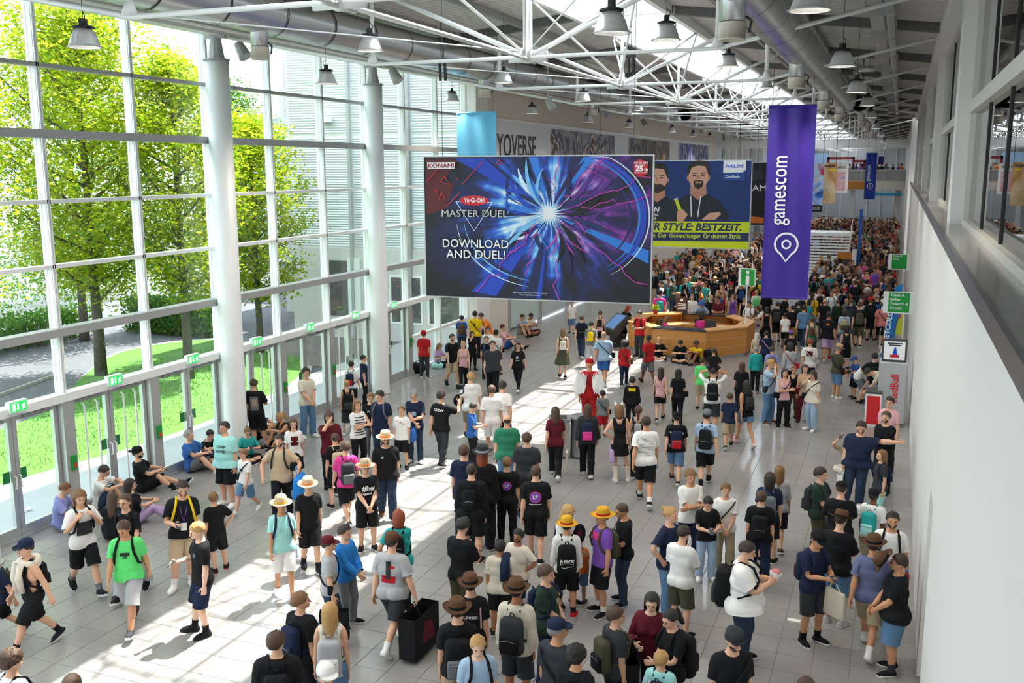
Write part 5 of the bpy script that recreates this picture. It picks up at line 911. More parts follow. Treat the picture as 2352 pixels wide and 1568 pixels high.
# ---------------- garments (shells of the dressed body)
def _armpar(V, s):
    a, b = JT['uarm' + s], JT['hand' + s]; d = b - a; return (V - a) @ d / (d @ d)
def garment(kind, lod, loose=.012, hem=None, sleeve=.42, neck=1.455):
    """rest-pose shell: (V, F, W); kind: shirt, tank, shorts, trousers, skirt-less lower parts, socks"""
    V, F, Wt = CLOTH[lod]; V = V.copy(); N = _vnorm(V, F); z = V[:, 2]
    armw = {s: Wt[:, [BI['uarm' + s], BI['farm' + s], BI['hand' + s]]].sum(1) for s in 'LR'}
    arm = armw['L'] + armw['R']; isarm = arm > .5; leg = Wt[:, [BI[b + s] for b in ('thigh', 'shin', 'foot') for s in 'LR']].sum(1)
    if kind in ('shirt', 'tank'):
        hem = .84 if hem is None else hem
        par = np.where(V[:, 0] > 0, _armpar(V, 'L'), _armpar(V, 'R'))
        keep = ((z > hem) & (z < neck) & ~isarm) | (isarm & (par < sleeve))
        off = loose * (.55 + .75 * np.clip((1.40 - z) / .45, 0, 1)) + np.where(isarm, loose * .7 * np.clip(par / max(.1, sleeve), 0, 1), 0)
        ax_ = np.abs(V[:, 0])
        if kind == 'tank': keep = (z > hem) & (z < np.where(ax_ < .055, 1.35, 1.47)) & (ax_ < .135) & (arm < .75)
        Fk = F[keep[F].any(1)]; V2 = V + N * off[:, None]
        if kind == 'tank':
            o = ~keep; V2[o & (z <= hem + .03), 2] = np.maximum(V2[o & (z <= hem + .03), 2], hem); q = o & (ax_ < .07) & (z > 1.3); V2[q, 2] = np.minimum(V2[q, 2], 1.352); q = o & (ax_ >= .12) & (z > hem + .03); V2[q, 0] = np.sign(V[q, 0]) * .137
        if kind == 'shirt':
            tm_ = ~isarm & (z < 1.27) & (arm < .3); rr = np.sqrt((V2[:, 0] / .178) ** 2 + (V2[:, 1] / .128) ** 2); kf = np.where(tm_ & (rr < 1), 1 + (1 / np.maximum(rr, .3) - 1) * .85 * np.clip((1.27 - z) / .1, 0, 1), 1); V2[:, 0] *= kf; V2[:, 1] *= kf
            # clamp the ring outside onto clean hems
            o = ~keep & ~isarm; lowr = o & (z <= hem + .03); V2[lowr, 2] = np.maximum(V2[lowr, 2], hem); up = o & (z >= neck - .03); rv = V[up][:, :2] - (0, .012); rv = rv / np.maximum(1e-6, np.linalg.norm(rv, axis=1, keepdims=True)); V2[up, :2] = rv * .071 + (0, .012); V2[up, 2] = neck + .006 + rv[:, 1] * .012
            for s, sg in (('L', 1), ('R', -1)):
                a, b = JT['uarm' + s], JT['hand' + s]; d = b - a; q = ~keep & isarm & (V[:, 0] * sg > 0); tt = (V2 - a) @ d / (d @ d); V2[q] -= np.clip(tt[q] - sleeve, 0, None)[:, None] * d
    elif kind in ('shorts', 'trousers'):
        hem = (.50 if kind == 'shorts' else .055) if hem is None else hem; top = 1.0
        keep = (z > hem) & (z < top) & ~isarm & (Wt[:, BI['footL']] + Wt[:, BI['footR']] < .6)
        off = .010 + loose * np.clip((.90 - z) / max(.2, .9 - hem), 0, 1) ** (.7 if kind == 'shorts' else 1.2)
        V2 = V + N * off[:, None]; Fk = F[keep[F].any(1)]
        o = ~keep; lw = o & (z < hem + .05); V2[lw, 2] = np.maximum(V2[lw, 2], hem); V2[o & (z > top - .04), 2] = top
        for s, sg in (('L', 1), ('R', -1)):       # feet under the hem: pull to the ankle
            a = JT['foot' + s]; q = o & (z < .2) & (V[:, 0] * sg > 0) & (Wt[:, BI['foot' + s]] > .3); r = V2[q][:, :2] - a[:2]; l = np.linalg.norm(r, axis=1, keepdims=True); V2[q, :2] = a[:2] + r / np.maximum(l, 1e-6) * np.minimum(l, .06 + loose)
    elif kind in ('socks', 'boots'):
        top = .20 if hem is None else hem; keep = (z < top) & (leg > .5) & (z > .03); V2 = V + N * (.004 if kind == 'socks' else .014); Fk = F[keep[F].any(1)]; up = z > top; V2[up, 2] = np.minimum(V2[up, 2], top)
    elif kind == 'shoes':
        wf = Wt[:, BI['footL']] + Wt[:, BI['footR']]; keep = (z < .10) & (leg > .5); V2 = V + N * np.where(z < .05, .012, .008)[:, None]; Fk = F[keep[F].any(1)]; V2[:, 2] = np.where(z > .10, np.minimum(V2[:, 2], .105), V2[:, 2]); lowv = V2[:, 2] < .022; V2[lowv, 2] = .0 + (V2[lowv, 2] + .03) * .1
    V2 = _relax(V2, Fk, 2 if kind in ('shirt', 'shorts', 'trousers', 'tank') else 0)
    used, inv = np.unique(Fk, return_inverse=True); return V2[used], inv.reshape(Fk.shape), Wt[used]
def _relax(V, F, it):
    if not it: return V
    E = np.concatenate([F[:, [i, (i + 1) % F.shape[1]]] for i in range(F.shape[1])]); cnt = np.bincount(E[:, 0], minlength=len(V)).astype(float)
    key, c = np.unique(np.sort(E, 1), axis=0, return_counts=True); bnd = np.zeros(len(V), bool); bnd[key[c == 1].ravel()] = True
    for _ in range(it):
        A = np.zeros_like(V); np.add.at(A, E[:, 0], V[E[:, 1]]); m = (cnt > 0) & ~bnd; V = V.copy(); V[m] = V[m] * .4 + A[m] / cnt[m, None] * .6
    return V
_gc = {}
def garm(*a, **k):
    key = (a, tuple(sorted(k.items())))
    if key not in _gc: _gc[key] = garment(*a, **k)
    return _gc[key]
def np_obj(name, V, F, mats, parent, mi=None, smooth=True):
    me = bpy.data.meshes.new(name); n = F.shape[1]
    me.vertices.add(len(V)); me.vertices.foreach_set('co', V.astype(np.float32).ravel()); me.loops.add(F.size); me.loops.foreach_set('vertex_index', F.astype(np.int32).ravel())
    me.polygons.add(len(F)); me.polygons.foreach_set('loop_start', np.arange(0, F.size, n, dtype=np.int32)); me.polygons.foreach_set('loop_total', np.full(len(F), n, np.int32))
    me.update(calc_edges=True); 
    if smooth: me.polygons.foreach_set('use_smooth', np.ones(len(F), bool))
    for m in (mats if isinstance(mats, (list, tuple)) else [mats]): me.materials.append(m)
    if mi is not None: me.polygons.foreach_set('material_index', np.asarray(mi, np.int32))
    return link(name, me, parent)
# ---------------- hair and hats (rest-pose shapes around the head, moved with the head bone)
def _sph(nu, nv):
    V = [(0, 0, 1)]; F = []
    for i in range(1, nv):
        for j in range(nu):
            t = math.pi * i / nv; f = 2 * math.pi * j / nu; V.append((math.sin(t) * math.sin(f), -math.sin(t) * math.cos(f), math.cos(t)))
    V.append((0, 0, -1)); last = len(V) - 1
    F += [(0, 1 + j, 1 + (j + 1) % nu) for j in range(nu)]
    for i in range(nv - 2):
        for j in range(nu): F.append((1 + i * nu + j, 1 + (i + 1) * nu + j, 1 + (i + 1) * nu + (j + 1) % nu)); F.append((1 + i * nu + j, 1 + (i + 1) * nu + (j + 1) % nu, 1 + i * nu + (j + 1) % nu))
    F += [(last, 1 + (nv - 2) * nu + (j + 1) % nu, 1 + (nv - 2) * nu + j) for j in range(nu)]
    return np.array(V), np.array(F)
_hc = {}
def hair_mesh(style, lod, cap=False):
    key = (style, lod, cap)
    if key in _hc: return _hc[key]
    nu, nv = {'hi': (34, 20), 'mid': (20, 13), 'lo': (13, 9), 'far': (8, 6)}[lod]; V, F = _sph(nu, nv); c = np.array((0, .014, 1.652)); r = np.random.default_rng(abs(hash(style)) % 1000 if False else len(style) * 7)
    th = {'buzz': .008, 'short': .015, 'quiff': .018, 'bowl': .022, 'mid': .022, 'long': .018, 'curly': .030, 'afro': .075, 'pony': .010, 'bun': .010, 'bald': .007}[style]
    if cap: th = min(th, .008)
    R = np.array((.083, .100, .096)) + th; jit = r.normal(0, .004 if style in ('curly', 'afro') else .001 if style in ('buzz', 'bald', 'long', 'pony', 'bun') else .0032, (len(V), 1)); P = c + V * (R + jit * (2.2 if style in ('curly', 'afro') else 1))
    if style == 'quiff': P[:, 2] += .028 * np.clip(V[:, 2], 0, 1) * np.clip(.5 - V[:, 1], 0, 1); P[:, 1] -= .012 * np.clip(V[:, 2], 0, 1)
    ang = np.degrees(np.arctan2(V[:, 0], -V[:, 1]))      # 0 = front
    a = np.abs(ang); front_line = {'bowl': .035, 'mid': .045, 'long': .055, 'curly': .035, 'afro': .05}.get(style, .05)
    lim = np.interp(a, [0, 40, 58, 80, 100, 130, 180], [front_line, front_line, .0, -.022, -.02, -.065, -.072])
    if style in ('long', 'mid', 'afro'): lim = np.interp(a, [0, 40, 58, 75, 180], [front_line, front_line, .0, -.10, -.11])
    if style == 'bald': lim = np.where(a < 120, .2, lim); 
    zz = P[:, 2] - c[2]; keep = zz > lim
    if style == 'bald': keep &= zz < .02
    if style == 'bald': Fk = F[keep[F].all(1)]
    else: Fk = F[keep[F].any(1)]; o = ~keep; P[o, 2] = c[2] + np.minimum(lim[o], .06); zz = P[:, 2] - c[2]
    if style in ('long', 'mid'):
        L = .30 if style == 'long' else .10; low = (a > 62) & (zz < .0); d = np.clip(-zz / .10, 0, 1) * low
        P[:, 2] -= d * L; P[:, 1] += d * np.where(a > 120, .028, .01); P[:, 0] *= 1 + .10 * d; P[:, 1] = np.where(low, np.maximum(P[:, 1], .0 - .02 * d), P[:, 1])
    ex = []
    if style in ('pony', 'bun'):
        sv, sf = _sph(10, 7)
        if style == 'bun': ex.append((sv * (.042, .042, .04) + (0, .12, 1.70), sf))
        else:
            q = sv * (.036, .04, .15) + (0, .145, 1.57); q[:, 1] += .03 * (sv[:, 2] ** 2) * (sv[:, 2] < 0); ex.append((q, sf))
    used, inv = np.unique(Fk, return_inverse=True); Vo, Fo = P[used], inv.reshape(Fk.shape)
    for q, f in ex: Fo = np.concatenate([Fo, f + len(Vo)]); Vo = np.concatenate([Vo, q])
    _hc[key] = (Vo, Fo); return Vo, Fo
def hat_mesh(kind, lod):
    """list of (part name, V, F-list)"""
    key = ('hat', kind, lod)
    if key in _hc: return _hc[key]
    n = 26 if lod == 'hi' else 14; out = []
    def lat(prof, oval=1.14, m=0):
        b = MB(); b.lathe(prof, n, (0, 0, 0)); V = np.array(b.v); V[:, 1] *= oval; return V, b.f
    c = np.array((0, .012, 1.675))
    if kind in ('cap', 'backcap', 'flatcap', 'beanie'):
        V, F = lat([(.097, .0), (.099, .03), (.091, .072), (.062, .098), (.02, .107), (.0005, .108)]); out.append(('hat', V + c, F))
        if kind != 'beanie':
            b = MB(); k = 12; L = .085 if kind != 'flatcap' else .04
            top = [(.1 * math.cos(t), -.085 - (L + .02) * math.sin(t) ** .8 if 0 < t < math.pi else -.085, -.012 * math.sin(t)) for t in [math.pi * i / k for i in range(k + 1)]]
            V = [(x, y, z + .012) for x, y, z in top] + [(x, y, z) for x, y, z in top]; m = len(top)
            F = [tuple(range(m)), tuple(range(m, 2 * m))[::-1]] + [(i, i + 1, m + i + 1, m + i) for i in range(m - 1)]; V = np.array(V)
            if kind == 'backcap': V[:, 1] *= -1; F = [f[::-1] for f in F]
            out.append(('brim', V + c, F))
    elif kind == 'bucket':
        V, F = lat([(.150, -.035), (.112, .02), (.102, .085), (.06, .098), (.0005, .099)]); out.append(('hat', V + c, F))
    else:
        bw = {'fedora': .175, 'straw': .185, 'sunhat': .185}[kind]
        pr = [(bw, .005), (bw, .0), (.104, -.004), (.102, .02), (.097, .085), (.084, .115), (.05, .125), (.0005, .118 if kind != 'fedora' else .10)]
        V, F = lat([(r, z) for r, z in pr], 1.1)
        if kind == 'fedora':
            up = V[:, 2] > .06; V[up, 0] *= 1 - .35 * np.clip(-V[up, 1] / .1, 0, 1); brim = (V[:, 2] < .01) & (np.abs(V[:, 0]) > .1); V[brim, 2] += .03 * (np.abs(V[brim, 0]) / bw) ** 2
        out.append(('hat', V + c + (0, 0, .0), F)); V, F = lat([(.105, .004), (.1055, .02), (.102, .035)], 1.1); out.append(('hat_band', V + c, F))
    _hc[key] = out; return out
# ---------------- pose presets (metres for a 1.75 m figure; body faces -Y, its left side is +X)
def _arm(x, y, z, hx, hy, hz): return ((x, y, z), (hx, hy, hz))
POSES = {}
def POSE(n, **k): POSES[n] = k
POSE('stand', LF=((.12, -.02, .085), (.15, -1, 0), 0, 14), RF=((-.12, .03, .085), (-.15, -1, 0), 0, -14), LH=_arm(.22, -.03, .79, .4, 1, 0), RH=_arm(-.22, -.01, .79, -.4, 1, 0))
POSE('relax', pelvis=(.03, 0, .92), side=3, LF=((.10, .0, .085), (.1, -1, 0), 0, 8), RF=((-.17, -.09, .085), (-.25, -1, 0), 0, -25), LH=_arm(.24, -.03, .80, .4, 1, 0), RH=_arm(-.22, -.06, .79, -.4, 1, 0))
POSE('walk', pelvis=(0, 0, .905), twist=6, lean=3, LF=((.08, -.33, .105), (0, -1, 0), -14, 4), RF=((-.08, .36, .17), (0, -1, 0), 38, -4), LH=_arm(.23, .20, .83, .3, 1, 0), RH=_arm(-.22, -.22, .85, -.5, .8, -.3))
POSE('walk2', pelvis=(0, 0, .905), twist=-6, lean=3, RF=((-.08, -.33, .105), (0, -1, 0), -14, -4), LF=((.08, .36, .17), (0, -1, 0), 38, 4), RH=_arm(-.23, .20, .83, -.3, 1, 0), LH=_arm(.22, -.22, .85, .5, .8, -.3))
POSE('step', pelvis=(0, 0, .915), lean=2, LF=((.09, -.20, .088), (0, -1, 0), -4, 5), RF=((-.09, .20, .11), (0, -1, 0), 16, -5), LH=_arm(.23, .10, .81, .4, 1, 0), RH=_arm(-.23, -.12, .82, -.4, 1, -.1))
POSE('step2', pelvis=(0, 0, .915), lean=2, RF=((-.09, -.20, .088), (0, -1, 0), -4, -5), LF=((.09, .20, .11), (0, -1, 0), 16, 5), RH=_arm(-.23, .10, .81, -.4, 1, 0), LH=_arm(.23, -.12, .82, .4, 1, -.1))
_st = POSES['stand']
POSE('phone', **{**_st, 'head': (0, 22), 'LH': _arm(.09, -.29, 1.12, .7, .4, -1), 'RH': _arm(-.06, -.31, 1.13, -.7, .4, -1)})
POSE('phone1', **{**POSES['relax'], 'head': (0, 16), 'RH': _arm(-.12, -.30, 1.14, -.6, .4, -1)})
POSE('walkphone', **{**POSES['walk'], 'head': (0, 18), 'RH': _arm(-.10, -.30, 1.12, -.7, .4, -1)})
POSE('front', **{**_st, 'LH': _arm(.05, -.25, .95, .8, .5, -.6), 'RH': _arm(-.04, -.27, .96, -.8, .5, -.6)})
POSE('hip', **{**POSES['relax'], 'RH': _arm(-.19, -.02, .98, -1, .5, 0)})
POSE('hipL', **{**POSES['relax'], 'LH': _arm(.19, -.02, .98, 1, .5, 0)})
POSE('straps', **{**POSES['walk'], 'LH': _arm(.14, -.16, 1.30, .6, .2, -1), 'RH': _arm(-.14, -.16, 1.30, -.6, .2, -1)})
POSE('strapsst', **{**_st, 'LH': _arm(.14, -.16, 1.30, .6, .2, -1), 'RH': _arm(-.14, -.16, 1.30, -.6, .2, -1)})
POSE('face', **{**_st, 'head': (0, 14), 'RH': _arm(-.02, -.17, 1.52, -.8, -.2, -1)})
POSE('facewalk', **{**POSES['step'], 'head': (0, 14), 'RH': _arm(-.02, -.17, 1.52, -.8, -.2, -1)})
POSE('cross', **{**_st, 'LH': _arm(-.12, -.24, 1.14, .8, .2, -.8), 'RH': _arm(.12, -.22, 1.17, -.8, .2, -.8)})
POSE('eat', **{**_st, 'head': (0, 18), 'LH': _arm(.07, -.31, 1.22, .7, .2, -1), 'RH': _arm(-.07, -.31, 1.22, -.7, .2, -1)})
POSE('raise', **{**POSES['step'], 'LH': _arm(.22, -.34, 1.34, .6, .3, -1)})
POSE('raiseR', **{**POSES['step2'], 'RH': _arm(-.22, -.34, 1.34, -.6, .3, -1)})
POSE('wall', **{**POSES['relax'], 'LH': _arm(.64, -.22, 1.36, .3, .3, -1), 'head': (8, 12)})
POSE('carry', **{**POSES['relax'], 'RH': _arm(-.30, -.08, .82, -.5, 1, 0)})
POSE('carryL', **{**POSES['relax'], 'LH': _arm(.30, -.08, .82, .5, 1, 0)})
POSE('walkcarry', **{**POSES['walk'], 'LH': _arm(.32, -.02, .84, .6, 1, 0)})
POSE('sidehold', **{**POSES['walk2'], 'LH': _arm(.34, -.20, .98, .9, .6, 0), 'RH': _arm(-.32, -.16, .94, -.9, .6, 0)})
POSE('hug', **{**_st, 'LH': _arm(.02, -.30, 1.10, .9, .2, -.7), 'RH': _arm(.06, -.30, 1.02, -.9, .2, -.7), 'head': (0, 20)})
POSE('bend', pelvis=(0, .12, .86), plean=30, lean=45, head=(0, -10), LF=((.12, .0, .085), (.15, -1, 0), 0, 10), RF=((-.12, .06, .085), (-.15, -1, 0), 0, -10), LH=_arm(.12, -.52, .70, .6, .4, 0), RH=_arm(-.14, -.50, .74, -.6, .4, 0))
POSE('lean', pelvis=(0, .10, .89), plean=14, lean=26, head=(0, -14), LF=((.10, .04, .085), (.1, -1, 0), 0, 8), RF=((-.12, .12, .085), (-.1, -1, 0), 0, -8), LH=_arm(.12, -.42, 1.05, .9, .2, -.3), RH=_arm(-.12, -.42, 1.05, -.9, .2, -.3))
POSE('sit', pelvis=(0, 0, .135), lean=14, head=(0, 12), LF=((-.16, -.34, .075), (1, -.5, .25), 0, 60), RF=((.14, -.40, .075), (-1, -.5, .25), 0, -60), LH=_arm(.09, -.34, .42, .8, .3, -.4), RH=_arm(-.08, -.35, .42, -.8, .3, -.4))
POSE('sitlegs', pelvis=(0, 0, .135), lean=4, plean=-10, head=(0, 8), LF=((.13, -.78, .08), (.2, -.2, 1), -40, 12), RF=((-.14, -.62, .08), (-.2, -.3, 1), -8, -10), LH=_arm(.12, -.34, .44, .7, .3, -.4), RH=_arm(-.10, -.36, .46, -.7, .3, -.4))
POSE('sitknees', pelvis=(0, 0, .135), lean=12, head=(0, 14), LF=((.11, -.46, .085), (.15, -.2, 1), 0, 8), RF=((-.11, -.48, .085), (-.15, -.2, 1), 0, -8), LH=_arm(.10, -.44, .56, .9, .2, -.2), RH=_arm(-.10, -.44, .54, -.9, .2, -.2))
POSE('chair', pelvis=(0, 0, .55), lean=10, head=(0, 12), LF=((.11, -.40, .085), (.1, -1, .4), 0, 6), RF=((-.11, -.36, .085), (-.1, -1, .4), 0, -6), LH=_arm(.12, -.38, .86, .8, .3, -.6), RH=_arm(-.12, -.38, .86, -.8, .3, -.6))
POSE('ride', pelvis=(0, 0, .55), lean=4, head=(0, 0), LF=((.16, -.26, .13), (.3, -1, .2), 20, 6), RF=((-.16, -.26, .13), (-.3, -1, .2), 20, -6), LH=_arm(.12, -.20, .72, .8, .3, -.2), RH=_arm(-.12, -.20, .72, -.8, .3, -.2))
PAL = {k: hexc(v) for k, v in dict(k='17181b', k2='222327', ch='33353a', gy='6d7075', lg='a9abae', w='e6e4e1', cw='d9cfc0', navy='1d2740', blue='2f5c9e', lb='9db6d0', den='5d7fa3', dd='2c3a50', mint='9fd9d6', teal='2a9d9a',
    grn='2f7a5c', lime='5fd977', dgrn='26382f', olv='4b4a38', khk='8f8468', bei='bfa98c', sand='a89a80', brn='5a3f2c', red='b02026', mar='5c1a26', pink='d8418f', lpk='d9a8ad', pur='7a4fae', lav='8b8fc8', ylw='e3c018', org='dd7a32', gold='c99a2c',
    sky='2b79c4', rose='c97a7c', slate='626a8c', cre='cfc6b4', lil='b79cc4').items()}
SKIN = {k: hexc(v) for k, v in dict(a='d9a98c', b='c8926f', c='a86f4e', d='704530', e='e3b9a0').items()}
HAIR = {k: hexc(v) for k, v in dict(k='15120f', d='2e2119', b='4a3424', l='7a5634', y='b58d56', g='8c8a86', r='8a3b1e', p='a8343f', w='cfc9bd').items()}
def cloth(c):
    col = PAL[c] if isinstance(c, str) else c
    return mat('cloth ' + (c if isinstance(c, str) else '%d' % hash(c)), col, .85, noise=.10, nscale=30, bump=.22, bscale=11, spec=.2)
def skinm(c): return mat('skin ' + c, SKIN[c], .5, noise=.05, nscale=12, spec=.35)
def hairm(c): return mat('hair ' + c, HAIR[c], .55, noise=.25, nscale=60, bump=.5, bscale=90)
def solid(n, col, rough=.6, metal=0.): return mat(n, col, rough, metal)
EYE = lambda: mat('eye dark', (.02, .015, .012), .2)
PEOPLE = []
class Person: pass
def _headpart(p, V): return V @ p.RT[0]['head'].T + p.RT[1]['head']
def chestpt(p, V): V = np.asarray(V, float); return V @ p.RT[0]['chest'].T + p.RT[1]['chest']
def person(root, h, pose, lod='hi', fem=0, girth=1., kid=None, skin_='a', hair=('short', 'd'), hat=None, top=('shirt', 'k'), bot=('shorts', 'k'), shoe='k', sole=None, sock=None,
           beard=None, glasses=False, head=None, mod=None, face=True, dress=None, jit=True):
    """build the figure under Empty `root` (already placed); h = height in metres"""
    p = Person(); p.root = root; p.h = h
    hs = 1.0 if h > 1.55 else 1 + (1.55 - h) * .30
    if kid: hs = kid
    P = dict(POSES[pose] if isinstance(pose, str) else pose)
    if mod: P.update(mod)
    if head is not None: P['head'] = head
    p.RT = pose_mats(P); sc = h / 1.75 / (1 + (hs - 1) * .11)
    V, F, Wt = BODY[lod]; Vr = shape(V, Wt, fem, girth, hs); Vb = skin(Vr, Wt, p.RT); dz = Vb[:, 2].min() + (.012 if lod != 'lo' else .0)
    p.sc = sc; p.dz = dz
    def fin(Q): Q = Q.copy(); Q[:, 2] -= dz; return Q * sc
    p.fin = fin; p.hs = hs
    # covered skin is drawn in a little so that it never shows through the cloth
    if lod != 'lo':
        z = V[:, 2]; arm = Wt[:, [BI[b + s] for b in ('uarm', 'farm', 'hand') for s in 'LR']].sum(1); par = np.where(V[:, 0] > 0, _armpar(V, 'L'), _armpar(V, 'R'))
        cov = np.zeros(len(V), bool)
        if top and top[0] != 'none':
            sl = {'shirt': .36, 'long': .93, 'tank': 0}.get(top[0], .36); cov |= (arm < .5) & (z > .86) & (z < 1.42) & ((np.abs(V[:, 0]) < .15) | (top[0] != 'tank')); cov |= (arm >= .5) & (par < sl)
        if bot: cov |= (z < .97) & (arm < .3) & (z > (.55 if bot[0] == 'shorts' else .10))
        cov |= z < .085
        N = _vnorm(Vb, F); Vb = Vb - N * (cov * .009)[:, None]
    body = np_obj('body', fin(Vb), F, skinm(skin_), root); p.body = body
    def wear(name, g, c, off=0):
        Vg, Fg, Wg = g; Vg = shape(Vg, Wg, fem, girth, hs, name in ('shirt', 'jacket')); q = skin(Vg, Wg, p.RT)
        if jit and lod != 'lo' and name in ('shirt', 'trousers', 'shorts', 'jacket'):
            n = _vnorm(q, Fg); s_ = .5 + .5 * np.sin(Vg[:, 2] * 55 + Vg[:, 0] * 38) * np.sin(Vg[:, 0] * 47 - Vg[:, 2] * 23 + Vg[:, 1] * 31); q = q + n * (s_ * .0035)[:, None]
        o = np_obj(name, fin(q), Fg, cloth(c), root); return o, q, Fg, Vg
    if top:
        k, c = top[:2]; lo = top[2] if len(top) > 2 else .014; hm = top[3] if len(top) > 3 else None
        if k == 'shirt': p.shirt = wear('shirt', garm('shirt', lod, loose=lo, hem=hm, sleeve=.40), c)
        elif k == 'long': p.shirt = wear('jacket', garm('shirt', lod, loose=lo + .004, hem=hm, sleeve=.92), c)
        elif k == 'half': p.shirt = wear('shirt', garm('shirt', lod, loose=lo, hem=hm, sleeve=.58), c)
        elif k == 'tank': p.shirt = wear('shirt', garm('tank', lod, loose=.016, hem=hm), c)
    if bot:
        k, c = bot[:2]; lo = bot[2] if len(bot) > 2 else None
        if k == 'shorts': wear('shorts', garm('shorts', lod, loose=.035 if lo is None else lo, hem=bot[3] if len(bot) > 3 else None), c)
        elif k == 'trousers': wear('trousers', garm('trousers', lod, loose=.016 if lo is None else lo), c)
        elif k == 'skirt':
            n = 22; hem = bot[3] if len(bot) > 3 else .52; fl = lo if lo is not None else .07; rows = []
            for i in range(7):
                t = i / 6; z = .99 + (hem - .99) * t
                rows += [((.135 + .03 * min(1, t * 3) + fl * t) * (1 + .04 * math.cos(j * 5) * t) * math.cos(2 * math.pi * j / n), (.115 + .035 * min(1, t * 3) + fl * t) * math.sin(2 * math.pi * j / n), z) for j in range(n)]
            Vs = np.array(rows); Fs = np.array([(i * n + j, i * n + (j + 1) % n, (i + 1) * n + (j + 1) % n, (i + 1) * n + j) for i in range(6) for j in range(n)])
            Ws = np.zeros((len(Vs), len(BONES))); t = np.clip((.9 - Vs[:, 2]) / .4, 0, .6); L = np.clip(.5 + Vs[:, 0] * 4, 0, 1); Ws[:, BI['pelvis']] = 1 - t; Ws[:, BI['thighL']] = t * L; Ws[:, BI['thighR']] = t * (1 - L); wear('skirt', (Vs, Fs, Ws), c)
    if sock and lod != 'lo': wear('socks', garm('socks', lod, hem=.20 if not isinstance(sock, tuple) else sock[1]), sock if not isinstance(sock, tuple) else sock[0])
    if shoe:
        if isinstance(shoe, tuple): wear('boots', garm('boots', lod, hem=shoe[1]), shoe[0]); sc_ = shoe[0]
        else: sc_ = shoe
        Vg, Fg, Wg = garm('shoes', lod); q = fin(skin(Vg, Wg, p.RT)); left = Vg[Fg][:, :, 0].mean(1) > 0; zc = Vg[Fg][:, :, 2].mean(1)
        for sd in (True, False):
            ff = Fg[left == sd]; us, inv = np.unique(ff, return_inverse=True); mi = (zc[left == sd] < .032).astype(int)
            np_obj('shoe', q[us], inv.reshape(ff.shape), [cloth(sc_), cloth(sole or 'w')], root, mi)
    def hp(V): V = np.asarray(V, float).copy(); c = JT['head'] + (0, 0, -.02); V = c + (V - c) * hs; return fin(_headpart(p, V))
    p.hp = hp
    if hair:
        Vh, Fh = hair_mesh(hair[0], lod, cap=hat is not None); np_obj('hair', hp(Vh), Fh, hairm(hair[1]), root)
    if hat:
        for nm, Vh, Fh in hat_mesh(hat[0], lod):
            me = MB(); me.v = [tuple(q) for q in hp(Vh)]; me.f = Fh; me.m = [0] * len(Fh); me.build(nm, cloth(hat[2] if nm == 'hat_band' else hat[1]), root, True)
    if face and lod != 'lo':
        b = MB(); sv, sf = _sph(6, 5)
        for s in (1, -1):
            b.add(hp(sv * (.0125, .007, .0065) + (s * .031, -.0935, 1.633)), [tuple(f) for f in sf])
            b.add(hp(sv * (.019, .007, .0042) + (s * .032, -.096, 1.6525)), [tuple(f) for f in sf], 1)
        b.add(hp(sv * (.021, .006, .005) + (0, -.108, 1.577)), [tuple(f) for f in sf], 2)
        b.build('face', [EYE(), hairm(hair[1] if hair else 'd'), mat('lips ' + skin_, tuple(q * f for q, f in zip(SKIN[skin_], (.75, .45, .45))), .5)], root, True)
        if beard:
            V2, F2 = _sph(18, 12); q = V2 * (.066, .072, .060) + (0, -.036, 1.580); a = (V2[:, 1] < .25) & (q[:, 2] < 1.598) & ~((np.abs(q[:, 0]) < .024) & (np.abs(q[:, 2] - 1.577) < .009)); Fk = F2[a[F2].all(1)]
            np_obj('beard', hp(q), Fk, hairm(beard), root)
        if glasses:
            b = MB()
            for s in (1, -1):
                b.tube([hp([(s * .034 + .021 * math.cos(t), -.112, 1.633 + .016 * math.sin(t))])[0] for t in [2 * math.pi * i / 10 for i in range(11)]], .0022 * sc, 5)
                b.tube([hp([(s * .055, -.11, 1.637)])[0], hp([(s * .083, .0, 1.632)])[0]], .002 * sc, 5)
            b.build('glasses', mat('black plastic', (.02, .02, .022), .35), root)
    return p
def hand(p, s, off=(0, 0, 0)):
    """point in the palm of hand s ('L'/'R') in root space"""
    b = 'hand' + s; d = _nz(JT[b] - JT['farm' + s]); q = JT[b] + d * .085 + np.array((-.02 if s == 'L' else .02, 0, 0)) + np.array(off)
    return Vector(p.fin((p.RT[0][b] @ q + p.RT[1][b])[None])[0])
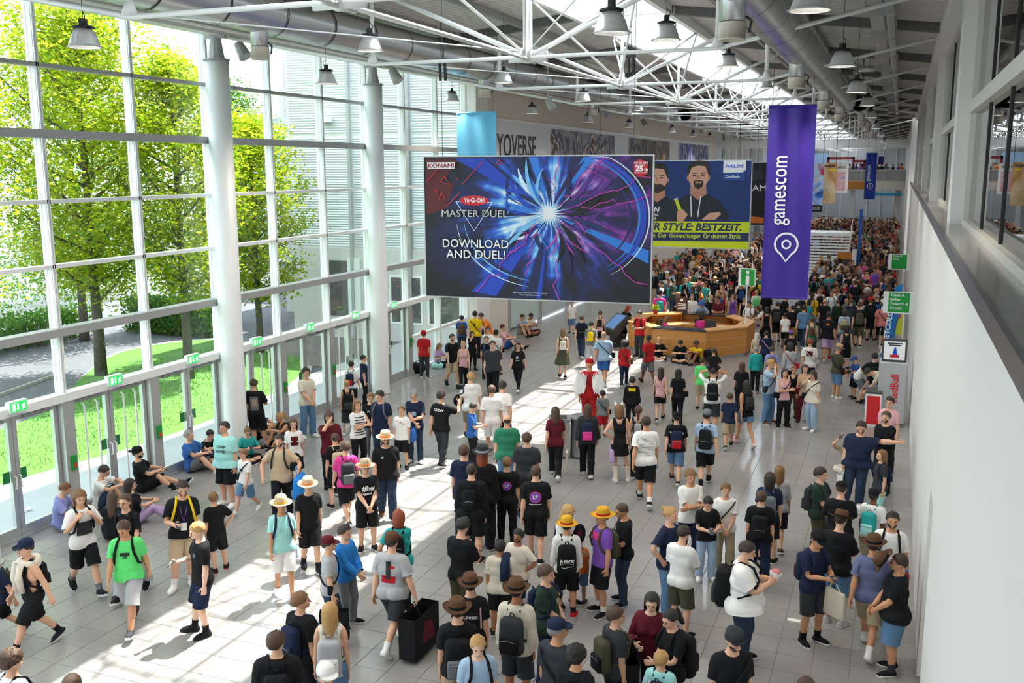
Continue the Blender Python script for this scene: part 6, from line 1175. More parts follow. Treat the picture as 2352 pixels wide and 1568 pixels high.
def printed(p, items, side='front', y0=1.25):
    """flat print on the garment: items = list of (verts2d, faces, material, x, z, scale); mapped through the rest-pose shell"""
    o, q, F, Vg = p.shirt; tri = np.concatenate([F[:, [0, 1, 2]], F[:, [0, 2, 3]]]) if F.shape[1] == 4 else F
    bv = BVHTree.FromPolygons([Vector(v) for v in Vg], [tuple(t) for t in tri.tolist()]); sgn = -1 if side == 'front' else 1; N = _vnorm(q, F)
    for V2, Fc, m, x, z, s, nm in items:
        out = []; ok = True
        for a, b in V2:
            X = (x + a * s) * (1 if side == 'front' else -1); hit = bv.ray_cast(Vector((X, sgn * 1.0, z + b * s)), Vector((0, -sgn, 0)))
            if hit[0] is None: ok = False; break
            t = tri[hit[2]]; A, B, C = [Vector(Vg[i]) for i in t]; v0, v1, v2 = B - A, C - A, hit[0] - A
            d00, d01, d11, d20, d21 = v0.dot(v0), v0.dot(v1), v1.dot(v1), v2.dot(v0), v2.dot(v1); dn = d00 * d11 - d01 * d01 or 1e-9
            w1 = (d11 * d20 - d01 * d21) / dn; w2 = (d00 * d21 - d01 * d20) / dn; w0 = 1 - w1 - w2
            n = q[t[0]] * w0 + q[t[1]] * w1 + q[t[2]] * w2; nn = _nz(N[t[0]] * w0 + N[t[1]] * w1 + N[t[2]] * w2); out.append(n + nn * .006)
        if ok and out:
            b = MB(); b.add(p.fin(np.array(out)), Fc); b.build(nm, m, p.root)
def grid2(w, h, n=5, m=5):
    V = [(-w / 2 + w * i / n, -h / 2 + h * j / m) for j in range(m + 1) for i in range(n + 1)]
    return V, [(j * (n + 1) + i, j * (n + 1) + i + 1, (j + 1) * (n + 1) + i + 1, (j + 1) * (n + 1) + i) for j in range(m) for i in range(n)]
def disc2(r0, r1, n=20):
    V = [(r * math.cos(2 * math.pi * j / n), r * math.sin(2 * math.pi * j / n)) for r in (r0, r1) for j in range(n)]
    return V, [(j, (j + 1) % n, n + (j + 1) % n, n + j) for j in range(n)]
# ---------------- things people wear on the back, carry or hold (each its own top-level thing)
CN = dict(k='black', k2='black', ch='charcoal', gy='grey', lg='light grey', w='white', cw='off-white', navy='navy', blue='blue', lb='light blue', den='denim', dd='dark denim', mint='mint', teal='teal', grn='green', lime='bright green', dgrn='dark green', olv='olive', khk='khaki', bei='beige', sand='sand', brn='brown', red='red', mar='maroon', pink='pink', lpk='pale pink', pur='purple', lav='lavender', ylw='yellow', org='orange', gold='golden', sky='bright blue', rose='rose', slate='slate blue', cre='cream', lil='lilac')
def at_root(p, nm, lab, cat, grp=None): r = p.root; return empty(nm, r.location, r.rotation_euler.z, label=lab, cat=cat, group=grp)
def backpack(p, c, c2=None, s=1., lod='hi', lab=None, g=1.):
    r = at_root(p, 'backpack', lab, 'backpack'); oy = .105 * g + .005; m1 = cloth(c); m2 = cloth(c2 or c)
    def put(nm, V, F, m): V = np.array([tuple(v) for v in V]); b = MB(); b.v = [tuple(q) for q in p.fin(chestpt(p, V))]; b.f = F; b.m = [0] * len(F); return b.build(nm, m, r, True)
    V, F = rbox(.29 * s, .15 * s, .43 * s, .06 * s, 3); V = [(v.x * (1 - .25 * max(0, v.z / .43)), v.y + oy + .075 * s, v.z + 1.36 - .215 * s) for v in V]; bd_ = put('bag_body', V, F, m1)
    if lod != 'lo':
        V, F = rbox(.22 * s, .06 * s, .20 * s, .025 * s); put('front_pocket', [(v.x, v.y + oy + .16 * s, v.z + 1.27 - .215 * s) for v in V], F, m2)
        b = MB(); b.tube([(-.03, oy + .06, 1.37), (-.02, oy + .07, 1.41), (.02, oy + .07, 1.41), (.03, oy + .06, 1.37)], .008, 5); put('handle', b.v, b.f, m1)
        b = MB(); b.tube([(-.09 * s, oy + .194 * s, 1.33 - .215 * s), (0, oy + .197 * s, 1.345 - .215 * s), (.09 * s, oy + .194 * s, 1.33 - .215 * s)], .004, 5); put('zip', b.v, b.f, mat('zip grey', (.3, .3, .3), .4, .5))
    for sx in (1, -1):
        b = MB(); b.tube([(sx * .075, oy, 1.40), (sx * .09, .03, 1.475), (sx * .105, -.085 * g, 1.43), (sx * .125 * g, -.125 * g - .02, 1.30), (sx * .16 * g, -.08 * g, 1.12), (sx * .165 * g, .03, 1.05), (sx * .12, oy, 1.02)], .019, 6); put('strap', b.v, b.f, m1)
    return r
def sling(p, c, lab, g=1., bag=True, front=False):
    r = at_root(p, 'shoulder_bag', lab, 'bag'); b = MB(); P = []
    for k in range(17): a = 2 * math.pi * k / 16; P.append(((.155 * g + .03) * math.cos(a), (.118 * g + .035) * math.sin(a), 1.22 + .22 * math.cos(a)))
    b.tube(P, .013, 5); b.v = [tuple(q) for q in p.fin(chestpt(p, b.v))]; b.build('strap', cloth(c), r)
    if bag: V, F = rbox(.24, .09, .17, .03); b = MB(); b.add(p.fin(chestpt(p, [(v.x + (-.2 * g), v.y + (-.03 if not front else -.2), v.z + .98) for v in V])), F); b.build('bag_body', cloth(c), r, True)
    return r
def handbag(p, s, kind, c, w, h, lab, c2=None):
    q = hand(p, s); r = at_root(p, {'paper': 'paper_bag', 'tote': 'tote_bag', 'bag': 'hand_bag', 'helmet': 'toy_helmet'}.get(kind, 'bag'), lab, 'bag'); m = cloth(c); top = q.z - .12
    o = Vector((q.x + (.06 if s == 'L' else -.06), q.y, 0))
    if kind == 'paper':
        d = w * .38; b = MB(); b.box(-d / 2, d / 2, -w / 2, w / 2, top - h, top - h + .005); b.box(-d / 2, -d / 2 + .006, -w / 2, w / 2, top - h, top); b.box(d / 2 - .006, d / 2, -w / 2, w / 2, top - h, top); b.box(-d / 2, d / 2, -w / 2, -w / 2 + .006, top - h, top); b.box(-d / 2, d / 2, w / 2 - .006, w / 2, top - h, top)
        b.v = [(x + o.x, y + o.y, z) for x, y, z in b.v]; b.build('bag_body', m, r)
        for sx in (-1, 1): b = MB(); b.tube([(o.x + sx * d * .4, o.y - w * .2, top), (q.x, q.y - .02, q.z), (q.x, q.y + .02, q.z), (o.x + sx * d * .4, o.y + w * .2, top)], .006, 5); b.build('handle', m, r)
        if c2: b = MB(); b.add([(o.x + (d / 2 + .002), o.y - w * .3, top - h * .75), (o.x + (d / 2 + .002), o.y + w * .25, top - h * .7), (o.x + (d / 2 + .002), o.y + w * .1, top - h * .2), (o.x + (d / 2 + .002), o.y - w * .2, top - h * .3)], [(0, 1, 2, 3)]); b.build('print', cloth(c2), r); b = MB(); b.add([(o.x - (d / 2 + .002), o.y - w * .3, top - h * .75), (o.x - (d / 2 + .002), o.y - w * .2, top - h * .3), (o.x - (d / 2 + .002), o.y + w * .1, top - h * .2), (o.x - (d / 2 + .002), o.y + w * .25, top - h * .7)], [(0, 1, 2, 3)]); b.build('print', cloth(c2), r)
    else:
        V, F = rbox(w * (.2 if kind == 'tote' else .35), w, h, min(w, h) * (.08 if kind == 'tote' else .14), 3); b = MB(); b.add([(v.x * (1 - .5 * max(0, v.z / h)) + o.x, v.y * (1 - .25 * max(0, v.z / h)) + o.y, v.z + top - h / 2 - .05) for v in V], F); b.build('bag_body', m, r, True)
        for sx in (-1, 1): b = MB(); b.tube([(o.x, o.y + sx * w * .25, top - .06), (q.x, q.y + sx * .02, q.z), (q.x, q.y - sx * .02, q.z)], .009, 5); b.build('handle', m, r)
    return r
def phone(p, s, lab, c=(.03, .03, .035)):
    q = hand(p, s); r = at_root(p, 'phone', lab, 'phone'); V, F = rbox(.075, .15, .009, .004, 1); R = Matrix.Rotation(.6, 3, 'X'); b = MB(); b.add([R @ v + q + Vector((0, -.03, .02)) for v in V], F); b.build('case', mat('phone case', c, .3), r); b = MB(); b.add([R @ Vector(v) + q + Vector((0, -.03, .02)) for v in ((-.034, -.07, .005), (.034, -.07, .005), (.034, .07, .005), (-.034, .07, .005))], [(0, 1, 2, 3)]); b.build('screen', mat('phone screen', (.05, .07, .1), .1), r); return r
def bottle(p, s, lab, c, h=.24, r0=.035):
    q = hand(p, s); r = at_root(p, 'bottle', lab, 'bottle'); b = MB(); b.lathe([(0, -h * .6), (r0, -h * .6), (r0, h * .15), (r0 * .45, h * .3), (r0 * .45, h * .36)], 12, q); b.build('bottle_body', mat('bottle ' + c, PAL[c], .15, spec=.8), r, True); b = MB(); b.lathe([(r0 * .5, h * .36), (r0 * .5, h * .42), (0, h * .42)], 10, q); b.build('cap', cloth('sky'), r); return r
def fan_paddle(p, s, lab):
    q = hand(p, s); r = at_root(p, 'hand_fan', lab, 'fan'); b = MB(); b.tube([q - Vector((0, 0, .03)), q + Vector((0, -.02, .12))], .012, 6); b.build('handle', cloth('k'), r); b = MB(); P = [(.13 * math.cos(a) * (1 - .12 * math.sin(a)), .16 * math.sin(a)) for a in [2 * math.pi * k / 18 for k in range(18)]]; b.prism(P, .008, 'y', o=(q.x, q.y - .03, q.z + .27)); b.build('blade', cloth('k'), r); b = MB(); b.prism([(-.05, -.05), (.05, -.05), (.03, .06), (-.04, .05)], .012, 'y', o=(q.x, q.y - .032, q.z + .27)); b.build('red_print', cloth('mar'), r); return r
NAMES = set()
def pspec(s): a = s.split(':'); return [a[0], a[1]] + [float(x) for x in a[2:]]
def pp(hu, hv, fv, face, pose, top, bot, label, hair='short:d', skin='a', shoe='k', h=None, fem=0, g=1., hat=None, beard=None, gl=0, bp=None, cross=None, ph=None, fu=None, head=None, pr=None, sock=None, sole=None, mod=None, group=None, pos=None, lod=None, seat=False, kid=None):
    if pos is not None: G = Vector(pos); z = h
    elif fv is None: G = onz(hu, hv, h); z = h; G.z = 0
    else:
        G = onz(hu if fu is None else fu, fv); d = ray(hu, hv); t = math.hypot(G.x, G.y) / math.hypot(d.x, d.y); z = CAM.z + t * d.z
    if h is None: h = min(1.96, max(.95, z - (.08 if hat and hat.split(':')[0] in ('fedora', 'straw', 'sunhat') else .03 if hat else .02)))
    G.x = max(-14.95, min(.30, G.x))
    if pos is None:
        dv = Vector((G.x, G.y)).normalized()
        for st in (0, .12, -.12, .24, -.24, .36, -.36, .48, -.48, .6, .75):
            c = Vector((G.x, G.y)) + dv * st
            if all((c.x - o.root.location.x) ** 2 + (c.y - o.root.location.y) ** 2 > .23 for o in PEOPLE): G.x, G.y = c; break
    dcx = Vector((-G.x, -G.y)).normalized(); rt = Vector((-dcx.y, dcx.x)); a = math.radians(face); fx = dcx * math.cos(a) + rt * math.sin(a)
    wp = px((G.x, G.y, .9)); size = h * FPX / wp[2]
    lod = lod or ('hi' if size > 150 else 'mid' if size > 84 else 'lo')
    if label in NAMES: print('DUP', label)
    NAMES.add(label); r = empty('person', (G.x, G.y, G.z), math.atan2(fx.x, -fx.y), label=label, cat='person', group=group)
    p = person(r, h, pose, lod, fem, g, kid, skin, tuple(hair.split(':')) if hair else None, tuple(hat.split(':')) + (('k',) if hat.count(':') < 2 else ()) if hat else None, pspec(top) if top else None, pspec(bot) if bot else None, (shoe.split(':')[0], float(shoe.split(':')[1])) if shoe and ':' in shoe else shoe, sole, sock, beard, bool(gl), head, mod)
    p.label = label
    if pr and lod != 'lo':
        it = {'front': [], 'back': []}
        for q in pr:
            if q[0] == 't': V, F = text_mesh(q[1], .03); it[q[6] if len(q) > 6 else 'front'].append((V, F, cloth(q[5]), q[2], q[3], q[4], 'lettering'))
            elif q[0] == 'r': V, F = grid2(q[1], q[2]); it[q[6] if len(q) > 6 else 'front'].append((V, F, cloth(q[5]), q[3], q[4], 1, 'print'))
            elif q[0] == 'c': V, F = disc2(q[1], q[2]); it[q[6] if len(q) > 6 else 'front'].append((V, F, cloth(q[5]), q[3], q[4], 1, 'print'))
        for s_ in it:
            if it[s_]: printed(p, it[s_], s_)
    who = label
    if bp: q = bp.split(':'); backpack(p, q[0], q[1] if len(q) > 1 and q[1] else None, float(q[2]) if len(q) > 2 else 1., lod, '%s backpack worn by %s' % (CN[q[0]], who), g)
    if cross: q = cross.split(':'); sling(p, q[0], '%s shoulder bag worn by %s' % (CN[q[0]], who), g, True, len(q) > 1)
    if ph: phone(p, ph, 'phone held by %s' % who)
    PEOPLE.append(p); return p
# ================================================================== the people, nearest first
# ---- left foreground
pp(45, 1233, 1492, -75, 'walk', 'tank:k', 'shorts:k', 'youth in dark cap with pale jumper over his shoulders', hat='cap:navy', sock='k', shoe='k2', bp='k::.8', fu=85)
q = PEOPLE[-1]; J_ = at_root(q, 'jumper', 'off-white jumper draped over shoulders of the youth in dark cap', 'jumper'); b = MB(); P = [(.10 * math.cos(a) * 1.5, .02 + .10 * math.sin(a) * 1.25, 1.455 - .03 * abs(math.cos(a))) for a in [2 * math.pi * k / 12 for k in range(13)]]; b.tube(P, .045, 7); b.tube([(.08, -.13, 1.44), (.09, -.19, 1.25), (.08, -.17, 1.02)], [.05, .055, .04], 7); b.tube([(-.08, -.13, 1.44), (-.10, -.18, 1.22), (-.06, -.17, .98)], [.05, .055, .04], 7); b.tube([(-.16, .05, 1.40), (0, .14, 1.36), (.16, .05, 1.40)], [.05, .07, .05], 7); b.v = [tuple(v) for v in q.fin(chestpt(q, b.v))]; b.build('knit', cloth('cw'), J_, True)
pp(-8, 1262, 1475, -80, 'walkphone', 'shirt:navy', 'shorts:k', 'youth in navy tee cut off by the left edge', sock='k', fu=10, bp='olv::.8')
pp(22, 1493, None, 120, 'step', 'shirt:w', 'shorts:gy', 'curly brown haired youth in white tee at bottom left corner', h=1.78, hair='curly:b', bp='k')
pp(162, 1549, None, 160, 'step', 'shirt:k', 'trousers:dd', 'brown haired head just entering at the bottom edge', h=1.7, hair='long:b', fem=1)
pp(120, 1120, 1215, 75, 'sit', 'shirt:lav:.02', 'shorts:lb', 'boy in lavender tee sitting cross-legged by the first door', h=1.74, hair='short:l', shoe='gy', sole='w', ph='R', fu=140, pr=[('r', .16, .08, .0, 1.2, 'gy')])
pp(205, 1092, 1165, 70, 'sitknees', 'shirt:w', 'shorts:dd', 'man in white tee with glasses sitting behind the door group', h=1.76, hair='short:d', gl=1, fu=205)
pp(200, 1115, 1362, 20, 'straps', 'shirt:w:.018', 'shorts:k', 'long-haired youth in white tee with dark square print', hair='mid:l', sock='gy', bp='k::.9', pr=[('r', .24, .22, 0, 1.16, 'ch')], head=(-10, 4))
pp(272, 1052, 1120, 80, 'sitlegs', 'shirt:k:.02', 'shorts:k', 'bearded man in black tee and cap sitting with legs out', h=1.82, hair='short:k', hat='backcap:k', beard='k', ph='R', sock='k', sole='w', g=1.15, fu=285, pr=[('r', .12, .04, .0, 1.2, 'sky')])
pp(262, 1145, 1240, 170, 'sit', 'shirt:k', 'trousers:k', 'brown haired woman in black sitting with her back turned', h=1.66, hair='long:b', fem=1, fu=262)
pp(322, 1120, 1200, 90, 'sitlegs', 'shirt:k', 'trousers:lil', 'person in floral leggings stretched out on the floor', h=1.7, hair='long:d', fem=1, shoe='red', fu=315)
pp(300, 1125, 1370, -25, 'walk2', 'shirt:k', 'trousers:lg:.05', 'young woman in black with headphones and wide grey trousers', hair='pony:b', fem=1, gl=1, shoe='k', sole='w', bp='k::.8', fu=305)
q = PEOPLE[-1]; H_r = at_root(q, 'headphones', 'black headphones around the neck of the woman in grey trousers', 'headphones'); b = MB(); b.tube([(.075, -.06, 1.46), (.085, .03, 1.475), (0, .09, 1.475), (-.085, .03, 1.475), (-.075, -.06, 1.46)], .012, 6); b.v = [tuple(v) for v in q.fin(chestpt(q, b.v))]; b.build('headband', cloth('k'), H_r, True); b = MB()
for sx in (1, -1): b.tube([(sx * .075, -.06, 1.44), (sx * .05, -.08, 1.42)], .035, 8)
b.v = [tuple(v) for v in q.fin(chestpt(q, b.v))]; b.build('ear_cups', cloth('ch'), H_r)
pp(283, 1185, 1445, -20, 'walk', 'shirt:lime', 'shorts:lg:.03:.46', 'man in bright green tee and pale grey shorts', hair='short:b', skin='b', shoe='ch', sole='w', bp='k:red', g=1.08, head=(-15, 18), fu=305, pr=[('r', .13, .05, 0, 1.27, 'dgrn'), ('t', '25', 0, 1.20, .05, 'dgrn')])
pp(423, 1097, 1345, 5, 'phone1', 'shirt:k:.018', 'shorts:bei', 'bearded man in black tee with yellow backpack and badge', hair='short:d', beard='r', shoe='w', sock='w', bp='ylw:gold', ph='R', g=1.12, fu=425)
q = PEOPLE[-1]; L_r = at_root(q, 'lanyard', 'purple lanyard with white badge on the man with yellow backpack', 'lanyard'); b = MB(); b.tube([(.06, -.03, 1.45), (.05, -.13, 1.34), (0, -.165, 1.12), (-.05, -.13, 1.34), (-.06, -.03, 1.45)], .008, 5); b.v = [tuple(v) for v in q.fin(chestpt(q, b.v))]; b.build('ribbon', cloth('pur'), L_r); b = MB(); b.box(-.045, .045, -.182, -.176, 1.0, 1.12); b.v = [tuple(v) for v in q.fin(chestpt(q, b.v))]; b.build('badge', cloth('w'), L_r)
pp(491, 1125, 1312, 200, 'hip', 'shirt:k', 'shorts:k', 'boy in plain black tee and shorts seen from behind', hair='short:l', shoe='k', sole='red', fu=505)
pp(450, 1190, 1455, -75, 'phone1', 'shirt:k:.016', 'shorts:navy', 'blond youth in black tee and navy sports shorts', hair='short:y', skin='e', sock='k', sole='k2', ph='R', fu=470, pr=[('r', .05, .05, .1, 1.3, 'gy')])
# ---- sitting and standing along the doors
pp(438, 993, 1080, 60, 'sitlegs', 'shirt:blue:.02', 'shorts:gy', 'grey haired man in blue tee sitting against the door', h=1.78, hair='short:g', g=1.3, ph='R', shoe='w', fu=445)
pp(482, 988, 1072, 40, 'sitknees', 'shirt:k', 'trousers:dd', 'dark haired boy in black sitting beside the man in blue', h=1.6, hair='short:k', fu=480)
pp(506, 966, 1160, -40, 'stand', 'shirt:mint:.022', 'shorts:k', 'big man in mint tee lettered CAMP DAVID', hair='short:d', g=1.32, shoe='w', fu=525, pr=[('t', 'CAMP', 0.02, 1.25, .055, 'ch'), ('t', 'DAVID', 0.02, 1.16, .055, 'ch')])
pp(553, 1027, 1178, -45, 'walk2', 'shirt:w', 'shorts:den', 'small boy in white tee and denim shorts holding a hand', hair='bowl:l', shoe='w', cross='k', fu=568, pr=[('r', .12, .06, 0, 1.24, 'ch')])
pp(553, 987, 1058, 10, 'sit', 'shirt:teal', 'shorts:k', 'girl in teal tee sitting cross-legged with phone', h=1.6, hair='pony:l', fem=1, ph='L', fu=570)
pp(602, 867, 1030, 165, 'phone1', 'shirt:k:.018', 'shorts:k', 'tall boy in black tee with picture print on the back', hair='short:b', shoe='k', sock='w', ph='R', fu=595, pr=[('r', .20, .34, 0, 1.18, 'gy', 'back'), ('r', .12, .2, .01, 1.2, 'sand', 'back')])
pp(572, 943, 1018, 60, 'sitknees', 'shirt:navy', 'shorts:k', 'man in dark tee sitting behind the tall boy', h=1.78, hair='short:d', fu=585)
pp(672, 938, 1025, -60, 'sitknees', 'tank:ch', 'shorts:dd', 'blonde woman in grey patterned top sitting with knees up', h=1.68, hair='pony:y', fem=1, gl=1, skin='b', bp='k', fu=655)
pp(686, 843, 1003, 30, 'front', 'shirt:cw:.022', 'trousers:den:.035', 'youth in cream tee and jeans standing by the door', hair='quiff:d', shoe='w', fu=708)
pp(693, 958, 1125, 5, 'step', 'shirt:w', 'skirt:k:.05:.55', 'young woman in white cardigan over dark red top', hair='long:b', fem=1, gl=1, shoe='k:.32', fu=680, pr=[('r', .16, .22, 0, 1.25, 'mar')])
pp(634, 992, 1195, -10, 'sidehold', 'shirt:bei:.016', 'trousers:k', 'man in beige tee carrying a big blue bag', hair='short:d', gl=0, beard='d', bp='dgrn::.9', fu=650)
handbag(PEOPLE[-1], 'L', 'bag', 'sky', .62, .42, 'large crumpled bright blue bag carried by the man in beige').location.z += .24
pp(752, 940, 1128, 0, 'facewalk', 'half:mar', 'trousers:k', 'man in dark red shirt covering his face', hair='mid:b', shoe='k', fu=762)
pp(645, 1130, 1372, 8, 'step', 'shirt:mint:.02', 'shorts:w:.02:.5', 'woman in straw hat, mint blouse and white shorts', hair='pony:y', fem=1, hat='straw:bei:gold', shoe='w', bp='navy::.8', fu=655, skin='b')
bottle(PEOPLE[-1], 'L', 'clear water bottle held by the woman in straw hat', 'lb')
pp(715, 1087, 1310, 12, 'step', 'shirt:k', 'shorts:k', 'boy in straw hat and plain black tee', hat='straw:bei:org', hair='short:d', shoe='k', sock='k', fu=715, head=(-12, 4))
pp(757, 1230, 1470, 85, 'carry', 'shirt:lg', 'shorts:dd', 'youth in dark red cap and grey tee', hat='cap:mar', hair='short:d', shoe='w', cross='k', fu=762)
handbag(PEOPLE[-1], 'R', 'paper', 'k', .42, .42, 'black printed paper bag hanging from the youth in red cap', 'gy')
pp(784, 1222, 1452, 55, 'front', 'long:sky', 'trousers:gy', 'boy in bright blue hoodie beside the red cap', hair='quiff:d', fu=800, h=1.62)
pp(757, 1382, None, 172, 'stand', 'tank:cw:.02', 'trousers:den', 'woman with long blonde hair seen from behind', h=1.74, hair='long:y', fem=1, bp='lg:w:1.05')
pp(690, 1366, None, 130, 'stand', 'shirt:k:.018', 'shorts:k', 'brown haired boy in black tee with navy backpack', h=1.76, hair='short:l', bp='navy', head=(-30, 0))
pp(633, 1447, None, 175, 'stand', 'shirt:k:.02', 'shorts:k', 'broad man in black tee at the bottom edge', h=1.84, hair='short:b', g=1.2, bp='k', head=(-25, 0))
pp(748, 1527, None, 20, 'stand', 'shirt:w', 'shorts:gy', 'man in white cap just above the bottom edge', h=1.72, hat='cap:w', hair='short:g', gl=1)
pp(920, 1215, 1490, 150, 'walkcarry', 'shirt:lg:.024', 'shorts:ch', 'man in brown cap and grey tee with red print', hat='cap:brn', hair='short:d', beard='d', shoe='w', sock='w', g=1.12, fu=905, pr=[('r', .07, .26, 0, 1.26, 'ch', 'back'), ('r', .20, .10, 0, 1.13, 'red', 'back'), ('r', .12, .04, .03, 1.3, 'red', 'back')], mod=dict(RH=((-.34, -.02, .84), (-.6, 1, 0)), LH=((.24, .1, .82), (.3, 1, 0))))
handbag(PEOPLE[-1], 'R', 'paper', 'k', .72, .62, 'huge black paper bag with dark red picture beside the grey tee', 'mar')
pp(917, 1173, 1400, 175, 'hug', 'shirt:teal', 'trousers:k', 'woman with red hair and turquoise top', hair='mid:r', fem=.8, g=1.15, bp='k::.7', h=1.66, mod=dict(LH=((.34, .05, .95), (.4, 1, 0))), fu=920)
pp(888, 983, 1190, 5, 'step', 'shirt:k:.018', 'trousers:dd:.02', 'man in straw hat and black polo shirt', hat='straw:bei:org', hair='short:d', gl=1, g=1.22, shoe='brn', beard='b', fu=890, pr=[('r', .04, .03, -.08, 1.3, 'w')])
pp(830, 1048, 1262, 10, 'front', 'shirt:k:.024', 'shorts:k', 'boy in straw hat and printed black hooded tee', hat='straw:bei:org', hair='bowl:d', gl=1, shoe='k', fu=845, pr=[('t', '#her', .04, 1.2, .10, 'w'), ('t', 'Legend', -.02, 1.12, .05, 'w')])
pp(800, 1008, 1205, 195, 'walk2', 'shirt:pink', 'shorts:k', 'person in pink tee seen from behind', hair='short:b', bp='ch:gy', shoe='k2', fu=800)
pp(793, 990, 1165, 200, 'stand', 'shirt:k', 'shorts:k', 'balding man with beige rucksack behind the pink tee', hair='buzz:b', bp='bei:sand:1.1', fu=775)
pp(815, 917, 1080, 30, 'cross', 'shirt:w', 'trousers:k', 'girl in black and white striped tee', hair='long:l', fem=.5, pr=[('r', .27, .022, 0, 1.36 - .06 * k, 'k') for k in range(8)], fu=825, shoe='w')
pp(850, 900, 1050, 5, 'front', 'shirt:k', 'trousers:gy', 'boy in glasses and black tee lettered PUMA', hair='bowl:l', gl=1, shoe='w', fu=855, pr=[('t', 'PUMA', 0, 1.26, .055, 'w')])
pp(881, 893, 1065, -25, 'stand', 'shirt:navy:.02', 'trousers:dd', 'man in dark navy tee with grey backpack straps', hair='short:d', bp='gy::.9', g=1.1, fu=878, head=(-20, 14))
pp(921, 930, 1075, -15, 'stand', 'shirt:w', 'shorts:k', 'boy in white football jersey with black trim', hair='short:l', fu=925, pr=[('r', .05, .02, 0, 1.33, 'red'), ('r', .10, .012, -.1, 1.36, 'gold'), ('r', .03, .03, .07, 1.3, 'k')])
pp(950, 893, 1065, -10, 'hug', 'shirt:navy', 'trousers:dd', 'grey haired man in navy tee clutching a blue bag', hair='short:g', gl=1, shoe='w', sole='gy', fu=955, pr=[('r', .10, .10, 0, 1.2, 'lb')])
handbag(PEOPLE[-1], 'L', 'bag', 'blue', .40, .30, 'blue bag with red trim held by the grey haired man', 'red')
pp(1010, 895, 1070, 150, 'raise', 'shirt:k:.02', 'trousers:ch', 'cameraman in black tee lettered CREW', hair='quiff:d', shoe='k', sole='w', sock='w', beard='d', fu=1015, pr=[('t', 'CREW', 0, 1.3, .06, 'w', 'back')], mod=dict(RH=((-.26, -.36, 1.42), (-.6, .3, -1)), LH=((.24, .08, .82), (.4, 1, 0))))
q = PEOPLE[-1]; hpt = hand(q, 'R'); C_r = at_root(q, 'camera_rig', 'black video camera on a gimbal held up by the cameraman', 'camera'); MB().tube([hpt - Vector((0, 0, .08)), hpt + Vector((0, 0, .12))], .022, 8).build('grip', cloth('k'), C_r); b = MB(); b.tube([hpt + Vector((0, 0, .12)), hpt + Vector((-.12, -.02, .18)), hpt + Vector((-.12, -.03, .30))], .018, 6); b.build('gimbal_arm', cloth('ch'), C_r); V, F = rbox(.16, .12, .11, .015); MB().add([v + hpt + Vector((-.02, -.03, .32)) for v in V], F).build('camera_body', cloth('k'), C_r); MB().tube([hpt + Vector((-.02, -.08, .32)), hpt + Vector((-.02, -.22, .32))], .045, 12).build('lens', cloth('k'), C_r)
pp(1090, 850, 1015, 185, 'walk', 'shirt:w:.022', 'shorts:khk', 'ginger youth in white tee and khaki shorts', hair='short:y', shoe='k', fu=1083, mod=dict(LH=((.3, -.05, .84), (.5, 1, 0))))
fan_paddle(PEOPLE[-1], 'L', 'black round hand fan carried by the ginger youth')
pp(1131, 882, 1050, 180, 'step', 'shirt:w:.026', 'shorts:w:.02', 'youth all in white, left one of two', hair='short:b', shoe='w', fu=1130)
pp(1155, 878, 1045, 165, 'step2', 'shirt:w:.022', 'shorts:navy', 'youth in white tee, right one of two', hair='short:d', shoe='w', fu=1155)
pp(1096, 915, 1070, 80, 'phone', 'shirt:blue', 'trousers:k', 'boy in steel blue tee looking at something in his hands', hair='short:d', fu=1085, h=1.55)
pp(810, 827, 945, 160, 'step', 'shirt:w', 'shorts:k', 'man in white tee with navy and red backpack by the door', hair='short:d', bp='navy:red:.95', fu=810)
pp(831, 813, 930, 95, 'stand', 'shirt:navy', 'trousers:k', 'man in colourful pink and navy jersey by the door', hair='short:d', fu=838, pr=[('r', .14, .2, .05, 1.3, 'pink'), ('r', .1, .1, -.05, 1.12, 'lb')])
pp(800, 870, 1000, 185, 'stand', 'tank:k', 'skirt:ch:.02:.45', 'woman in black tank top with big black rucksack', hair='bun:y', fem=1, bp='k:ch:1.2', shoe='w', fu=800)
q = PEOPLE[-1]
# ---- by the wall on the left, middle distance
pp(972, 757, 868, 165, 'stand', 'shirt:red:.02', 'trousers:ch', 'man in red tee and red cap seen from behind', hat='backcap:red', hair='short:d', beard='d', shoe='w', fu=975)
pp(998, 790, 842, 40, 'sit', 'shirt:lil', 'trousers:k', 'girl with long hair sitting on the floor by the glazing', h=1.6, hair='long:l', fem=1, fu=1005)
pp(1037, 763, 888, 20, 'walk', 'shirt:k:.02', 'shorts:bei', 'man in black tee and beige shorts with waist bag', hair='short:d', beard='d', gl=1, fu=1040)
pp(1065, 780, 893, 0, 'walk2', 'tank:lpk', 'trousers:k', 'woman in pale tank top and black leggings', hair='bun:y', fem=1, fu=1065)
pp(1057, 722, 815, 180, 'stand', 'shirt:blue', 'trousers:ch', 'man in blue tee with brown backpack by the wall', hair='short:k', bp='brn', fu=1057)
pp(1097, 712, 823, 170, 'stand', 'shirt:ylw', 'trousers:k', 'man in yellow jersey number 4', hair='short:k', cross='k', fu=1092, pr=[('t', '4', 0, 1.2, .12, 'k', 'back')])
pp(1112, 722, 815, -60, 'lean', 'shirt:org', 'trousers:k', 'person in orange yellow top bending forward', hair='short:d', fu=1118, h=1.75)
pp(1078, 758, 850, 15, 'face', 'shirt:k', 'trousers:k', 'dark haired woman in black covering her mouth', hair='long:d', fem=1, fu=1085)
pp(1122, 750, 848, -10, 'stand', 'shirt:w', 'trousers:navy', 'man with glasses in white tee behind the grey tee', hair='short:d', gl=1, fu=1122)
pp(1121, 770, 870, 10, 'stand', 'shirt:k', 'trousers:k', 'youth in black tee with blue strap', hair='short:d', bp='blue', fu=1118)
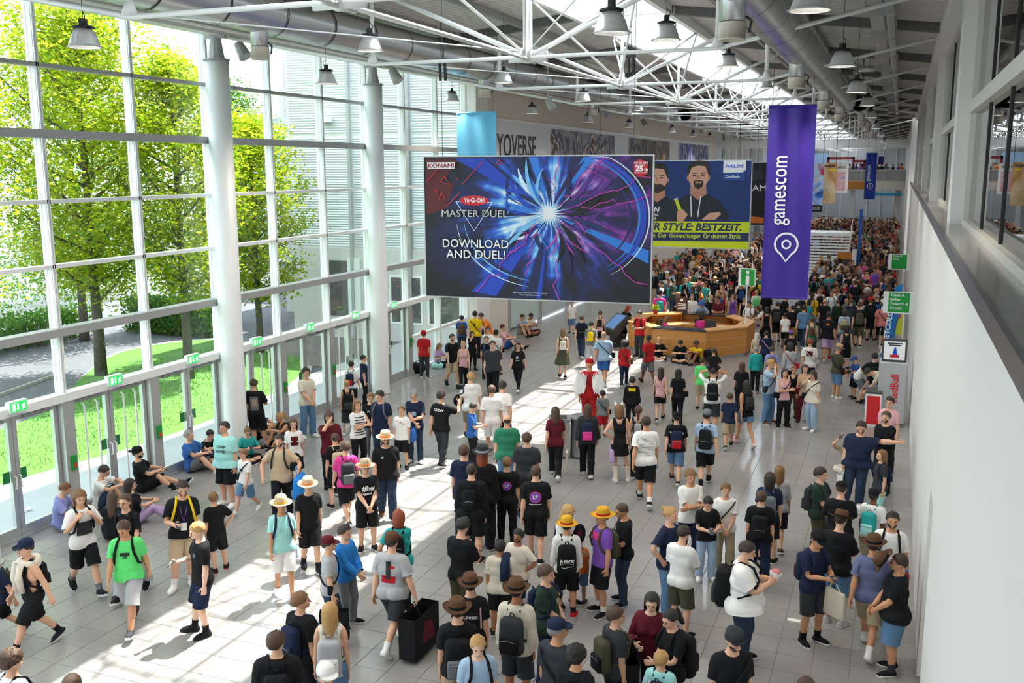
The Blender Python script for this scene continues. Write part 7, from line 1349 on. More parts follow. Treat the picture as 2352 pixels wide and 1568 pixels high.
pp(1139, 756, 860, 170, 'stand', 'shirt:w', 'trousers:k', 'person in black cap and white tee seen from behind', hat='cap:k', hair='short:k', cross='k', fu=1140)
pp(1130, 780, 912, 0, 'step', 'shirt:ch:.022', 'trousers:k', 'stout man in plain dark grey tee', hair='short:d', g=1.35, fu=1132)
pp(1157, 745, 800, 70, 'sitlegs', 'shirt:lpk', 'shorts:blue', 'man in pale pink tee sitting on the floor', h=1.75, hair='short:b', fu=1160)
pp(1193, 715, 772, 45, 'sitknees', 'shirt:lb', 'shorts:sand', 'man in light blue shirt sitting at the white pillar', h=1.78, hair='short:b', fu=1195)
pp(1209, 722, 770, 40, 'sit', 'shirt:cre', 'shorts:mar', 'dark haired man with blue bag sitting at the white pillar', h=1.74, hair='short:k', skin='c', fu=1215)
pp(1190, 783, 898, -15, 'walk', 'shirt:k:.02', 'trousers:k', 'woman in black band tee with long dark hair', hair='long:k', fem=1, g=1.1, gl=1, shoe='w', fu=1190, pr=[('c', .001, .05, 0, 1.26, 'lg'), ('r', .14, .03, 0, 1.15, 'lg')])
pp(1289, 753, 868, 180, 'step', 'tank:olv', 'skirt:olv:.12:.52', 'woman in short olive green dress', hair='mid:l', fem=1, bp='cre:cw:.75', shoe='k', fu=1292)
pp(1311, 690, 768, 5, 'step', 'shirt:w', 'shorts:den', 'man in white tee and denim shorts under the billboard', hair='short:b', fu=1313)
pp(1335, 722, 822, 175, 'walk', 'shirt:navy', 'trousers:dd', 'balding man in navy tee with black backpack', hair='buzz:b', bp='k', fu=1335)
pp(1357, 735, 840, 175, 'walk2', 'shirt:gy', 'trousers:lg', 'youth in grey tee with yellow drawstring bag', hair='short:k', bp='ylw::.8', fu=1357)
pp(1376, 712, 800, 170, 'step', 'tank:lpk', 'shorts:k', 'short haired woman with small black backpack', hair='short:b', fem=1, bp='k::.75', fu=1378)
pp(1383, 757, 883, 175, 'walk', 'shirt:lb:.03', 'shorts:blue', 'bald man in light blue checked shirt', hair='bald:g', skin='b', g=1.3, cross='k', shoe='gy', fu=1385)
pp(1432, 780, 888, 180, 'walk2', 'half:red', 'trousers:navy', 'woman with dark afro and red blouse', hair='afro:k', skin='c', fem=1, fu=1433, cross='brn')
pp(1486, 765, 883, 205, 'walk', 'shirt:red:.02', 'shorts:gy', 'boy in red tee and grey shorts seen from behind', hair='buzz:k', skin='d', shoe='k', sole='w', fu=1488)
pp(1462, 710, 820, -35, 'phone', 'shirt:red', 'trousers:ch', 'man in red tee standing at the desk with tablet', hair='short:d', ph='R', fu=1468, bp='k::.8')
pp(1453, 700, 800, 60, 'lean', 'shirt:k', 'trousers:k', 'woman with dark red hair leaning on the desk', hair='long:r', fem=1, pos=(-9.95, 37.4, 0), h=1.68)
pp(1532, 783, 832, 5, 'sit', 'shirt:k', 'shorts:k', 'blond boy in black sitting against the desk', h=1.6, hair='bowl:y', shoe='w', pos=(-7.85, 34.55, 0))
pp(1575, 795, 836, -5, 'sit', 'shirt:k', 'shorts:k', 'boy in dark jersey sitting in the middle at the desk', h=1.62, hair='short:d', head=(0, 35), pos=(-7.0, 34.35, 0))
pp(1610, 790, 838, -45, 'sitknees', 'shirt:ylw', 'shorts:k', 'boy in yellow tee sitting against the desk', h=1.6, hair='curly:b', skin='c', pos=(-6.35, 34.25, 0))
r_ = empty('floor_bag', (-5.95, 34.45, 0), label='round black bag leaning against the desk by the yellow tee', cat='bag'); V, F = rbox(.5, .22, .52, .1, 3); MB().add([(v.x, v.y, v.z + .26) for v in V], F).build('bag_body', cloth('k'), r_, True); MB().tube([(-.1, 0, .5), (0, 0, .6), (.1, 0, .5)], .015, 5).build('handle', cloth('k'), r_)
r_ = empty('floor_bag', (*onz(958, 855).xy, 0), label='black bag lying on the floor beside the man in red', cat='bag'); V, F = rbox(.55, .4, .34, .12, 3); MB().add([(v.x, v.y, v.z + .17) for v in V], F).build('bag_body', cloth('k'), r_, True); MB().tube([(-.15, .1, .3), (0, .12, .4), (.15, .1, .3)], .014, 5).build('handle', cloth('k'), r_)
r_ = empty('floor_bag', (*onz(1005, 846).xy, 0), label='mint bag lying in front of the sitting girl', cat='bag'); V, F = rbox(.4, .3, .2, .08, 3); MB().add([(v.x, v.y, v.z + .1) for v in V], F).build('bag_body', cloth('mint'), r_, True); MB().tube([(-.1, .1, .18), (0, .12, .24), (.1, .1, .18)], .012, 5).build('handle', cloth('mint'), r_)
r_ = empty('floor_bag', (*onz(160, 1168).xy, 0), label='black rucksack on the floor beside the lavender tee', cat='bag'); V, F = rbox(.3, .22, .42, .1, 3); MB().add([(v.x, v.y, v.z + .21) for v in V], F).build('bag_body', cloth('k'), r_, True); MB().tube([(-.08, 0, .4), (0, 0, .47), (.08, 0, .4)], .012, 5).build('handle', cloth('k'), r_)
# ---- staff inside and visitors around the desk
pp(0, 0, 0, 110, 'chair', 'shirt:pink', 'trousers:k', 'long-haired woman in pink working inside the desk', pos=(-8.15, 36.75, 0), h=1.68, hair='long:l', fem=1)
pp(0, 0, 0, 170, 'chair', 'shirt:pink', 'trousers:k', 'dark haired woman in pink seated at the back worktop', pos=(-6.95, 37.9, 0), h=1.66, hair='mid:k', fem=1)
for x, y, fc, ps, t, bt, hr, lab, kw in ((-8.3, 39.75, 10, 'lean', 'shirt:k', 'trousers:k', 'short:k', 'boy in black polo leaning on the back of the desk', {}), (-7.75, 40.1, 0, 'stand', 'shirt:w', 'trousers:dd', 'short:b', 'youth in white tee behind the desk', {}), (-7.35, 39.7, 20, 'lean', 'shirt:lb', 'trousers:k', 'short:d', 'person in blue bucket hat leaning on the desk', dict(hat='bucket:blue')),
    (-7.0, 40.3, 0, 'stand', 'shirt:k', 'trousers:k', 'short:y', 'blond man in black tee behind the desk', {}), (-6.6, 39.7, -25, 'phone', 'shirt:mar', 'trousers:k', 'short:d', 'man in maroon tee writing at the desk', dict(skin='b')), (-6.35, 41.8, 10, 'step', 'tank:pur', 'skirt:pur:.1:.5', 'mid:b', 'woman in short violet dress beyond the desk', dict(fem=1)),
    (-5.75, 41.0, -5, 'step', 'tank:k', 'skirt:k:.06:.25', 'mid:d', 'woman in long black dress beyond the desk', dict(fem=1)), (-5.35, 39.6, -30, 'phone', 'shirt:w', 'trousers:ch', 'short:d', 'youth in white tee with lanyard reading a leaflet', dict(bp='k')), (-4.75, 39.3, -90, 'lean', 'shirt:w', 'trousers:k', 'mid:b', 'brown haired woman in white leaning on the right counter', dict(fem=1, bp='dd')),
    (-5.6, 43.6, 180, 'stand', 'shirt:w', 'shorts:gy', 'short:y', 'boy in white tee with bright green backpack', dict(bp='lime')), (-5.0, 42.2, 185, 'stand', 'shirt:k:.02', 'shorts:k', 'short:b', 'man in black tee beside the information pole', {})):
    pp(0, 0, 0, fc, ps, t, bt, lab, pos=(x, y, 0), h=1.60 + .22 * ((len(lab) * 7) % 10) / 10 if not kw.get('fem') else 1.66, hair=hr, **kw)
# ---- middle of the hall
pp(1352, 925, 1095, 180, 'step', 'long:ch:.02', 'trousers:k:.03', 'person in dark hooded jacket with long brown hair', hair='long:b', bp='navy:pink', shoe='cw', fu=1348)
pp(1383, 894, 1005, 178, 'step2', 'shirt:gy', 'shorts:red', 'small boy in grey tee and red shorts', hair='short:k', skin='c', cross='k', fu=1383)
pp(1428, 925, 1108, 182, 'hipL', 'tank:k', 'skirt:k:.03:.66', 'woman in black with cat ears and white boots', hair='mid:l', fem=1, shoe='cw:.38', fu=1425)
q = PEOPLE[-1]; handbag(q, 'L', 'bag', 'lil', .36, .30, 'lilac handbag at the hip of the woman with cat ears'); b = MB()
for sx in (1, -1): b.add(q.hp([(sx * .03, .0, 1.755), (sx * .10, .0, 1.735), (sx * .085, -.005, 1.83), (sx * .065, .03, 1.745)]), [(0, 1, 2), (1, 3, 2), (0, 2, 3)])
b.build('cat_ears', cloth('w'), q.root)
pp(1446, 863, 985, 180, 'stand', 'long:k:.03', 'trousers:k', 'person in black and yellow jacket from behind', hair='quiff:k', fu=1450, pr=[('r', .22, .10, 0, 1.36, 'ylw', 'back')])
pp(1464, 932, 1100, 178, 'step2', 'tank:k', 'trousers:k', 'woman with ponytail in black behind the doodle tee', hair='pony:b', fem=1, bp='lg::.6', fu=1463)
pp(1487, 950, 1160, 182, 'walk', 'shirt:w:.024', 'shorts:k', 'man in white tee with scribbled writing on the back', hair='buzz:d', skin='b', shoe='k', sock='w', fu=1480, pr=[('r', .03 + .05 * ((k * 5) % 4), .008, -.09 + .045 * (k % 5), 1.36 - .025 * k, 'gy', 'back') for k in range(14)])
bottle(PEOPLE[-1], 'R', 'clear water bottle held by the scribbled white tee', 'lb', .28)
pp(1519, 840, 968, 178, 'walk2', 'tank:lpk', 'shorts:k:.02:.62', 'woman in pale pink top and black shorts', hair='long:d', fem=1, cross='cw', fu=1515, shoe='k')
pp(1560, 845, 975, 182, 'step', 'shirt:k', 'trousers:k', 'woman in all black with long black hair', hair='long:k', fem=1, cross='k', fu=1555)
pp(1560, 942, 1112, 178, 'walk', 'shirt:k:.024', 'shorts:den', 'man in black cap and dark flowered shirt', hat='backcap:k', hair='short:d', beard='d', bp='navy:red', fu=1550, pr=[('r', .05, .04, -.14, 1.3, 'lg', 'back'), ('r', .05, .04, .14, 1.28, 'lg', 'back'), ('r', .05, .05, .13, 1.05, 'lg', 'back'), ('r', .05, .05, -.12, 1.0, 'lg', 'back')])
pp(1620, 936, 1118, 180, 'walk2', 'shirt:lb:.02', 'shorts:k', 'man in pale tee with patterned bandana', hat='beanie:gy', hair='short:k', bp='k', sock='k', fu=1618)
pd_ = pp(1637, 850, 1000, 180, 'step', 'shirt:w', 'shorts:ch', 'man in white tee carrying a child on his shoulders', h=1.86, hair='short:d', skin='b', bp='k', fu=1633, mod=dict(LH=((.14, -.06, 1.62), (.6, -.3, -.6)), RH=((-.14, -.06, 1.62), (-.6, -.3, -.6))))
pp(0, 0, 0, 180, 'ride', 'shirt:k', 'shorts:navy', 'boy in black tee riding on shoulders', pos=(pd_.root.location.x, pd_.root.location.y, 1.46), h=1.10, hair='short:d', skin='b')
pp(1613, 818, 940, 170, 'stand', 'shirt:lime', 'shorts:sand', 'person in pale green tee behind the carried child', hair='short:b', fu=1610)
pp(1669, 898, 1030, 180, 'walk2', 'shirt:navy', 'shorts:sand', 'boy in navy tee and sand shorts', hair='short:b', skin='b', shoe='k', sole='w', fu=1672)
pp(1718, 872, 1028, 205, 'walk', 'tank:k', 'shorts:den:.02:.68', 'girl in denim hot pants with clear black backpack', hair='long:k', fem=1, skin='b', bp='ch:k:.8', shoe='lpk', fu=1710, ph='R')
pp(1707, 828, 955, 180, 'walk2', 'shirt:k:.022', 'trousers:k', 'woman in black tee with waist-long brown hair', hair='long:b', fem=1, fu=1700)
pp(1774, 822, 972, 60, 'face', 'shirt:lb:.02', 'trousers:den:.035', 'blond youth in light blue tee and loose jeans', hair='quiff:y', shoe='brn', cross='ch', fu=1762)
pp(1806, 845, 980, 15, 'cross', 'tank:lpk', 'trousers:k:.05', 'long-haired young woman in wide black trousers', hair='long:d', fem=1, cross='k', fu=1797)
pp(1821, 838, 960, 5, 'stand', 'tank:k', 'trousers:brn', 'young woman with glasses in black top and brown trousers', hair='bun:r', fem=1, gl=1, fu=1818)
pp(1848, 835, 970, 10, 'stand', 'tank:bei', 'trousers:mar:.03', 'young woman in beige top and red striped trousers', hair='mid:b', fem=1, cross='mar', fu=1843)
pp(1869, 848, 988, -40, 'face', 'shirt:cw:.022', 'trousers:lb:.035', 'young woman in white tee and pale jeans', hair='mid:d', fem=1, g=1.1, cross='k', shoe='w', fu=1862)
pp(1926, 785, 915, 130, 'phone', 'shirt:olv', 'shorts:den', 'man in straw hat and olive tee', hat='straw:bei:org', hair='short:g', skin='b', cross='k', shoe='w', fu=1918)
pp(1964, 815, 915, -60, 'hug', 'shirt:blue', 'shorts:k', 'boy in royal blue tee and sun visor', hat='cap:blue', hair='short:d', fu=1960)
q = PEOPLE[-1]; hp0 = hand(q, 'L'); tg = at_root(q, 'toy_blaster', 'orange and black toy held by the boy in blue', 'toy'); MB().tube([hp0 + Vector((-.2, -.02, -.08)), hp0 + Vector((.25, -.02, .1))], .035, 8).build('barrel', cloth('k'), tg); MB().tube([hp0 + Vector((-.05, -.03, -.02)), hp0 + Vector((.1, -.03, .04))], .05, 8).build('grip', cloth('org'), tg)
pp(2010, 807, 942, 178, 'stand', 'shirt:k', 'trousers:lb:.05', 'person in wide pale jeans with NY backpack', hair='short:k', bp='k::1.05', fu=2002, mod=dict(LH=((.3, -.3, 1.1), (.6, .5, -.3)), RH=((-.2, -.3, 1.15), (-.6, .5, -.5))))
q = PEOPLE[-1]; V, F = text_mesh('NY', .04); b = MB(); b.add(q.fin(chestpt(q, [(-x * .09, .105 + .15 + .045, 1.16 + y * .11) for x, y in V])), F); b.build('lettering', cloth('w'), q.root)
pp(1985, 838, 925, 80, 'bend', 'shirt:w', 'shorts:gy', 'person in white bending towards the coolers', h=1.66, hair='short:d', shoe='k', fu=1978)
pp(2038, 838, 935, -70, 'bend', 'shirt:cre', 'trousers:gold', 'man with dark hair bending over the red cooler', h=1.75, hair='short:d', pos=(-.1, 29.0, 0))
pp(2003, 980, 1165, -5, 'wall', 'shirt:navy:.022', 'trousers:dd:.02', 'big man in navy tee propping his arm on the wall', hair='quiff:d', g=1.38, beard='b', shoe='w', h=1.84, pos=(-.50, 20.55, 0), mod=dict(LH=((.95, -.12, 1.42), (.2, .3, -1))))
handbag(PEOPLE[-1], 'R', 'paper', 'w', .30, .36, 'white paper bag hanging from the hand of the navy tee')
pp(2010, 957, 1060, -10, 'sit', 'shirt:sand', 'trousers:cw', 'blonde woman in sand top sitting and raising a phone', h=1.66, hair='mid:y', fem=1, ph='R', pos=(-.70, 22.9, 0), mod=dict(RH=((-.22, -.22, .86), (-.6, .2, -1))))
pp(2052, 962, 1100, -25, 'cross', 'shirt:k', 'trousers:k', 'bearded man in black tee against the wall', hair='short:b', beard='b', h=1.82, pos=(.02, 21.6, 0))
pp(2053, 938, 1080, -20, 'stand', 'shirt:lpk', 'trousers:k', 'man with swept hair behind the bearded one', hair='quiff:d', h=1.78, pos=(.08, 23.2, 0))
pp(2048, 1030, 1165, -60, 'stand', 'shirt:ch', 'trousers:mint:.03', 'girl with long hair and pale green trousers at the wall', hair='long:l', fem=.6, h=1.52, bp='navy::.8', pos=(-.02, 19.6, 0))
# ---- centre foreground group
pp(1427, 1150, 1385, -75, 'phone', 'shirt:k:.016', 'trousers:dd', 'man in black sports tee with white stripes', hair='buzz:b', skin='b', ph='R', shoe='k', sole='w', fu=1430, pr=[('r', .10, .012, -.13, 1.36 - .02 * k, 'w') for k in range(3)] + [('r', .05, .03, -.06, 1.3, 'w')])
pp(1371, 1177, 1408, -60, 'stand', 'shirt:pur', 'shorts:k', 'youth in yellow straw hat and purple pink jersey', hat='sunhat:gold:red', hair='short:l', bp='olv:brn', sock='w', shoe='k', skin='b', fu=1380, pr=[('r', .26, .12, 0, 1.34, 'pink')], h=1.72)
bottle(PEOPLE[-1], 'R', 'yellow goggles and bottle dangling beside the purple jersey', 'ylw')
pp(1277, 1200, 1415, 182, 'stand', 'long:w', 'shorts:k', 'boy in yellow straw hat and white hoodie', hat='sunhat:gold:red', hair='short:d', bp='k::1.15', sock='k', shoe='red', fu=1300, skin='b', h=1.62)
q = PEOPLE[-1]; V, F = text_mesh('NIKE', .05, .15); b = MB(); b.add(q.fin(chestpt(q, [(-x * .075, .105 + .15 * 1.15 + .05, 1.06 + y * .085) for x, y in V])), F); b.build('lettering', cloth('w'), q.root); b = MB(); b.add(q.fin(chestpt(q, [(.1, .33, 1.03), (.06, .33, 1.0), (-.12, .33, 1.05), (.05, .33, 1.015)])), [(0, 1, 2, 3)]); b.build('swoosh', cloth('w'), q.root)
pp(1322, 1232, 1392, 175, 'stand', 'shirt:org', 'shorts:den', 'small boy in orange tee and denim shorts', hair='buzz:b', skin='b', shoe='dd', fu=1330)
pp(1302, 1153, 1345, 40, 'hug', 'shirt:w', 'shorts:den', 'blonde woman in white tee with a fan', hair='long:y', fem=1, g=1.05, bp='navy::.7', h=1.70, pos=tuple(onz(1302, 1153, 1.72).xy) + (0,), skin='b')
fan_paddle(PEOPLE[-1], 'L', 'black round hand fan held by the blonde woman')
pp(1158, 1045, 1250, 180, 'stand', 'shirt:k:.024', 'trousers:k', 'man in black tee with small purple LP disc', hair='short:l', fu=1165, pr=[('c', .001, .075, 0, 1.22, 'pur', 'back'), ('c', .075, .085, 0, 1.22, 'pink', 'back'), ('t', 'LP', 0, 1.195, .055, 'w', 'back')], mod=dict(LH=((.24, -.02, .80), (.4, 1, 0))))
handbag(PEOPLE[-1], 'L', 'paper', 'dd', .38, .42, 'blue grey paper bag carried by the small LP disc man', 'gy')
pp(1227, 1065, 1290, 178, 'step', 'shirt:k:.024', 'shorts:k', 'man in black tee with large purple LP disc', hair='buzz:b', g=1.1, fu=1230, pr=[('c', .001, .088, 0, 1.22, 'pur', 'back'), ('c', .088, .10, 0, 1.22, 'pink', 'back'), ('t', 'LP', 0, 1.19, .065, 'w', 'back'), ('t', 'letsgotomoon', 0, 1.08, .026, 'w', 'back')])
pp(1212, 990, 1190, 172, 'stand', 'shirt:ch:.022', 'trousers:ch', 'heavy man in charcoal tee with glasses', hair='short:b', g=1.28, beard='b', gl=1, fu=1210)
pp(1160, 948, 1140, 178, 'stand', 'shirt:grn:.02', 'trousers:den', 'balding man in green polo shirt', hair='bald:d', g=1.2, gl=1, fu=1165)
pp(1278, 930, 1098, 178, 'walk', 'shirt:mar', 'trousers:k:.035', 'woman in maroon tee with curly brown hair', hair='long:b', fem=1, shoe='w', fu=1275)
handbag(PEOPLE[-1], 'R', 'tote', 'cre', .36, .40, 'cream tote bag with blue print on the maroon tee woman', 'sky')
pp(1098, 1000, 1260, 170, 'stand', 'long:k:.03', 'trousers:k:.04', 'person in black pirate hat and very long brown hair', hair='long:r', hat='fedora:ch:lg', fem=.5, g=1.1, fu=1110)
pp(1057, 1018, 1235, 165, 'stand', 'shirt:navy:.022', 'trousers:ch', 'man in dark tee beside the pirate hat', hair='short:b', gl=1, fu=1068)
pp(1080, 1060, 1290, 170, 'stand', 'long:k:.02', 'shorts:k', 'bearded man in black with small leather backpack', hair='buzz:d', beard='d', g=1.25, bp='k::.75', shoe='k', sole='w', fu=1085)
pp(1160, 1210, 1420, -30, 'hipL', 'shirt:cw:.018', 'shorts:navy', 'bearded man in white polo shirt', hair='quiff:k', beard='k', skin='c', g=1.12, fu=1185)
pp(1143, 1235, 1460, 172, 'stand', 'shirt:cre:.024', 'shorts:k', 'man in cream tee with navy jacket on his shoulder', hair='short:k', skin='c', g=1.1, beard='k', fu=1150)
q = PEOPLE[-1]; J_ = at_root(q, 'jacket_over_shoulder', 'navy jacket slung over the shoulder of the cream tee', 'jacket'); b = MB(); b.tube([(-.11, -.13, 1.30), (-.11, -.05, 1.46), (-.10, .06, 1.47), (-.10, .15, 1.36), (-.10, .16, 1.10)], [.05, .07, .075, .085, .09], 8); b.v = [tuple(v) for v in q.fin(chestpt(q, b.v))]; b.build('cloth', cloth('navy'), J_, True)
pp(1055, 1207, 1450, 140, 'phone', 'shirt:k:.024', 'shorts:olv', 'bearded man in black tee with tattooed forearm', hair='quiff:k', beard='k', ph='R', fu=1062, h=1.8)
pp(1080, 1320, None, 175, 'stand', 'shirt:k:.02', 'trousers:k', 'person in brown hat and black tee with white lettering', h=1.72, hat='fedora:brn:k', hair='short:d', pr=[('t', 'SUMMER', 0, 1.2, .04, 'w', 'back'), ('r', .02, .3, .14, 1.2, 'lpk', 'back')])
pp(1050, 1377, None, 180, 'stand', 'shirt:k:.02', 'shorts:bei', 'person in brown hat with black snakeskin backpack', h=1.78, hat='fedora:brn:k', hair='short:b', bp='k:gy:1.15')
pp(1187, 1332, None, 160, 'stand', 'long:cre:.02', 'shorts:ch', 'bearded man in brown hat and pale long shirt', h=1.80, hat='fedora:brn:k', hair='short:k', skin='c', beard='k', bp='ch:k:1.1')
pp(1255, 1297, None, 70, 'front', 'shirt:dgrn:.022', 'trousers:navy', 'woman in dark green tee with short brown hair', h=1.68, hair='bowl:b', fem=.6, g=1.25, bp='navy::.8', pr=[('r', .1, .08, 0, 1.25, 'sand')])
pp(1280, 1421, None, 140, 'stand', 'shirt:ch:.02', 'trousers:k', 'man in navy cap and dark grey tee', h=1.80, hat='cap:navy', hair='buzz:g', skin='b', g=1.1, cross='k', head=(-35, 0))
pp(1097, 1457, None, 15, 'stand', 'shirt:lb:.02', 'shorts:k', 'boy in light blue tee facing the viewer', h=1.66, hair='short:y', bp='k', skin='e', head=(-8, 12))
pp(1325, 1480, None, 150, 'stand', 'shirt:k', 'trousers:k', 'curly black haired youth at the bottom edge', h=1.74, hair='curly:k', skin='b', bp='k::.7')
pp(1415, 1392, None, 120, 'stand', 'shirt:ch:.02', 'shorts:k', 'boy in charcoal tee with camouflage backpack', h=1.66, hair='bowl:b', bp='olv:k:1.05', head=(-25, 0))
pp(1488, 1355, None, -5, 'phone1', 'long:mar:.02', 'trousers:k', 'woman with long black hair in dark red blouse', h=1.70, hair='long:k', fem=1, skin='e')
handbag(PEOPLE[-1], 'R', 'paper', 'k', .5, .55, 'black bag with pale picture held by the dark red blouse', 'lb')
pp(1545, 1395, None, -50, 'hug', 'shirt:k:.02', 'shorts:bei', 'dark haired woman in black with huge black backpack', h=1.68, hair='pony:k', fem=1, bp='k:k2:1.3')
pp(1520, 1482, None, 160, 'stand', 'shirt:mint:.02', 'shorts:gy', 'blond boy in green and white striped tee', h=1.40, hair='bowl:y', bp='navy::.8', pr=[('r', .3, .05, 0, 1.3, 'w', 'back'), ('r', .3, .05, 0, 1.1, 'w', 'back')])
pp(1684, 1441, None, 25, 'stand', 'shirt:k:.02', 'trousers:k', 'bearded man in flat cap and glasses', h=1.78, hat='flatcap:ch', hair='short:d', gl=1, beard='b', g=1.15, cross='k', head=(10, 14))
pp(1553, 1222, 1460, 150, 'phone', 'shirt:w:.02', 'shorts:olv', 'youth in white polo shirt and olive shorts', hair='short:d', fu=1560, h=1.74)
pp(1550, 1187, 1420, 60, 'hip', 'shirt:navy:.018', 'trousers:den', 'man with blond hair knot and navy tee', hair='bun:y', fu=1530, h=1.82)
pp(1576, 1106, 1300, 20, 'cross', 'shirt:w:.016', 'trousers:navy', 'fringed youth in white tee with folded arms', hair='bowl:l', skin='b', fu=1580, h=1.78)
pp(1631, 1118, 1310, 15, 'phone', 'shirt:k', 'trousers:lb:.03', 'black haired youth in black looking down at a phone', hair='short:k', ph='R', shoe='w', fu=1620, head=(0, 30))
pp(1660, 1117, 1325, 5, 'front', 'shirt:w:.024', 'trousers:sand:.04', 'laughing youth in white tee and grey brown trousers', hair='quiff:l', cross='k', fu=1660, shoe='w')
pp(1697, 1273, 1520, 85, 'eat', 'shirt:w:.026', 'trousers:dd', 'very heavy man in white tee eating', hair='short:d', g=1.6, bp='k:ch:1.25', fu=1700, h=1.82)
q = PEOPLE[-1]; hp0 = hand(q, 'R'); sn = at_root(q, 'snack', 'pink and white paper cone of food in his hands', 'food'); b = MB(); b.tube([hp0 + Vector((.04, -.02, -.06)), hp0 + Vector((.07, -.06, .10))], [.02, .09], 10); b.build('paper_cone', cloth('w'), sn); V, F = rbox(.13, .11, .07, .03); MB().add([v + hp0 + Vector((.07, -.06, .11)) for v in V], F).build('filling', cloth('rose'), sn, True)
pp(1737, 1122, 1340, 178, 'stand', 'shirt:k:.024', 'trousers:navy:.03', 'man in black tee with black rucksack by the women', hair='short:b', bp='k', g=1.08, fu=1740)
pp(1754, 1080, 1290, 176, 'stand', 'shirt:navy', 'shorts:k', 'person with shoulder-length hair and grey backpack', hair='mid:d', bp='gy:lg', shoe='k', sole='w', fu=1760)
pp(1782, 1066, 1265, 178, 'step', 'half:lg', 'shorts:k', 'woman in grey shirt with long light hair', hair='long:l', fem=1, shoe='brn', fu=1782)
pp(1888, 1070, 1285, 70, 'front', 'shirt:dgrn:.022', 'trousers:olv:.03', 'youth in dark green tee with fringe', hair='bowl:d', bp='ch', fu=1875)
pp(1923, 1103, 1330, 175, 'phone', 'shirt:k:.024', 'trousers:k', 'man in black cap and marbled black tee', hat='backcap:k', hair='short:b', g=1.15, fu=1920)
pp(1934, 1165, 1432, 160, 'phone', 'shirt:k:.022', 'shorts:den', 'man in brown hat, black tee and denim shorts', hat='fedora:brn:k', hair='short:d', gl=1, g=1.1, shoe='lg', fu=1915)
pp(1885, 1212, 1475, 45, 'phone', 'shirt:navy:.018', 'shorts:ch', 'man in black cap and navy tee with tote bag', hat='cap:k', hair='buzz:b', skin='b', ph='R', bp='navy:mar', shoe='k', sole='w', sock='k', fu=1860)
handbag(PEOPLE[-1], 'L', 'tote', 'cre', .40, .42, 'cream cloth tote hanging from the navy tee man')
pp(1980, 1213, 1500, 172, 'walk', 'shirt:slate:.022', 'shorts:sand', 'man in brown hat and blue grey tee', hat='fedora:brn:k', hair='short:d', skin='b', shoe='w', sock='w', fu=1990)
pp(2016, 1167, 1430, 5, 'carryL', 'shirt:w:.02', 'trousers:dgrn:.02', 'bearded man in white tee with red bottle', hair='short:k', beard='k', skin='b', bp='k', shoe='w', fu=2025)
bottle(PEOPLE[-1], 'L', 'red drinking bottle in the hand of the white tee man', 'red', .34, .045)
pp(1998, 1117, 1330, 160, 'stand', 'shirt:w:.02', 'shorts:sand', 'person in black and red cap with turquoise backpack', hat='cap:k', hair='short:k', skin='d', bp='teal:mint', fu=1995)
pp(2100, 1258, 1530, -80, 'front', 'shirt:k:.022', 'shorts:den', 'stout man with glasses in black tee at the wall', hair='short:d', gl=1, g=1.32, skin='b', shoe='k', sole='w', sock='ch', fu=2080)
q = PEOPLE[-1]; hp0 = q.hp(np.array([(0, -.24, 1.66)]))[0]; hh = at_root(q, 'brown_hat', 'brown felt hat held before his face by the stout man', 'hat')
for nm, V, F in hat_mesh('fedora', 'hi'): V = np.array(V) - (0, 0, 1.72); V = V @ np.array(Matrix.Rotation(1.0, 3, 'X')).T + hp0; b = MB(); b.v = [tuple(v) for v in V]; b.f = F; b.m = [0] * len(F); b.build('crown' if nm == 'hat' else 'hat_band', cloth('brn' if nm == 'hat' else 'k'), hh, True)
pp(1853, 1553, None, 170, 'stand', 'shirt:ch', 'trousers:k', 'brown hair just visible at the bottom edge, right', h=1.74, hair='short:b')
pp(1765, 1560, None, 170, 'stand', 'shirt:k', 'trousers:k', 'dark hair barely visible at the bottom edge', h=1.72, hair='short:d')
# ---- costumed visitor with wings
pp(1351, 822, 990, 180, 'step', 'long:red', 'trousers:red', 'person in red costume with white wings', hair=None, hat='beanie:red', skin='b', shoe='k', fu=1352, cross='brn')
q = PEOPLE[-1]; wg = at_root(q, 'feather_wings', 'white feather wings worn by the red costume', 'wings'); rg = random.Random(9)
for sx in (1, -1):
    b = MB()
    for k in range(16):
        t = k / 15; base = Vector((sx * (.05 + .22 * math.sin(t * 2.6)), .17 + .03 * t, 1.42 - .22 * t + .26 * math.sin(t * 2.2))); tip = base + Vector((sx * (.16 - .20 * t), .05, -.30 - .34 * math.sin(.5 + t * 2.2))); w = .065; m_ = base.lerp(tip, .6)
        b.add([base, m_ + Vector((w, 0, 0)), tip, m_ - Vector((w, 0, 0)), base + Vector((0, .012, 0)), m_ + Vector((0, .02, 0))], [(0, 1, 5, 4), (1, 2, 5), (2, 3, 5), (3, 0, 4, 5), (0, 3, 2, 1)])
    b.v = [tuple(v) for v in q.fin(chestpt(q, b.v))]; b.build('wing', cloth('w'), wg)
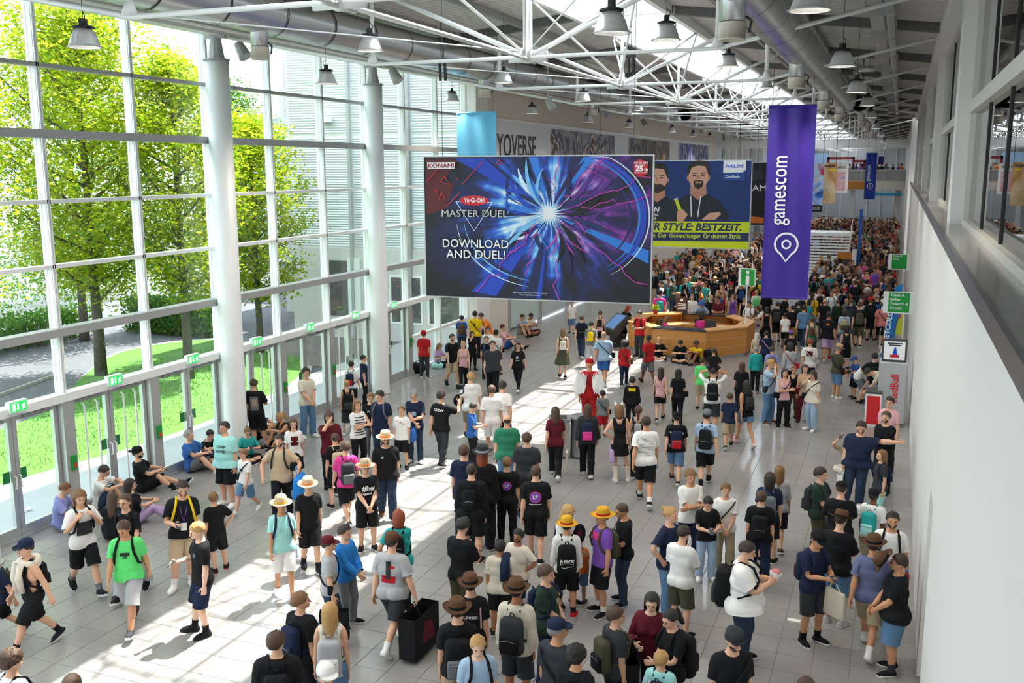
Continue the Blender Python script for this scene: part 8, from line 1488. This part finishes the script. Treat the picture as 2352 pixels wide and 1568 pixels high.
# ---- stream of people on the right, middle distance
R_ = [(1758, 703, 795, 180, 'stand', 'tank:k', 'skirt:k:.04:.3', 'woman in long black strappy dress', dict(hair='mid:d', fem=1, skin='b')), (1801, 717, 800, 178, 'step', 'shirt:w', 'shorts:k', 'boy in plain white tee beside the black dress', dict(hair='short:k', skin='c')),
    (1735, 762, 850, 170, 'step', 'shirt:bei', 'trousers:k', 'woman with waist-long pale blonde hair', dict(hair='long:w', fem=1)), (1756, 757, 860, 182, 'stand', 'shirt:navy:.02', 'trousers:k', 'man in navy tee with pale shoulder strap', dict(hair='buzz:k', cross='lpk')),
    (1733, 793, 900, 180, 'step', 'long:teal', 'trousers:k', 'grey haired person in teal hooded jacket', dict(hair='short:g')), (1769, 793, 905, 178, 'step2', 'shirt:lav', 'trousers:k', 'boy in pale lilac tee with black backpack', dict(hair='short:b', bp='k')),
    (1810, 782, 905, 178, 'walk', 'long:lg:.02', 'trousers:k', 'woman in light grey hoodie with red shoulder bag', dict(hair='mid:d', fem=1, cross='red')), (1855, 775, 900, 180, 'step', 'shirt:w:.02', 'trousers:k', 'ginger man in white tee with flag print', dict(hair='short:r', cross='lg', pr=[('r', .2, .16, 0, 1.28, 'mar', 'back')])),
    (1813, 757, 860, 185, 'step2', 'shirt:k', 'trousers:k', 'person in dull purple cap and black tee', dict(hair='short:d', hat='cap:pur')), (1861, 727, 830, 178, 'step', 'tank:grn', 'shorts:dgrn', 'woman in green halter top', dict(hair='bun:b', fem=1, bp='brn::.7')),
    (1842, 698, 800, 170, 'walk', 'shirt:den', 'trousers:dd', 'youth in steel blue tee with dark hair', dict(hair='quiff:k')), (1817, 703, 800, 180, 'step', 'shirt:k', 'shorts:gold', 'man in black with dark backpack and ochre shorts', dict(hair='short:k', bp='k')),
    (1898, 712, 830, 180, 'walk2', 'shirt:k:.022', 'shorts:lil', 'man in black flame print tee and mauve shorts', dict(hair='short:k', skin='c', g=1.15, shoe='red', pr=[('r', .1, .07, 0, 1.33, 'org', 'back')])), (1935, 708, 810, 178, 'step', 'shirt:lb', 'trousers:den', 'woman in print tee with camouflage backpack', dict(hair='mid:d', fem=1, bp='sand:olv')),
    (1969, 690, 800, 180, 'walk', 'shirt:k', 'shorts:olv', 'man in dark tee with olive rucksack and shorts', dict(hair='short:b', bp='olv')), (1940, 745, 850, 180, 'step2', 'tank:k', 'shorts:k', 'woman in black tank top with black bob', dict(hair='mid:k', fem=1, bp='k::.8')),
    (2022, 690, 798, 175, 'walk', 'shirt:rose:.02', 'shorts:k', 'man in rose tee with black sling bag', dict(hair='short:d', skin='c', cross='k')), (1993, 668, 770, 178, 'step', 'shirt:k', 'shorts:k', 'woman in black tee looking at her phone by the shop sign', dict(hair='long:b', fem=1)),
    (1890, 684, 780, 180, 'stand', 'shirt:k:.02', 'trousers:dd', 'bald man in black tee with swoosh bag', dict(hair='bald:y', cross='k')), (1920, 686, 775, 180, 'step', 'long:dgrn', 'trousers:k', 'man in dark green hoodie', dict(hair='buzz:b')), (1940, 684, 770, 182, 'step2', 'shirt:gy', 'trousers:k', 'blonde woman with ponytail and grey backpack', dict(hair='pony:y', fem=1, bp='gy')),
    (1830, 690, 785, 175, 'step', 'shirt:dgrn', 'trousers:k', 'man in dark green tee beside the violet banner', dict(hair='short:k')), (1919, 657, 740, 180, 'walk', 'shirt:w', 'shorts:k', 'boy in white football shirt number 10', dict(hair='short:l', pr=[('t', '10', 0, 1.2, .12, 'blue', 'back')])), (1783, 690, 790, 180, 'walk2', 'shirt:k', 'shorts:k', 'man in black with black backpack under the banner', dict(hair='short:d', bp='ch')),
    (1881, 640, 735, 180, 'step', 'shirt:k', 'trousers:k', 'man in black and red jacket in the stream', dict(hair='short:d', bp='k:red')), (1960, 632, 740, 178, 'walk', 'shirt:k', 'shorts:k', 'man in black tee with large dark rucksack', dict(hair='short:b', bp='k:k2:1.15')), (1985, 640, 735, 180, 'step2', 'shirt:brn', 'trousers:gy', 'man in brown tee with skull print', dict(hair='short:k', bp='mar')),
    (2010, 648, 745, 182, 'walk2', 'shirt:k', 'trousers:k', 'man all in black beside the shop signs', dict(hair='short:k')), (2040, 655, 730, -20, 'stand', 'shirt:w', 'trousers:k', 'woman in white top waiting under the Copy sign', dict(hair='mid:k', fem=1, skin='c'))]
for hu, hv, fv, fc, ps, t, bt, lab, kw in R_: pp(hu, hv, fv, fc, ps, t, bt, lab, **kw)
# ================================================================== crowd farther down the hall: individuals first, then the uncountable rest
rg = random.Random(21); taken = [(p.root.location.x, p.root.location.y) for p in PEOPLE]
def free(x, y, d): return all((x - a) ** 2 + (y - b_) ** 2 > d * d for a, b_ in taken)
ZONES = [((-4.6, .05), (41, 62), 1.0), ((-13.5, -5.2), (43, 60), .8), ((-14, -9), (39, 46), .35), ((-4.8, .05), (62, 82), 1.), ((-13.5, -5), (60, 80), .6)]
TOPC = ['k'] * 18 + ['navy', 'navy', 'navy', 'w', 'w', 'ch', 'ch', 'ch', 'w', 'w', 'w', 'cw', 'lg', 'gy', 'blue', 'den', 'lb', 'mar', 'red', 'dgrn', 'olv', 'ylw', 'org', 'pink', 'lpk', 'pur', 'grn', 'bei', 'rose', 'teal', 'brn']; BOTC = ['k'] * 6 + ['dd', 'dd', 'den', 'den', 'gy', 'sand', 'bei', 'olv', 'navy', 'lb', 'ch', 'w']; HC = ['k', 'd', 'd', 'b', 'b', 'l', 'y', 'g', 'r']
HN = dict(k='black', d='dark', b='brown', l='fair', y='blond', g='grey', r='reddish')
SEEN = set(); need = 300 - len(PEOPLE); spots = []
k = 0
while len(spots) < need + 230 and k < 14000:
    k += 1; (x0, x1), (y0, y1), w = rg.choices(ZONES, [2.2, 2.0, .5, 2.4, 1.4])[0]; x, y = rg.uniform(x0, x1), y0 + (y1 - y0) * rg.random()
    u, v, d = px((x, y, 1.6)); hid = (975 < u < 1500 and v < 680) or (1500 < u < 1728 and v < 560) or (1752 < u < 1870 and v < 680) or u < 1290
    if hid or not free(x, y, .58) or math.hypot((x + 7.2) / 3.2, (y - 37.2) / 3.2) < 1 or (abs(x + 4.3) < 1.7 and 61.5 < y < 69.5) or (abs(x + 2.7) < .9 and 60 < y < 67): continue
    taken.append((x, y)); spots.append((y, x))
spots.sort()
for y, x in spots[:need]:
    for _ in range(60):
        fem = rg.random() < .36; t, bt, hr = rg.choice(TOPC), rg.choice(BOTC), rg.choice(HC); bpc = rg.choice([None, None, 'k', 'k', 'ch', 'navy', 'gy', 'red', 'blue', 'olv', 'brn', 'teal']); low = rg.choice(['shorts', 'trousers', 'trousers']); hatc = rg.choice([None] * 9 + ['k', 'w', 'navy', 'red']) if not fem else None
        wh = 'near the shop signs' if x > -2 and y < 62 else 'right of the violet banner' if x > -4.7 and y < 62 else 'beyond the desk' if y < 60 and x < -4.7 else 'far down the hall' if x > -4.9 else 'behind the billboards'
        lab = '%s %s, %s tee, %s %s, %s' % (HN[hr] + ' haired' if not hatc else CN[hatc] + ' capped', 'woman' if fem else 'man', CN[t], CN[bt], low, wh)
        if lab not in SEEN: break
    SEEN.add(lab); fc = rg.choice([180, 180, 180, 178, 170, 190, 0, 5, -10, 90, -90]) if x > -5 else rg.choice([0, 10, -10, 0, 180, 175, 60, -60])
    pp(0, 0, 0, fc, rg.choice(['walk', 'walk2', 'step', 'step2', 'stand', 'relax', 'phone', 'front']), 'shirt:' + t, low + ':' + bt, lab, pos=(x, y, 0), h=rg.gauss(1.66, .05) if fem else rg.gauss(1.78, .07), fem=1 if fem else 0, hair=(rg.choice(['long', 'mid', 'pony', 'bun']) if fem else rg.choice(['short', 'short', 'buzz', 'quiff', 'bowl'])) + ':' + hr, skin=rg.choice('aaabbcd'), shoe=rg.choice(['k', 'w', 'k', 'gy']), bp=None, hat='cap:' + hatc if hatc else None, g=rg.choice([1, 1, 1.1, 1.2]), group='people in the crowd farther down the hall')
    if bpc:
        q = PEOPLE[-1]; bl = '%s backpack of the %s' % (CN[bpc], (lab.replace(' tee', '').replace(' shorts', '').replace(' trousers', ''))); bl = bl if bl not in SEEN else bl.replace('backpack', 'small backpack' if bl.replace('backpack', 'small backpack') not in SEEN else 'large backpack'); SEEN.add(bl); backpack(q, bpc, None, 1., 'lo', bl)
# the rest: joined low figures, one object of kind stuff
V, F, Wt = BODY['far']
def crowd_variant(pose, low, fem):
    RT = pose_mats(POSES[pose]); out = []
    arm = Wt[:, [BI[b + s] for b in ('farm', 'hand') for s in 'LR']].sum(1); cov = (arm < .4) & (V[:, 2] < 1.43) & (V[:, 2] > (.1 if low == 'trousers' else .52)); V1 = shape(V, Wt, fem); V1 = V1 - _vnorm(V1, F) * (cov * .04)[:, None]
    Vb = skin(V1, Wt, RT); dz = Vb[:, 2].min(); parts = [(Vb, F, 'skin')]
    for nm, gk in (('top', ('shirt', dict(loose=.014))), ('bot', (low, dict(loose=.02)))):
        a, f, w = garm(gk[0], 'far', **gk[1]); parts.append((skin(shape(a, w, fem), w, RT), f, nm))
    a, f = hair_mesh('mid' if fem else 'short', 'far'); parts.append((a @ RT[0]['head'].T + RT[1]['head'], f, 'hair')); return [(q - (0, 0, dz), f, n_) for q, f, n_ in parts]
VAR = [crowd_variant(*a) for a in (('walk', 'trousers', 0), ('step', 'shorts', 0), ('stand', 'trousers', 1), ('walk2', 'shorts', 0))]
cm = bpy.data.materials.new('crowd colours'); cm.use_nodes = True; at = cm.node_tree.nodes.new('ShaderNodeAttribute'); at.attribute_name = 'tint'; cm.node_tree.links.new(at.outputs['Color'], cm.node_tree.nodes['Principled BSDF'].inputs['Base Color']); cm.node_tree.nodes['Principled BSDF'].inputs['Roughness'].default_value = .85
VV, QQ, CC = [], [], []; off = 0
places = [(x, y, 0) for y, x in spots[need:]]
k = 0
while len(places) < 540 and k < 30000:
    k += 1; y = rg.uniform(72, 111); x = rg.uniform(-8 if y > 80 else -5, .05)
    if free(x, y, .55): taken.append((x, y)); places.append((x, y, 0))
for k in range(45): places.append((rg.uniform(-8, .2), 112.3 + rg.random() * 4, 5.55))
for x, y, z in places:
    var = rg.choice(VAR); a = rg.choice([0, math.pi]) + rg.uniform(-.5, .5); s = rg.uniform(.92, 1.05); c, sn = math.cos(a), math.sin(a); cols = dict(skin=SKIN[rg.choice('aaabbcd')], top=PAL[rg.choice(TOPC)], bot=PAL[rg.choice(BOTC)], hair=HAIR[rg.choice(HC)])
    for P, f, n_ in var:
        Q = np.stack([P[:, 0] * c - P[:, 1] * sn, P[:, 0] * sn + P[:, 1] * c, P[:, 2]], 1) * s + (x, y, z); f4 = f if f.shape[1] == 4 else np.concatenate([f, f[:, 2:3]], 1)
        VV.append(Q); QQ.append((f + off, f.shape[1])); CC.append(np.tile(np.array([*cols[n_], 1.]), (len(Q), 1))); off += len(Q)
VV = np.concatenate(VV); tri = np.concatenate([np.concatenate([f[:, [0, 1, 2]], f[:, [0, 2, 3]]]) if n_ == 4 else f for f, n_ in QQ]); co = np_obj0('crowd', VV, tri, cm, None); ca = co.data.color_attributes.new('tint', 'FLOAT_COLOR', 'POINT'); ca.data.foreach_set('color', np.concatenate(CC).astype(np.float32).ravel()); co.data.polygons.foreach_set('use_smooth', np.ones(len(tri), bool))
tag(co, label='dense crowd of visitors filling the far end of the hall and the bridge', cat='crowd', kind='stuff')
